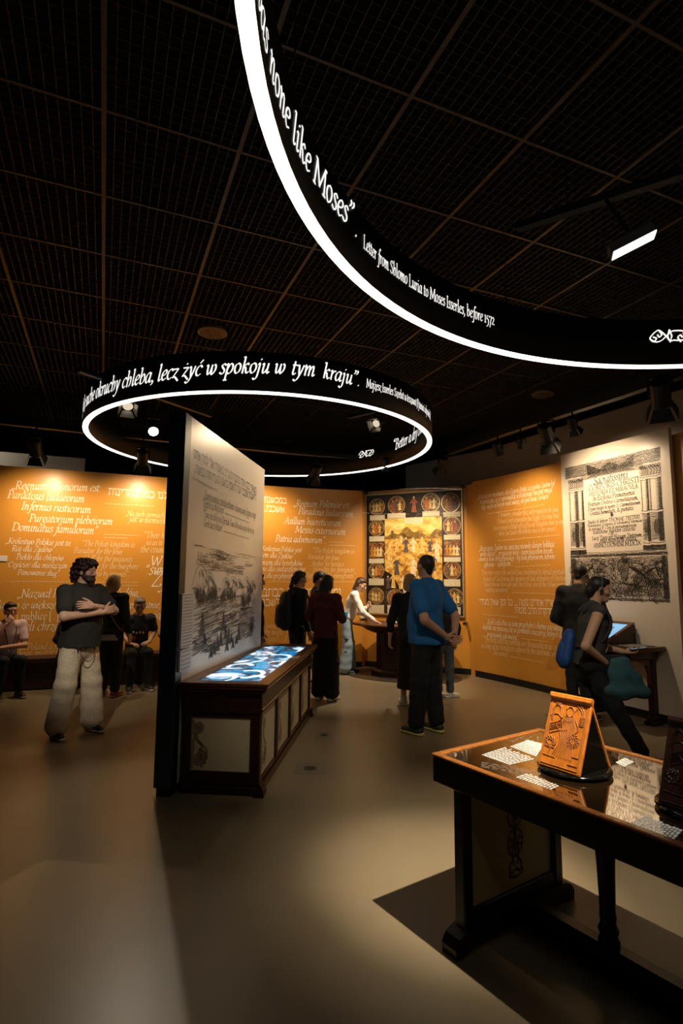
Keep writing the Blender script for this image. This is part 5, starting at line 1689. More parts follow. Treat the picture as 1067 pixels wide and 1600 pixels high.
# tilted screen box
o, ex, ey, ez = fw
prof = [(.06, CH), (.52, CH), (.52, CH + .03), (.10, CH + .22), (.06, CH + .22)]
MB().prism([o + ex * .44 + ey * p[0] + ez * p[1] for p in prof], ex * .58).build('screen_box', m_wood, t_con)
up = np.array([0, 0, 0]) + (ey * (-.42) + ez * .19)
SLN = np.linalg.norm(up)
up /= SLN
nn = np.cross(ex, up)
if nn[2] < 0:
    nn = -nn
fs = (o + ex * .42 + ey * .54 + ez * (CH + .024), ex, up, nn)
for a, b in [((0, 0, 0), (.62, .05, .022)), ((0, SLN - .01, 0), (.62, SLN + .04, .022)), ((0, .05, 0), (.05, SLN - .01, .022)), ((.57, .05, 0), (.62, SLN - .01, .022))]:
    MB().box(a, b, fs, .004).build('screen_frame', m_wood_top, t_con)
MB().box((.05, .05, .004), (.57, SLN - .01, .014), fs).build('screen', mat('pale_blue_screen', (.02, .03, .04), .2, emit=.85, ecol=(.30, .62, .92)), t_con)
CS = Flat(fs[0] + nn * .014, ex, up)
q = [np.array(p, float) for p in ([(.10, .36), (.30, .36)], [(.10, .33), (.26, .33)], [(.10, .30), (.29, .30)], [(.10, .15), (.22, .15)])]
V, F = ribbons(q, CS, .0008, .006, .006)
mesh('screen_text', V, F, m_ink_mid, t_con)
V = CS.pos([.33, .45, .45, .33], [.24, .24, .36, .36], .0008)
mesh('screen_picture', V, [(0, 1, 2, 3)], mat('screen_picture', (.03, .03, .03), .4, emit=.25, ecol=(.35, .4, .42)), t_con)
MB().box((1.06, .14, CH), (1.32, .54, CH + .008), fw).build('text_plate', m_black, t_con)
CT = Flat(o + ex * 1.06 + ey * .54 + ez * (CH + .008), ex, -ey)
q = []
for k in range(14):
    q += greek(.02, .24, .03 + .025 * k, .012, rng)
V, F = ribbons(q, CT, .0008, .011, .008)
tag(mesh('text_plate_print', V, F, mat('grey_print', (.45, .42, .38), .5), t_con), kind='stuff')

# ================================================================= HALF ROUND TABLE below the painting, on its dark floor disc
nc = NICHE.pos(.95, 0.0, 0)
un = NICHE.pos(1.0, 0.0, 0) - NICHE.pos(0.0, 0.0, 0)
un = un / np.linalg.norm(un)
on = np.array([un[1], -un[0], 0])
rotn = math.atan2(un[1], un[0])
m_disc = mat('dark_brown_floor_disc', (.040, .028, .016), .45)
ctr = nc + on * .62
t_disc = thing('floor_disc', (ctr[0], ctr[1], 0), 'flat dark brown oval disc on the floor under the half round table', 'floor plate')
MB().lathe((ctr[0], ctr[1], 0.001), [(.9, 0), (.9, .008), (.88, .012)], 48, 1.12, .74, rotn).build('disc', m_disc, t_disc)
t_tab = thing('oval_table', (ctr[0], ctr[1], .013), 'dark oval table with cream faceted base standing below the painting', 'table')
MB().lathe((ctr[0], ctr[1], 0.013), [(.44, 0), (.44, .07), (.40, .10)], 8, 1.15, .72, rotn + math.pi / 8).build('plinth', m_wood, t_tab)
MB().lathe((ctr[0], ctr[1], 0.013), [(.36, .09), (.36, .70)], 8, 1.15, .72, rotn + math.pi / 8).build('base', m_wood, t_tab)
n = 8
cc = []
for k in range(n):
    a = 2 * math.pi * k / n + math.pi / 8
    x, y = .36 * math.cos(a) * 1.15, .36 * math.sin(a) * .72
    cc.append(ctr + un * x - on * 0 + np.array([-un[1], un[0], 0]) * y)
for k in range(n):
    p, q = cc[k], cc[(k + 1) % n]
    d = q - p
    L = np.linalg.norm(d)
    d /= L
    nr = np.array([d[1], -d[0], 0])
    if nr @ (p - ctr) < 0:
        nr = -nr
    f_ = (np.array([p[0], p[1], .013]), d, nr, np.array([0, 0, 1.0]))
    MB().box((.035, 0, .12), (L - .035, .008, .66), f_).build('cream_panel', m_cream, t_tab)
    MB().box((-.022, -.01, .09), (.022, .018, .70), f_, .004).build('post', m_wood, t_tab)
    S = Flat(f_[0] + f_[2] * .008, d if np.cross(d, (0, 0, 1)) @ nr > 0 else -d, (0, 0, 1))
    off0 = .06 if np.cross(d, (0, 0, 1)) @ nr > 0 else -L + .06
    V, F = ribbons([q_ + np.array([off0, .16]) for q_ in scroll_panel(.44)], S, .0012, .013, .007)
    mesh('scroll_print', V, F, m_scroll, t_tab)
MB().lathe((ctr[0], ctr[1], 0.013), [(.40, .68), (.50, .72), (.56, .76), (.62, .80)], 32, 1.22, .72, rotn).build('apron', m_wood, t_tab)
MB().lathe((ctr[0], ctr[1], 0.013), [(.70, .80), (.725, .812), (.725, .828), (.70, .84)], 40, 1.22, .72, rotn).build('table_top', m_wood_top, t_tab)
q = []
TT = Flat(ctr + np.array([0, 0, .853]), un, np.array([-un[1], un[0], 0]))
for k in range(7):
    q += greek(-.5, .5, -.3 + .06 * k, .025, rng)
V, F = ribbons(q, TT, .001, .014, .01)
tag(mesh('table_print', V, F, m_dim_text, t_tab), kind='stuff')
t_pr = thing('tent_card', ctr - un * .06 - np.array([-un[1], un[0], 0]) * .18 + np.array([0, 0, .853]), 'small dark triangular stand with a white face on the oval table', 'stand')
c = np.array(t_pr.location)
MB().prism([c - un * .09, c + un * .09, c + un * .0 + np.array([0, 0, .17])], np.array([-un[1], un[0], 0]) * .10).build('wedge', m_gloss_black, t_pr)
V = [c - un * .03 - np.array([-un[1], un[0], 0]) * .001 + np.array([0, 0, .02]), c + un * .06 - np.array([-un[1], un[0], 0]) * .001 + np.array([0, 0, .02]), c + un * .01 - np.array([-un[1], un[0], 0]) * .001 + np.array([0, 0, .12])]
mesh('card_face', V, [(0, 1, 2)], m_paper, t_pr)

# ================================================================= BENCH along the left wall
sb = np.linspace(LWALL.hit(-40, 900)[0], LWALL.hit(300, 900)[0], 9)
t_bench = thing('wall_bench', (*LWALL.pos(sb[4], 0.0, .25)[:2], 0), 'long dark maroon bench along the left orange wall', 'bench')
for k in range(8):
    a, b = sb[k], sb[k + 1] - .006
    for nm, o0, o1, z0, z1, mm in [('bench_seat', .02, .44, .38, .44, m_maroon), ('bench_front', .06, .40, .02, .38, m_maroon)]:
        V = np.vstack([LWALL.pos([a, b, b, a], [z0] * 4, [o1, o1, o0, o0]), LWALL.pos([a, b, b, a], [z1] * 4, [o1, o1, o0, o0])])
        mesh(nm, V, [(3, 2, 1, 0), (4, 5, 6, 7), (0, 1, 5, 4), (1, 2, 6, 5), (2, 3, 7, 6), (3, 0, 4, 7)], mm, t_bench)
# floor outlets
m_lid = mat('floor_plate_grey', (.19, .165, .125), .4)
for x, y, s, lab in [(-.25, 4.94, .17, 'larger square floor outlet with round lid beside the low case'), (-.16, 5.95, .12, 'smaller floor outlet behind the larger square one')]:
    t = thing('floor_outlet', (x, y, 0), lab, 'outlet')
    MB().box((x - s * .75, y - s * .75, 0.0), (x + s * .75, y + s * .75, .003)).build('plate', m_lid, t)
    MB().lathe((x, y, .003), [(s * .32, 0), (s * .32, .003), (s * .28, .005)], 20).build('lid', mat('outlet_lid', (.05, .042, .034), .35), t)
# ================================================================= PEOPLE: each body one surface grown from a smooth field
class Field:
    def __init__(self, h):
        self.h, self.prims = h, []

    def cap(self, a, b, ra, rb, k=.03, side=None, flat=1.0):
        """Tapered limb from a to b; with a side vector the section is an oval, flat times as deep as wide."""
        self.prims.append(('c', np.array(a, float), np.array(b, float), ra, rb, k, None if side is None else np.array(side, float), flat))
        return self

    def ell(self, c, r, k=.02, M=None, sub=False):
        self.prims.append(('s' if sub else 'e', np.array(c, float), np.array(r, float), M, k))
        return self

    def bounds(self):
        lo, hi = np.full(3, 1e9), np.full(3, -1e9)
        for p in self.prims:
            if p[0] == 'c':
                r = max(p[3], p[4]) * max(1, p[7])
                lo, hi = np.minimum(lo, np.minimum(p[1], p[2]) - r), np.maximum(hi, np.maximum(p[1], p[2]) + r)
            elif p[0] == 'e':
                r = max(p[2])
                lo, hi = np.minimum(lo, p[1] - r), np.maximum(hi, p[1] + r)
        return lo, hi

    def grid(self, cut=(), noise=None):
        h = self.h
        lo, hi = self.bounds()
        lo, hi = lo - 3 * h, hi + 3 * h
        n = np.ceil((hi - lo) / h).astype(int) + 1
        D = np.full(n, .12, np.float32)
        ax = [lo[i] + h * np.arange(n[i]) for i in range(3)]
        for p in self.prims:
            if p[0] == 'c':
                r = max(p[3], p[4]) * max(1, p[7])
                bl, bh = np.minimum(p[1], p[2]) - r, np.maximum(p[1], p[2]) + r
            else:
                bl, bh = p[1] - max(p[2]), p[1] + max(p[2])
            m = .045 + p[5] if p[0] == 'c' else .045 + p[4]
            i0 = np.clip(np.floor((bl - m - lo) / h).astype(int), 0, n - 1)
            i1 = np.clip(np.ceil((bh + m - lo) / h).astype(int) + 1, 1, n)
            sl = tuple(slice(i0[i], i1[i]) for i in range(3))
            X, Y, Z = np.meshgrid(*[ax[i][sl[i]].astype(np.float32) for i in range(3)], indexing='ij')
            if p[0] == 'c':
                a, b = p[1], p[2]
                ab = b - a
                L2 = max(ab @ ab, 1e-9)
                x, y, z = X - a[0], Y - a[1], Z - a[2]
                t = np.clip((x * ab[0] + y * ab[1] + z * ab[2]) / L2, 0, 1)
                x, y, z = x - t * ab[0], y - t * ab[1], z - t * ab[2]
                if p[6] is None:
                    d = np.sqrt(x * x + y * y + z * z)
                else:
                    # section: full width along side, flat times as deep across it
                    axd = ab / math.sqrt(L2)
                    sd = p[6] - axd * (p[6] @ axd)
                    sd /= np.linalg.norm(sd)
                    dd = np.cross(axd, sd)
                    q = x * dd[0] + y * dd[1] + z * dd[2]
                    e = (1 / p[7] - 1)
                    x, y, z = x + q * e * dd[0], y + q * e * dd[1], z + q * e * dd[2]
                    d = np.sqrt(x * x + y * y + z * z)
                d = d - (p[3] + (p[4] - p[3]) * t)
                if p[6] is not None:
                    d = d * min(1.0, p[7] + .12)
                k = p[5]
            else:
                x, y, z = X - p[1][0], Y - p[1][1], Z - p[1][2]
                if p[3] is not None:
                    M = p[3]
                    x, y, z = [M[0, i] * x + M[1, i] * y + M[2, i] * z for i in range(3)]
                r = p[2]
                q = np.sqrt((x / r[0]) ** 2 + (y / r[1]) ** 2 + (z / r[2]) ** 2)
                q2 = np.sqrt((x / r[0] ** 2) ** 2 + (y / r[1] ** 2) ** 2 + (z / r[2] ** 2) ** 2) + 1e-6
                d = q * (q - 1) / q2
                k = p[4]
            o = D[sl]
            if p[0] == 's':
                hh = np.clip(.5 - .5 * (o + d) / k, 0, 1)
                D[sl] = o * (1 - hh) - d * hh + k * hh * (1 - hh)
            else:
                hh = np.clip(.5 + .5 * (o - d) / k, 0, 1)
                D[sl] = o * (1 - hh) + d * hh - k * hh * (1 - hh)
        for pt, nv in cut:
            nv = np.array(nv, float)
            nv /= np.linalg.norm(nv)
            X, Y, Z = np.meshgrid(*[a.astype(np.float32) for a in ax], indexing='ij')
            D = np.maximum(D, (X - pt[0]) * nv[0] + (Y - pt[1]) * nv[1] + (Z - pt[2]) * nv[2])
        if noise:
            amp, fr = noise
            X, Y, Z = np.meshgrid(*[a.astype(np.float32) for a in ax], indexing='ij')
            D = D + amp * (np.sin(X * fr + 1.3 * np.sin(Z * fr * .7)) * np.sin(Y * fr * 1.1 + 2) + np.sin(Z * fr * 1.2 + np.sin(X * fr)) * .8)
        D[0], D[-1], D[:, 0], D[:, -1], D[:, :, 0], D[:, :, -1] = 1, 1, 1, 1, 1, 1
        return D, lo

    def mesh(self, cut=(), noise=None):
        D, lo = self.grid(cut, noise)
        h = self.h
        S = D < 0
        n = np.array(D.shape)
        acc = np.zeros((*(n - 1), 3), np.float32)
        cnt = np.zeros(n - 1, np.float32)
        base = [slice(0, -1)] * 3
        for axx in range(3):
            oth = [a for a in range(3) if a != axx]
            for da in (0, 1):
                for db in (0, 1):
                    s0, s1 = [None] * 3, [None] * 3
                    s0[axx], s1[axx] = slice(0, -1), slice(1, None)
                    for a, dv in zip(oth, (da, db)):
                        s0[a] = s1[a] = slice(dv, n[a] - 1 + dv)
                    d0, d1_ = D[tuple(s0)], D[tuple(s1)]
                    c = (d0 < 0) != (d1_ < 0)
                    t = np.where(c, d0 / np.where(c, d0 - d1_, 1), 0)
                    acc[..., axx] += t
                    acc[..., oth[0]] += c * da
                    acc[..., oth[1]] += c * db
                    cnt += c
        act = cnt > 0
        idx = -np.ones(n - 1, np.int64)
        idx[act] = np.arange(act.sum())
        I = np.argwhere(act)
        V = lo + h * (I + acc[act] / cnt[act][:, None])
        F = []
        for axx in range(3):
            a, b = [q for q in range(3) if q != axx]
            s0, s1 = [slice(1, -1)] * 3, [slice(1, -1)] * 3
            s0[axx], s1[axx] = slice(0, -1), slice(1, None)
            e0, e1 = S[tuple(s0)], S[tuple(s1)]
            ch = np.argwhere(e0 != e1)
            if not len(ch):
                continue
            fl_ = e0[tuple(ch.T)]
            g = ch + 1
            g[:, axx] -= 1
            q = []
            for da, db in ((-1, -1), (0, -1), (0, 0), (-1, 0)):
                c = g.copy()
                c[:, a] += da
                c[:, b] += db
                q.append(idx[tuple(c.T)])
            Q = np.stack(q, 1)
            flip = fl_ if axx != 1 else ~fl_
            Q[~flip] = Q[~flip][:, ::-1]
            F.append(Q)
        return V, np.vstack(F) if F else np.zeros((0, 4), int)


def fast_mesh(name, V, F, m, parent, mi=None):
    me = bpy.data.meshes.new(name)
    me.vertices.add(len(V))
    me.vertices.foreach_set('co', np.asarray(V, np.float32).ravel())
    me.loops.add(len(F) * 4)
    me.loops.foreach_set('vertex_index', np.asarray(F, np.int32).ravel())
    me.polygons.add(len(F))
    me.polygons.foreach_set('loop_start', np.arange(0, len(F) * 4, 4, dtype=np.int32))
    for mm in (m if isinstance(m, (list, tuple)) else [m]):
        me.materials.append(mm)
    if mi is not None:
        me.polygons.foreach_set('material_index', np.asarray(mi, np.int32))
    me.polygons.foreach_set('use_smooth', np.ones(len(F), bool))
    me.update(calc_edges=True)
    me.validate()
    return link(bpy.data.objects.new(name, me), parent)


def unit(v):
    v = np.array(v, float)
    return v / np.linalg.norm(v)


def rotz(a):
    return np.array([[math.cos(a), -math.sin(a), 0], [math.sin(a), math.cos(a), 0], [0, 0, 1.0]])


def rotx(a):
    return np.array([[1.0, 0, 0], [0, math.cos(a), -math.sin(a)], [0, math.sin(a), math.cos(a)]])


def roty(a):
    return np.array([[math.cos(a), 0, math.sin(a)], [0, 1.0, 0], [-math.sin(a), 0, math.cos(a)]])


def hand_field(w, d, pn, side, curl, s):
    """Palm, four unequal bent fingers and a thumb. d points to the fingertips, pn out of the palm, side to the thumb."""
    f = Field(.0042)
    d, pn = unit(d), np.array(pn, float)
    pn = unit(pn - d * (pn @ d))
    side_v = unit(np.cross(d, pn)) * side
    f.cap(w - d * .02, w + d * .03, .026 * s, .027 * s, .01, side_v, .72)
    for k in range(4):
        o = (1.5 - k) * .0185 * s
        f.cap(w + d * .02 * s + side_v * o * .7, w + d * .088 * s + side_v * o, .0155 * s, .0115 * s, .008)
    for k, ln in enumerate((.88, 1.0, .94, .76)):
        o = (1.5 - k) * .0195 * s
        p = w + d * .088 * s + side_v * o
        dr = unit(d + side_v * (1.5 - k) * .05)
        for j, (sl, r0, r1) in enumerate(((.040, .0098, .0090), (.026, .0090, .0082), (.022, .0082, .0068))):
            a = curl * (.5 + .55 * j) + .06 * k
            dj = unit(dr * math.cos(a) + pn * math.sin(a))
            q = p + dj * sl * ln * s
            f.cap(p, q, r0 * s, r1 * s, .004)
            p = q
            dr = dj
    p = w + d * .02 * s + side_v * .026 * s
    dr = unit(d * .75 + side_v * .6 + pn * .25)
    for sl, r0, r1 in ((.042, .0145, .0115), (.030, .0112, .0100), (.026, .0100, .0078)):
        q = p + dr * sl * s
        f.cap(p, q, r0 * s, r1 * s, .006)
        p = q
        dr = unit(dr + d * .35 + pn * .12)
    return f


SKIN = {}


def skin_mat(c):
    key = 'skin_%d_%d_%d' % tuple(int(v * 100) for v in c)
    return mat(key, c, .5, noise=.05, scale=40)


def person(name_label, pos, face, h, skin=(.55, .33, .22), top=(.02, .02, .02), bottom=(.02, .02, .022), shoe=(.02, .02, .02), sole=(.7, .68, .64), hair=(.02, .013, .009),
           sleeve='long', girth=1.0, legs=None, arms=None, lean=(0, 0), head=(0, 0), hairstyle='short', leg_w=1.0, flare=1.0, skirt=False, coat_len=0.0, pelvis=None,
           hood=False, extra=None, group=None, shoulder=1.0, curls=(1.0, 1.0), ankle=None, res=.0105, hem=None, headroll=0.0, tuck=0.0, beard=None, belly=0.0, untuck=None):
    """Local axes: +X the person's right hand, +Y ahead, Z up; lengths for a 1.75 m person, scaled to h."""
    s = h / 1.75
    t = thing('person', (pos[0], pos[1], 0), name_label, 'person', group)
    t.rotation_euler = (0, 0, math.radians(face - 90))
    A = lambda v: np.array(v, float) * s
    pz = A(pelvis if pelvis is not None else (0, 0, .95))
    ln = np.array([lean[0], lean[1]])          # forward tilt and sideways tilt of the trunk, radians
    T = rotx(-ln[0]) @ roty(ln[1])
    up = T @ np.array([0, 0, 1.0])
    rt = T @ np.array([1.0, 0, 0])
    fw_ = T @ np.array([0, 1.0, 0])
    trunk = lambda x, y, z: pz + s * (rt * x + fw_ * y + up * z)
    waist, chest, neck0 = trunk(0, 0.0, .13), trunk(0, .0, .34), trunk(0, -.015, .52)
    hips = [pz + s * (rt * x - np.array([0, 0, .03])) for x in (.088, -.088)]
    sh = [trunk(x * shoulder, -.01, .475) for x in (.175, -.175)]
    HM = rotz(head[0]) @ rotx(-head[1]) @ roty(headroll)
    hc = neck0 + s * (up * .05 + fw_ * .022) + HM @ A((0, .015, .115))
    hp = lambda x, y, z: hc + HM @ A((x, y, z))
    if legs is None:
        legs = [((.10, .02, .50), (.10, 0.0, .085), (.15, 1)), ((-.10, .02, .50), (-.10, 0.0, .085), (-.15, 1))]
    if arms is None:
        arms = [((.235, -.03, 1.13), (.245, .06, .89)), ((-.235, -.03, 1.13), (-.245, .06, .89))]
    sk = skin_mat(skin)
    # ---- body
    b = Field(res)
    g = girth
    b.cap(pz - np.array([0, 0, .02]), waist, .135 * s * g, .118 * s * g, .05, rt, .72)
    b.cap(waist, chest, .118 * s * g, .145 * s * g, .05, rt, .70)
    b.cap(chest, trunk(0, -.01, .44), .140 * s * g, .105 * s * g, .05, rt, .68)
    b.cap(neck0 - up * .05 * s, hp(0, -.02, -.06), .056 * s, .052 * s, .03)
    kn, an = [], []
    for i, L in enumerate(legs):
        k_, a_ = A(L[0]), A(L[1])
        kn.append(k_)
        an.append(a_)
        b.cap(hips[i], k_, .078 * s * g, .053 * s, .03)
        b.cap(k_, a_, .052 * s, .035 * s, .02)
        ft = unit(np.array([L[2][0], L[2][1], 0]))
        b.cap(a_ - np.array([0, 0, .03 * s]), a_ + ft * .14 * s - np.array([0, 0, .052 * s]), .034 * s, .025 * s, .02)
    el, wr = [], []
    for i, (e, w) in enumerate([x[:2] for x in arms]):
        e, w = A(e), A(w)
        el.append(e)
        wr.append(w)
        b.cap(trunk((.13 if i == 0 else -.13) * shoulder, -.01, .465), sh[i], .058 * s, .054 * s * g ** .5, .04)
        b.cap(sh[i], e, .052 * s * g ** .5, .040 * s * g ** .5, .02)
        b.cap(e, w, .040 * s * g ** .5, .026 * s, .015)
    # head kept coarse here, refined below by the same shape at a finer step
    hd = Field(.0062)
    hs = s ** .35

    def hq(x, y, z):
        return hc + HM @ (np.array([x, y, z]) * hs)
    for f in (b, hd):
        f.ell(hq(0, -.012, .032), np.array([.074, .094, .084]) * hs, .02, HM)
        f.cap(hq(0, .02, -.02), hq(0, .050, -.078), .060 * hs, .036 * hs, .02)
        f.cap(hq(0, .055, -.088), hq(0, .066, -.094), .022 * hs, .018 * hs, .015)
    hd.cap(hq(0, -.02, -.06), hq(0, -.03, -.13), .052 * s, .054 * s, .02)
    for sx in (-1, 1):
        hd.cap(hq(sx * .012, .078, .030), hq(sx * .045, .066, .028), .011 * hs, .011 * hs, .008)
        hd.ell(hq(sx * .045, .048, -.022), np.array([.024, .024, .024]) * hs, .015)
        hd.ell(hq(sx * .076, -.008, -.008), np.array([.011, .020, .031]) * hs, .006, HM)
        hd.ell(hq(sx * .031, .090, .008), np.array([.014, .012, .010]) * hs, .008, HM, sub=True)
        hd.ell(hq(sx * .031, .072, .007), np.array([.013, .013, .012]) * hs, .003)
    hd.cap(hq(0, .078, .012), hq(0, .104, -.026), .009 * hs, .013 * hs, .010)
    hd.cap(hq(-.010, .090, -.031), hq(.010, .090, -.031), .009 * hs, .009 * hs, .008)
    hd.cap(hq(-.018, .076, -.056), hq(.018, .076, -.056), .009 * hs, .009 * hs, .006)
    hd.cap(hq(-.015, .074, -.067), hq(.015, .074, -.067), .009 * hs, .009 * hs, .005)
    VV, FF, n = [], [], 0
    fields = [b.mesh(), hd.mesh()]
    for i in range(2):
        o = arms[i][2] if len(arms[i]) > 2 else {}
        d = unit(wr[i] - el[i]) if 'dir' not in o else unit(o['dir'])
        pn = o.get('palm', (-1 if i == 0 else 1, .2, 0))
        hf = hand_field(wr[i], d, pn, o.get('thumb', 1 if i == 0 else -1) * (1 if True else 1), o.get('curl', .35), s)
        fields.append(hf.mesh())
    for V, F in fields:
        VV.append(V)
        FF.append(F + n)
        n += len(V)
    fast_mesh('body', np.vstack(VV), np.vstack(FF), sk, t)
    # eyes
    em = mat('dark_eye', (.012, .008, .006), .15)
    for sx in (-1, 1):
        e = Field(.0035)
        e.ell(hq(sx * .031, .0785, .007), np.array([.0085, .008, .006]) * hs, .002, HM)
        fast_mesh('eye', *e.mesh(), em, t)
    # ---- clothes
    tm = mat('cloth_%d_%d_%d' % tuple(int(v * 255) for v in top), top, .85, noise=.12, scale=60, bump=.08)
    bm_ = mat('cloth_%d_%d_%d' % tuple(int(v * 255) for v in bottom), bottom, .85, noise=.12, scale=50, bump=.08)
    c = Field(.0105)
    hemz = -.06 if hem is None else hem
    c.cap(trunk(0, .0, hemz), trunk(0, .01 + .02 * belly, .13), .166 * s * g, .146 * s * g, .05, rt, .84 + .12 * belly)
    c.cap(trunk(0, .01 + .02 * belly, .13), chest, .140 * s * g, .160 * s * g, .05, rt, .76 + .10 * belly)
    c.cap(chest, trunk(0, -.01, .44), .155 * s * g, .112 * s * g, .05, rt, .72)
    if belly:
        c.ell(trunk(0, .07 * belly, .14), A((.145, .12, .17)) * g, .06)
    c.cap(neck0 - up * .045 * s, neck0 + up * .0 * s, .076 * s, .064 * s, .03)
    if hood:
        c.cap(trunk(-.06, -.09, .50), trunk(.06, -.09, .50), .055 * s, .055 * s, .04)
    for i in range(2):
        c.cap(trunk((.12 if i == 0 else -.12) * shoulder, -.01, .465), sh[i], .072 * s, .068 * s * g ** .5, .05)
        if sleeve == 'none':
            continue
        if sleeve == 'short':
            e = sh[i] + (el[i] - sh[i]) * .68
            c.cap(sh[i], e, .068 * s * g ** .5, .066 * s * g ** .5, .03)
        else:
            c.cap(sh[i], el[i], .067 * s * g ** .5, .058 * s * g ** .5, .03)
            w = el[i] + (wr[i] - el[i]) * (.55 if sleeve == 'rolled' else .93)
            c.cap(el[i], w, .056 * s * g ** .5, .042 * s, .025)
    cut = [(trunk(0, 0, hemz - .02), -up)] if not skirt else []
    if coat_len:
        c.cap(trunk(0, 0, 0), pz + np.array([0, 0, -coat_len * s]), .150 * s * g, .165 * s * g, .04, rt, .8)
        cut = [(pz + np.array([0, 0, -coat_len * s]), (0, 0, -1))]
    if skirt:
        c.cap(trunk(0, 0, 0), A((0, 0.01, skirt)), .150 * s * g, .175 * s * g, .05, rt, .85)
        cut = [(A((0, 0, skirt)), (0, 0, -1))]
    top_o = fast_mesh('dress' if skirt else 'top', *c.mesh(cut, (.0022, 42)), tm, t)
    p = Field(.0105)
    p.cap(pz - np.array([0, 0, .05 * s]), trunk(0, 0, .03 if hemz < 0 else .10), .146 * s * g, .130 * s * g, .04, rt, .78)
    for i in range(2):
        lw = leg_w
        p.cap(hips[i], kn[i], .088 * s * g ** .75, .070 * s * lw, .04)
        en = kn[i] + (an[i] - kn[i]) * (.90 if ankle is None else ankle)
        p.cap(kn[i], en, .069 * s * lw, .058 * s * lw * flare, .025)
    if not skirt or skirt > .3:
        fast_mesh('trousers', *p.mesh((), (.0026, 38)), bm_, t)
    if untuck:
        u = Field(.0105)
        u.cap(trunk(0, 0, .03), trunk(0, 0, -.12), .145 * s * g, .160 * s * g, .03, rt, .82)
        fast_mesh('shirt_tail', *u.mesh([(trunk(0, 0, -.14), -up), (trunk(0, 0, .0), up)]), mat('white_shirt', untuck, .8), t)
    sm, om = mat('shoe_%d_%d_%d' % tuple(int(v * 255) for v in shoe), shoe, .6), mat('sole_%d_%d_%d' % tuple(int(v * 255) for v in sole), sole, .6)
    for i, L in enumerate(legs):
        ft = unit(np.array([L[2][0], L[2][1], L[2][2] if len(L[2]) > 2 else 0]))
        sd = unit(np.cross(ft, (0, 0, 1.0)))
        upv = np.cross(sd, ft)
        a_ = an[i]
        q = Field(.008)
        q.cap(a_ - upv * .04 * s - ft * .035 * s, a_ + ft * .145 * s - upv * .052 * s, .042 * s, .032 * s, .02)
        q.cap(a_ + upv * .01 * s, a_ - upv * .03 * s, .045 * s, .045 * s, .02)
        sh_o = fast_mesh('shoe', *q.mesh([(a_ - upv * .062 * s, -upv)]), sm, t)
        q = Field(.008)
        q.cap(a_ - upv * .068 * s - ft * .045 * s, a_ + ft * .155 * s - upv * .066 * s, .044 * s, .036 * s, .02, sd, .5)
        fast_mesh('sole', *q.mesh([(a_ - upv * .083 * s, -upv)]), om, sh_o)
    # ---- hair
    hm = mat('hair_%d_%d_%d' % tuple(int(v * 255) for v in hair), hair, .5, noise=.3, scale=80, bump=.2, stretch=(1, 1, .2))
    f = Field(.0068)
    ns = None
    cutp = []
    if hairstyle == 'bald':
        f = None
    else:
        f.ell(hq(0, -.022, .042), np.array([.080, .094, .084]) * hs, .02, HM)
        if hairstyle == 'short':
            f.ell(hq(0, .045, .085), np.array([.055, .04, .028]) * hs, .02, HM)
            f.cap(hq(0, -.075, .02), hq(0, -.075, -.045), .045 * hs, .035 * hs, .02)
            cutp = [(hq(0, .070, .050), HM @ np.array([0, 1.0, -.9]))]
        elif hairstyle == 'cropped':
            f.cap(hq(0, -.058, .01), hq(0, -.062, -.05), .058 * hs, .040 * hs, .02)
            cutp = [(hq(0, .062, .052), HM @ np.array([0, 1.0, -.7])), (hq(0, -.06, -.085), HM @ np.array([0, .2, -1.0]))]
        elif hairstyle == 'curly':
            f.ell(hq(0, -.03, .05), np.array([.108, .118, .098]) * hs, .03, HM)
            f.ell(hq(0, .05, .085), np.array([.08, .05, .045]) * hs, .03, HM)
            f.cap(hq(-.05, -.09, -.01), hq(-.04, -.10, -.08), .055, .045, .03)
            f.cap(hq(.05, -.09, -.01), hq(.04, -.10, -.08), .055, .045, .03)
            cutp = [(hq(0, .072, .045), HM @ np.array([0, 1.0, -.75]))]
            ns = (.0065, 105)
        elif hairstyle in ('long', 'bob', 'tail', 'tied'):
            f.ell(hq(0, .035, .082), np.array([.062, .045, .030]) * hs, .02, HM)
            if hairstyle == 'long':
                for sx in (-1, 0, 1):
                    f.cap(hq(sx * .05, -.05, 0), hq(sx * .07, -.045, -.16), .050, .050, .03)
                    f.cap(hq(sx * .07, -.045, -.16), hc + HM @ np.array([sx * .05, -.06, 0]) + np.array([0, 0, -.36 * s]) - fw_ * .04, .050, .034, .03)
            elif hairstyle == 'bob':
                for sx in (-1, 0, 1):
                    f.cap(hq(sx * .052, -.045, 0), hq(sx * .062, -.04 - .02 * (sx == 0), -.15), .048, .044, .03)
            elif hairstyle == 'tail':
                f.ell(hq(0, -.10, .0), np.array([.035, .035, .035]) * hs, .02)
                f.cap(hq(0, -.11, .0), hq(0, -.13, -.12), .030, .030, .02)
                f.cap(hq(0, -.13, -.12), hq(0, -.11, -.30), .030, .016, .02)
                f.cap(hq(0, -.06, .0), hq(0, -.06, -.05), .05, .04, .02)
            else:
                f.cap(hq(0, -.07, -.01), hq(0, -.08, -.05), .05, .04, .02)
                f.ell(hq(0, -.105, -.02), np.array([.042, .036, .042]) * hs, .02)
            cutp = [(hq(0, .066, .055), HM @ np.array([0, 1.0, -.85]))]
        fast_mesh('hair', *f.mesh(cutp if hairstyle in ('short', 'cropped', 'curly') or hairstyle in ('long', 'bob', 'tail', 'tied') else (), ns), hm, t)
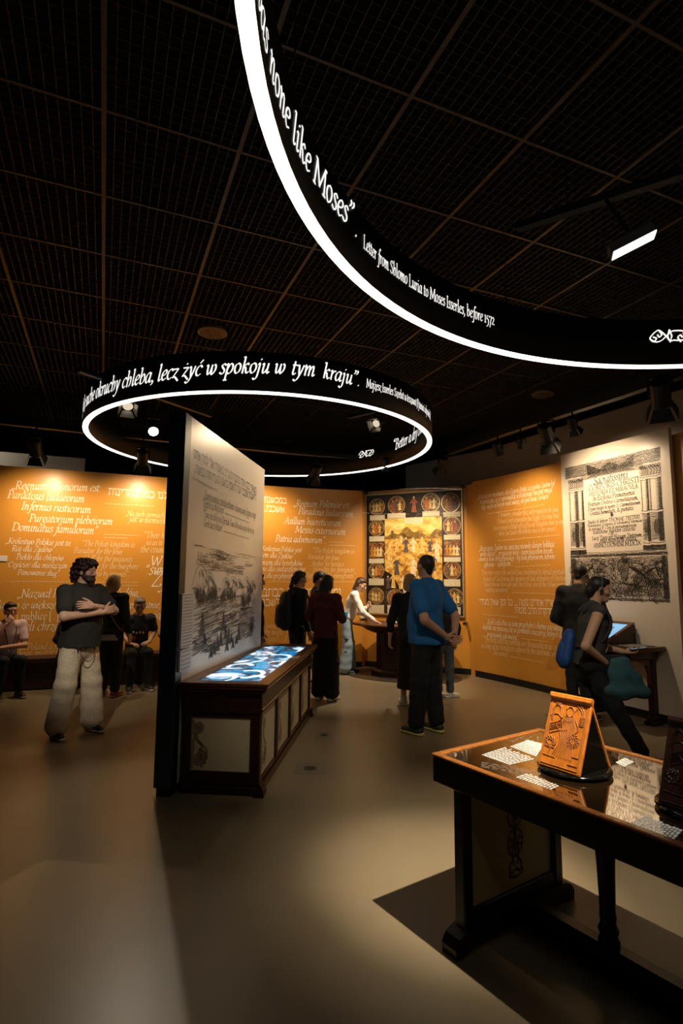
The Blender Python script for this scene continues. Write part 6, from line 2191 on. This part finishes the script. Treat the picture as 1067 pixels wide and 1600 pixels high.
    if beard:
        q = Field(.0065)
        q.cap(hq(-.052, .015, -.045), hq(-.026, .062, -.085), .030, .030, .02)
        q.cap(hq(.052, .015, -.045), hq(.026, .062, -.085), .030, .030, .02)
        q.cap(hq(0, .066, -.075), hq(0, .070, -.125), .036, .028, .02)
        q.cap(hq(-.02, .085, -.046), hq(.02, .085, -.046), .008, .008, .006)
        fast_mesh('beard', *q.mesh((), (.0035, 120)), mat('beard_hair', beard, .6, noise=.3, scale=80), t)
    info = dict(t=t, s=s, hq=hq, hc=hc, HM=HM, trunk=trunk, sh=sh, el=el, wr=wr, pz=pz, up=up, rt=rt, fw=fw_, kn=kn, an=an, top=top_o, hs=hs)
    if extra:
        extra(info)
    return info


def part(name, fld, m, parent, cut=(), noise=None):
    return fast_mesh(name, *fld.mesh(cut, noise), m, parent)


def world_of(I, p):
    """A local point of a person in the room."""
    r = I['t'].rotation_euler.z
    return np.array(I['t'].location) + rotz(r) @ np.array(p)


def backpack(I, col, size=1.0, label=None, cat_label='', z=.27):
    """A pack on the back: a thing of its own, hung from the shoulders."""
    T_ = I['trunk']
    s = I['s']
    t = thing('backpack', world_of(I, T_(0, -.2, z)), label, 'backpack')
    t.rotation_euler = I['t'].rotation_euler
    o = T_(0, -.2, z)
    m = mat('pack_%d_%d_%d' % tuple(int(v * 255) for v in col), col, .6, noise=.15, scale=30)
    f = Field(.011)
    f.cap(T_(0, -.205, z - .13 * size) - o, T_(0, -.20, z + .12 * size) - o, .135 * s * size, .115 * s * size, .03, I['rt'], .62)
    part('pack_body', f, m, t)
    f = Field(.010)
    f.cap(T_(0, -.275 * (.5 + .5 * size), z - .13 * size) - o, T_(0, -.275 * (.5 + .5 * size), z - .01) - o, .095 * s * size, .085 * s * size, .03, I['rt'], .5)
    part('front_pocket', f, m, t)
    sm = mat('pack_strap', (.02, .02, .025), .7)
    for sx in (-1, 1):
        pts = [T_(sx * .08, -.12, .44), T_(sx * .105, -.06, .525), T_(sx * .11, .05, .50), T_(sx * .115, .125, .40), T_(sx * .13, .10, .24), T_(sx * .14, -.02, .12), T_(sx * .10, -.14, .10)]
        P = _spline(np.array([q - o for q in pts])[:, :], 3)
        f = Field(.008)
        for a, b in zip(P, P[1:]):
            f.cap(a, b, .017, .017, .005)
        part('shoulder_strap', f, sm, t)
    return t


def _spline3(pts, n=4):
    return _spline(np.array(pts, float), n)


BLACK = (.010, .009, .009)
PALE = (.60, .38, .27)
# 1 ------- the bearded man with crossed arms


def ex_beard(I):
    t, T_, s = I['t'], I['trunk'], I['s']
    f = Field(.004)
    ch = [T_(.10, .135, -.06), T_(.09, .16, -.16), T_(.02, .165, -.22), T_(-.06, .15, -.18), T_(-.09, .13, -.07)]
    P = _spline3(ch, 4)
    for a, b in zip(P, P[1:]):
        f.cap(a, b, .0042, .0042, .002)
    part('pocket_chain', f, mat('brass_chain', (.25, .10, .05), .4, metal=.6), t)
    f = Field(.004)
    for k in range(5):
        a = k * 1.256
        c_ = T_(.135, .115, -.12)
        f.cap(c_, c_ + I['rt'] * .03 * math.cos(a) + I['up'] * .03 * math.sin(a), .004, .003, .002)
    part('red_charm', f, mat('red_charm', (.30, .05, .04), .5), t)
    f = Field(.006)
    for k in range(9):
        x = -.13 + .032 * k
        f.cap(T_(x, .135, -.02), T_(x + .006 * (k % 3 - 1), .15, -.07 - .02 * (k % 3)), .008, .005, .004)
    part('torn_hem_fringe', f, mat('torn_hem', (.012, .011, .011), .9), I['top'])
    f = Field(.005)
    f.ell(T_(-.075, .128, .36), (.020, .010, .030), .004)
    part('chest_print', f, mat('chest_print_red', (.16, .07, .06), .7), I['top'])


person('bearded man with curly dark hair, black t-shirt and cream trousers, standing with crossed arms', (-2.72, 5.93), -28, 1.77, skin=(.56, .34, .25), top=(.016, .015, .015), bottom=(.56, .48, .37), shoe=(.014, .014, .016), sole=(.40, .37, .34),
       hair=(.022, .008, .004), sleeve='short', girth=1.30, shoulder=1.12, hairstyle='curly', beard=(.030, .010, .006), leg_w=1.45, flare=1.35, belly=.35, hem=-.06, head=(.38, .06), res=.009,
       legs=[((.17, .05, .50), (.19, -.02, .085), (.30, 1)), ((-.13, .05, .50), (-.16, .06, .085), (.05, 1))],
       arms=[((.290, .13, 1.19), (-.05, .285, 1.225), dict(dir=(-1, .02, .25), palm=(0, -1, 0), curl=.35)), ((-.290, .14, 1.22), (.075, .27, 1.29), dict(dir=(1, -.10, .12), palm=(0, -1, -.2), curl=.4))], extra=ex_beard)


# 2 ------- blond woman with her back turned
def ex_bag(I):
    f = Field(.008)
    P = _spline3([I['trunk'](-.13, -.02, .53), I['trunk'](-.04, -.14, .42), I['trunk'](.10, -.14, .16), I['trunk'](.19, -.06, .0)], 4)
    for a, b in zip(P, P[1:]):
        f.cap(a, b, .010, .010, .004)
    part('bag_strap', f, mat('tan_strap', (.28, .13, .05), .6), I['t'])


person('woman with shoulder length blond hair seen from behind, black jacket over a white hem', (-3.12, 7.72), 82, 1.62, skin=PALE, top=(.011, .010, .010), bottom=(.010, .009, .009), shoe=(.20, .05, .03), sole=(.35, .12, .05), hair=(.45, .28, .12), hairstyle='bob', girth=1.06, leg_w=1.2, untuck=(.42, .40, .37), hem=-.03, extra=ex_bag)


# seated helper
def sit(knee_y=.42, foot_y=.46, spread=.11, z=.46):
    return dict(pelvis=(0, 0, z + .06), legs=[((spread, knee_y, z + .06), (spread + .02, foot_y, .085), (.15, 1)), ((-spread, knee_y, z + .06), (-spread - .02, foot_y - .04, .085), (-.15, 1))])


LAP = [((.24, .10, .78), (.13, .30, .64), dict(dir=(-.6, .8, .0), palm=(0, 0, -1), curl=.5)), ((-.24, .10, .78), (-.13, .32, .66), dict(dir=(.6, .8, .0), palm=(0, 0, -1), curl=.5))]


# 3 grey haired seated man
def ex_specs(I):
    f = Field(.0035)
    hq = I['hq']
    for sx in (-1, 1):
        for k in range(12):
            a, b = k * math.pi / 6, (k + 1) * math.pi / 6
            f.cap(hq(sx * .034 + .021 * math.cos(a), .096, .006 + .016 * math.sin(a)), hq(sx * .034 + .021 * math.cos(b), .096, .006 + .016 * math.sin(b)), .0022, .0022, .001)
        f.cap(hq(sx * .056, .093, .010), hq(sx * .080, .0, .010), .0022, .0022, .001)
    f.cap(hq(-.013, .097, .008), hq(.013, .097, .008), .0022, .0022, .001)
    part('spectacles', f, mat('black_spectacles', (.01, .01, .01), .3), I['t'])


def ex_greyman(I):
    ex_specs(I)
    f = Field(.005)
    for k in range(4):
        f.ell(I['trunk'](-.06 + .045 * k, .125, .30 + .01 * (k % 2)), (.016, .012, .020), .003)
    part('shirt_print_white', f, mat('print_white', (.55, .53, .50), .7), I['top'])
    f = Field(.005)
    f.ell(I['trunk'](.06, .122, .22), (.03, .012, .035), .003)
    part('shirt_print_red', f, mat('print_red', (.30, .03, .02), .7), I['top'])


person('grey haired man in a dark printed t-shirt seated on the bench, looking down', (-3.06, 8.52), -62, 1.76, skin=(.50, .28, .18), top=(.016, .017, .020), bottom=BLACK, shoe=(.03, .03, .03), sole=(.40, .38, .35), hair=(.13, .12, .11), sleeve='short', arms=LAP, lean=(.25, 0), head=(-.1, .35), extra=ex_greyman, **sit())
# 4 seated person in a pale shirt half hidden by the partition edge
person('seated person in a pale shirt and jeans half hidden behind the partition edge', (-2.50, 8.72), -75, 1.66, skin=PALE, top=(.34, .33, .33), bottom=(.035, .045, .065), shoe=(.62, .60, .57), hair=(.10, .03, .012), hairstyle='long', sleeve='rolled', arms=LAP, lean=(.15, 0), head=(0, .25), leg_w=1.1, **sit(.42, .60))
# 5 dark figure behind the bearded man
person('seated person dressed all in black, hidden behind the bearded man', (-3.86, 8.20), -50, 1.62, skin=PALE, top=(.010, .009, .010), bottom=(.010, .010, .011), hair=(.02, .012, .008), hairstyle='long', girth=1.35, arms=LAP, lean=(.30, 0), head=(0, .3), hood=True, **sit())


# 6 woman in pink at the left edge
def ex_pink(I):
    ex_specs(I)
    f = Field(.006)
    P = _spline3([I['trunk'](.07, .02, .53), I['trunk'](.05, .13, .38), I['trunk'](-.02, .165, .16), I['trunk'](-.08, .13, .38), I['trunk'](-.085, .02, .53)], 4)
    for a, b in zip(P, P[1:]):
        f.cap(a, b, .0065, .0065, .003)
    part('lanyard', f, mat('black_lanyard', (.012, .012, .014), .6), I['t'])


wp = person('woman in glasses and pink t-shirt seated on the bench with hand on her mouth', (-4.60, 7.80), -45, 1.66, skin=(.56, .30, .20), top=(.62, .44, .43), bottom=(.012, .014, .020), shoe=(.05, .03, .025), sole=(.35, .30, .25), hair=(.025, .012, .008), hairstyle='tied', sleeve='short',
            lean=(.20, 0), head=(.10, .05), arms=[((.26, .28, .76), (.075, .30, 1.02), dict(dir=(-.55, -.05, .85), palm=(0, -1, -.2), curl=1.0)), ((-.20, .22, .70), (.12, .34, .70), dict(dir=(1, .1, 0), palm=(0, 0, -1), curl=.5))], extra=ex_pink, **sit(.42, .38))
q = world_of(wp, wp['trunk'](-.16, .26, .10))
t = thing('phone_case', q, 'small dark device with lit blue buttons on the lap of the woman in pink', 'device')
t.rotation_euler = (0, 0, math.radians(-60))
MB().box((-.075, -.02, -.03), (.075, .02, .03), None, .006).build('case', m_gloss_black, t)
for k, x in enumerate((-.04, .03)):
    me = MB().box((x - .014 - .01 * k, -.0215, -.015), (x + .014 + .01 * k, -.020, .018))
    bb = bpy.data.meshes.new('lit_button')
    bb.from_pydata(me.v, [], me.f)
    bb.materials.append(mat('blue_button', (.05, .3, .5), .3, emit=1.6, ecol=(.12, .55, .9)))
    link(bpy.data.objects.new('lit_button', bb), t)

# 7 man peeking out beyond the partition
person('man with glasses partly hidden behind the far edge of the partition', (-1.16, 7.62), 4, 1.66, skin=(.50, .29, .19), top=(.016, .014, .014), bottom=(.05, .06, .08), hair=(.02, .012, .008), sleeve='short', extra=ex_specs, head=(0, .05))
# 8 woman with the backpack
I8 = person('dark haired person with a ponytail and black clothes carrying a backpack', (-.62, 8.12), 32, 1.70, skin=(.48, .26, .17), top=(.010, .010, .011), bottom=(.010, .010, .011), shoe=(.5, .48, .45), hair=(.022, .012, .008), hairstyle='tail', coat_len=.06, head=(0, .1), girth=1.05)
backpack(I8, (.024, .030, .036), 1.15, 'dark grey backpack worn by the person with the ponytail', z=.24)
# 9 man half hidden
person('dark haired man half hidden behind the woman in the maroon hoodie', (-.36, 8.60), 12, 1.70, skin=(.46, .25, .16), top=(.012, .011, .011), bottom=BLACK, hair=(.022, .013, .009), head=(-.1, .2))


# 10 maroon hoodie
def ex_stripe(I):
    for i in (0,):
        f = Field(.007)
        k_, a_ = I['kn'][i], I['an'][i]
        hp_ = I['pz'] + I['rt'] * .15 * I['s']
        f.cap(hp_ + np.array([0.01, 0, -.08]), k_ + np.array([.075, 0, 0]), .010, .010, .003)
        f.cap(k_ + np.array([.075, 0, 0]), a_ + np.array([.078, 0, .03]), .010, .010, .003)
        part('side_stripe', f, mat('cream_stripe', (.42, .32, .20), .7), I['t'])


I10 = person('woman with long black hair, maroon hoodie and black trousers with a pale side stripe', (-.20, 7.62), 62, 1.64, skin=(.5, .3, .2), top=(.095, .014, .013), bottom=(.010, .009, .010), shoe=(.62, .57, .50), sole=(.70, .64, .56), hair=(.010, .006, .005), hairstyle='long', girth=1.10, leg_w=1.45, flare=1.35, hood=True, head=(0, .25),
       arms=[((.27, -.01, 1.14), (.14, .24, 1.10), dict(dir=(-.7, .7, .1), palm=(-.5, -.5, .4), curl=.7)), ((-.27, -.01, 1.14), (-.12, .24, 1.10), dict(dir=(.7, .7, .1), palm=(.5, -.5, .4), curl=.7))], extra=ex_stripe)
# 11 white jumper
I11 = person('woman in a white jumper and torn light blue jeans leaning over the oval table', (.10, 9.72), -4, 1.66, skin=PALE, top=(.80, .77, .74), bottom=(.26, .34, .42), shoe=(.03, .03, .03), sole=(.1, .1, .1), hair=(.055, .018, .008), hairstyle='long', lean=(.34, 0), head=(-.15, .45), leg_w=1.4, flare=1.45, hem=.06, girth=.98,
             legs=[((.10, .03, .50), (.11, -.02, .085), (.1, 1)), ((-.10, .05, .50), (-.10, .06, .085), (-.05, 1))],
             arms=[((.26, .30, 1.10), (.20, .50, .95), dict(dir=(-.1, .9, -.3), palm=(0, -.2, -1), curl=.3)), ((-.26, .20, 1.08), (-.12, .36, 1.16), dict(dir=(.4, .7, .5), palm=(.6, -.5, .3), curl=.8))])
for (z, y) in [(.62, .5), (.40, .45), (.33, .5)]:
    f = Field(.005)
    kx = I11['kn'][0] * .5 + I11['an'][0] * .5
    f.ell(np.array([.10 * 1.0 + .085, .01, z * .95]), (.012, .035, .02), .004)
    part('torn_patch', f, mat('torn_patch_dark', (.03, .04, .06), .8), I11['t'])
q = world_of(I10, I10['wr'][0] + np.array([.0, .09, .06]))
t = thing('phone', q, 'phone with a bright cyan back held by the woman in the maroon hoodie', 'phone')
MB().box(q - np.array([.035, .006, .05]), q + np.array([.035, .006, .05]), None, .004).build('case', mat('cyan_phone', (.02, .45, .60), .4, emit=.25, ecol=(.02, .5, .7)), t)
# 12 blond woman in black dress
person('woman with straight blond hair and a long black dress in front of the painting', (.91, 7.38), 92, 1.66, skin=PALE, top=(.009, .008, .008), bottom=(.009, .008, .008), shoe=(.55, .50, .44), sole=(.6, .56, .5), hair=(.42, .26, .11), hairstyle='bob', sleeve='rolled', skirt=.22, girth=1.08, head=(.1, .1),
       arms=[((.27, -.02, 1.12), (.20, .20, .98)), ((-.27, -.02, 1.12), (-.28, .05, .88))])


# 13 man in the blue t-shirt
def ex_blue(I):
    f = Field(.005)
    f.ell(I['trunk'](-.155, -.01, -.005), (.006, .022, .016), .003)
    part('hem_tag', f, mat('white_tag', (.75, .72, .68), .6), I['top'])
    f = Field(.005)
    f.ell(I['trunk'](.05, .155, .31), (.03, .01, .035), .003)
    part('chest_patch', f, mat('red_patch', (.45, .03, .05), .6), I['top'])
    f = Field(.005)
    w = I['wr'][0] * .92 + I['el'][0] * .08
    d = unit(I['wr'][0] - I['el'][0])
    f.cap(w - d * .012, w + d * .012, .034, .034, .004)
    part('wristband', f, mat('black_band', (.012, .012, .012), .5), I['t'])


person('man in a bright blue t-shirt and black trousers with his hands clasped behind his back', (.92, 6.04), 140, 1.86, skin=(.45, .24, .15), top=(.007, .11, .32), bottom=(.006, .006, .007), shoe=(.025, .026, .024), sole=(.62, .56, .16), hair=(.018, .011, .008), hairstyle='cropped', sleeve='short', girth=1.24, shoulder=1.05, belly=.5, leg_w=1.28, flare=1.1, hem=-.06, head=(-.25, -.06), res=.009,
       legs=[((.11, .02, .50), (.12, -.03, .085), (.15, 1)), ((-.11, .03, .50), (-.12, .06, .085), (.05, 1))],
       arms=[((.30, -.16, 1.12), (.06, -.27, .92), dict(dir=(-.75, -.15, -.25), palm=(0, -1, .1), curl=.6)), ((-.30, -.16, 1.12), (-.05, -.26, .95), dict(dir=(.8, -.25, -.2), palm=(0, -1, .1), curl=.5))], extra=ex_blue)
# 14 hidden person in jeans
person('person in jeans and striped trainers hidden behind the man in blue', (1.42, 7.82), 100, 1.44, skin=PALE, top=(.012, .011, .011), bottom=(.075, .085, .105), shoe=(.62, .58, .50), sole=(.70, .66, .58), hair=(.03, .02, .01), leg_w=1.1, legs=[((.10, .02, .50), (.10, 0.0, .085), (.9, .2)), ((-.10, .02, .50), (-.10, 0.0, .085), (.8, .4))])
# 15 man at the console


def ex_headset(I):
    hq = I['hq']
    f = Field(.004)
    P = [hq(.088 * math.cos(a), -.01, .03 + .098 * math.sin(a)) for a in np.linspace(-.2, math.pi + .2, 14)]
    for a, b in zip(P, P[1:]):
        f.cap(a, b, .006, .006, .003)
    ho = part('headphone_band', f, mat('grey_headband', (.10, .10, .10), .4), I['t'])
    for sx in (-1, 1):
        f = Field(.005)
        f.ell(hq(sx * .086, -.008, -.008), (.010, .018, .022), .004, I['HM'])
        part('ear_cup', f, mat('dark_ear_cup', (.015, .03, .035), .4), ho)


person('man with cropped hair and black long sleeved top at the touch screen, seen from behind', (2.78, 6.62), 48, 1.80, skin=(.45, .24, .15), top=(.010, .009, .009), bottom=(.012, .012, .014), hair=(.018, .011, .008), hairstyle='cropped', girth=1.12, lean=(.10, 0), head=(.0, .40), extra=ex_headset,
       arms=[((.26, .12, 1.12), (.20, .40, .99), dict(dir=(-.1, .9, -.1), palm=(0, 0, -1), curl=.3)), ((-.25, -.02, 1.12), (-.20, .24, 1.0), dict(dir=(.3, .9, .0), palm=(.4, 0, -1), curl=.3))])


# 16 woman walking with jacket over her arm
def ex_walk(I):
    ex_headset(I)
    f = Field(.006)
    P = _spline3([I['trunk'](.07, .04, .52), I['trunk'](.03, .15, .38), I['trunk'](-.02, .16, .28)], 4)
    for a, b in zip(P, P[1:]):
        f.cap(a, b, .010, .010, .004)
    part('scarf', f, mat('dark_scarf', (.02, .02, .02), .8), I['t'])
    f = Field(.006)
    f.cap(I['trunk'](-.02, .155, .30), I['trunk'](-.03, .165, .13), .045, .050, .006, I['rt'], .2)
    part('white_badge', f, mat('white_badge', (.60, .50, .42), .6), I['t'])


I16 = person('woman with tied dark hair and headphones walking right, grey vest and hand on hip', (2.27, 5.25), -8, 1.64, skin=(.56, .33, .21), top=(.050, .045, .043), bottom=(.012, .012, .013), shoe=(.016, .016, .018), sole=(.03, .03, .03), hair=(.012, .007, .005), hairstyle='tied', sleeve='none', lean=(.20, 0), head=(0, .14), girth=1.06, leg_w=1.2, res=.009, coat_len=.05,
             legs=[((.10, .20, .52), (.10, .44, .085), (.05, 1, 0)), ((-.09, .04, .50), (-.09, -.16, .10), (.0, 1, -.25))],
             arms=[((.34, -.10, 1.10), (.17, .13, .93), dict(dir=(-.35, .9, -.25), palm=(-1, -.2, 0), curl=.7)), ((-.26, .14, 1.06), (-.16, .40, 1.00), dict(dir=(.2, 1, .05), palm=(.2, 0, 1), curl=.7))], extra=ex_walk)
backpack(I16, (.012, .070, .28), .80, 'bright blue small backpack on the walking woman', z=.06)
q = world_of(I16, I16['wr'][1] + np.array([.03, .12, .035]))
t = thing('phone', q, 'dark phone with lit edge in the hand of the walking woman', 'phone')
rz = I16['t'].rotation_euler.z
fx = (q, rotz(rz) @ np.array([1, 0, 0]), rotz(rz) @ unit((0, 1, .15)), rotz(rz) @ unit((0, -.15, 1)))
MB().box((-.038, -.075, -.005), (.038, .075, .004), fx, .003).build('case', m_gloss_black, t)
MB().box((-.034, -.070, .004), (.034, .070, .0055), fx).build('screen', mat('phone_screen', (.02, .03, .05), .2, emit=.15, ecol=(.3, .55, .75)), t)
# the jacket hanging over her forearm: dark fold above, teal cloth below
o = np.array(I16['t'].location)
jk = world_of(I16, (.06, .13, .80))
t = thing('jacket', jk, 'dark and teal jacket hanging over the arm of the walking woman', 'jacket')
t.rotation_euler = (0, 0, rz)
f = Field(.011)
f.cap((.08, -.16, .06), (.02, .14, .07), .075, .07, .03)
f.cap((.06, -.10, .04), (.04, -.02, -.14), .09, .11, .04, (0, 1, 0), .5)
part('jacket_fold', f, mat('jacket_black', (.010, .010, .012), .9), t, (), (.004, 35))
f = Field(.011)
f.cap((.10, .06, .04), (.09, .10, -.16), .07, .10, .04, (0, 1, 0), .45)
f.cap((.10, .14, .06), (.09, .27, -.16), .06, .07, .04, (0, 1, 0), .4)
f.cap((.09, .0, -.16), (.09, .30, -.17), .045, .04, .03)
part('jacket_lining', f, mat('jacket_teal', (.040, .12, .145), .85), t, (), (.005, 34))
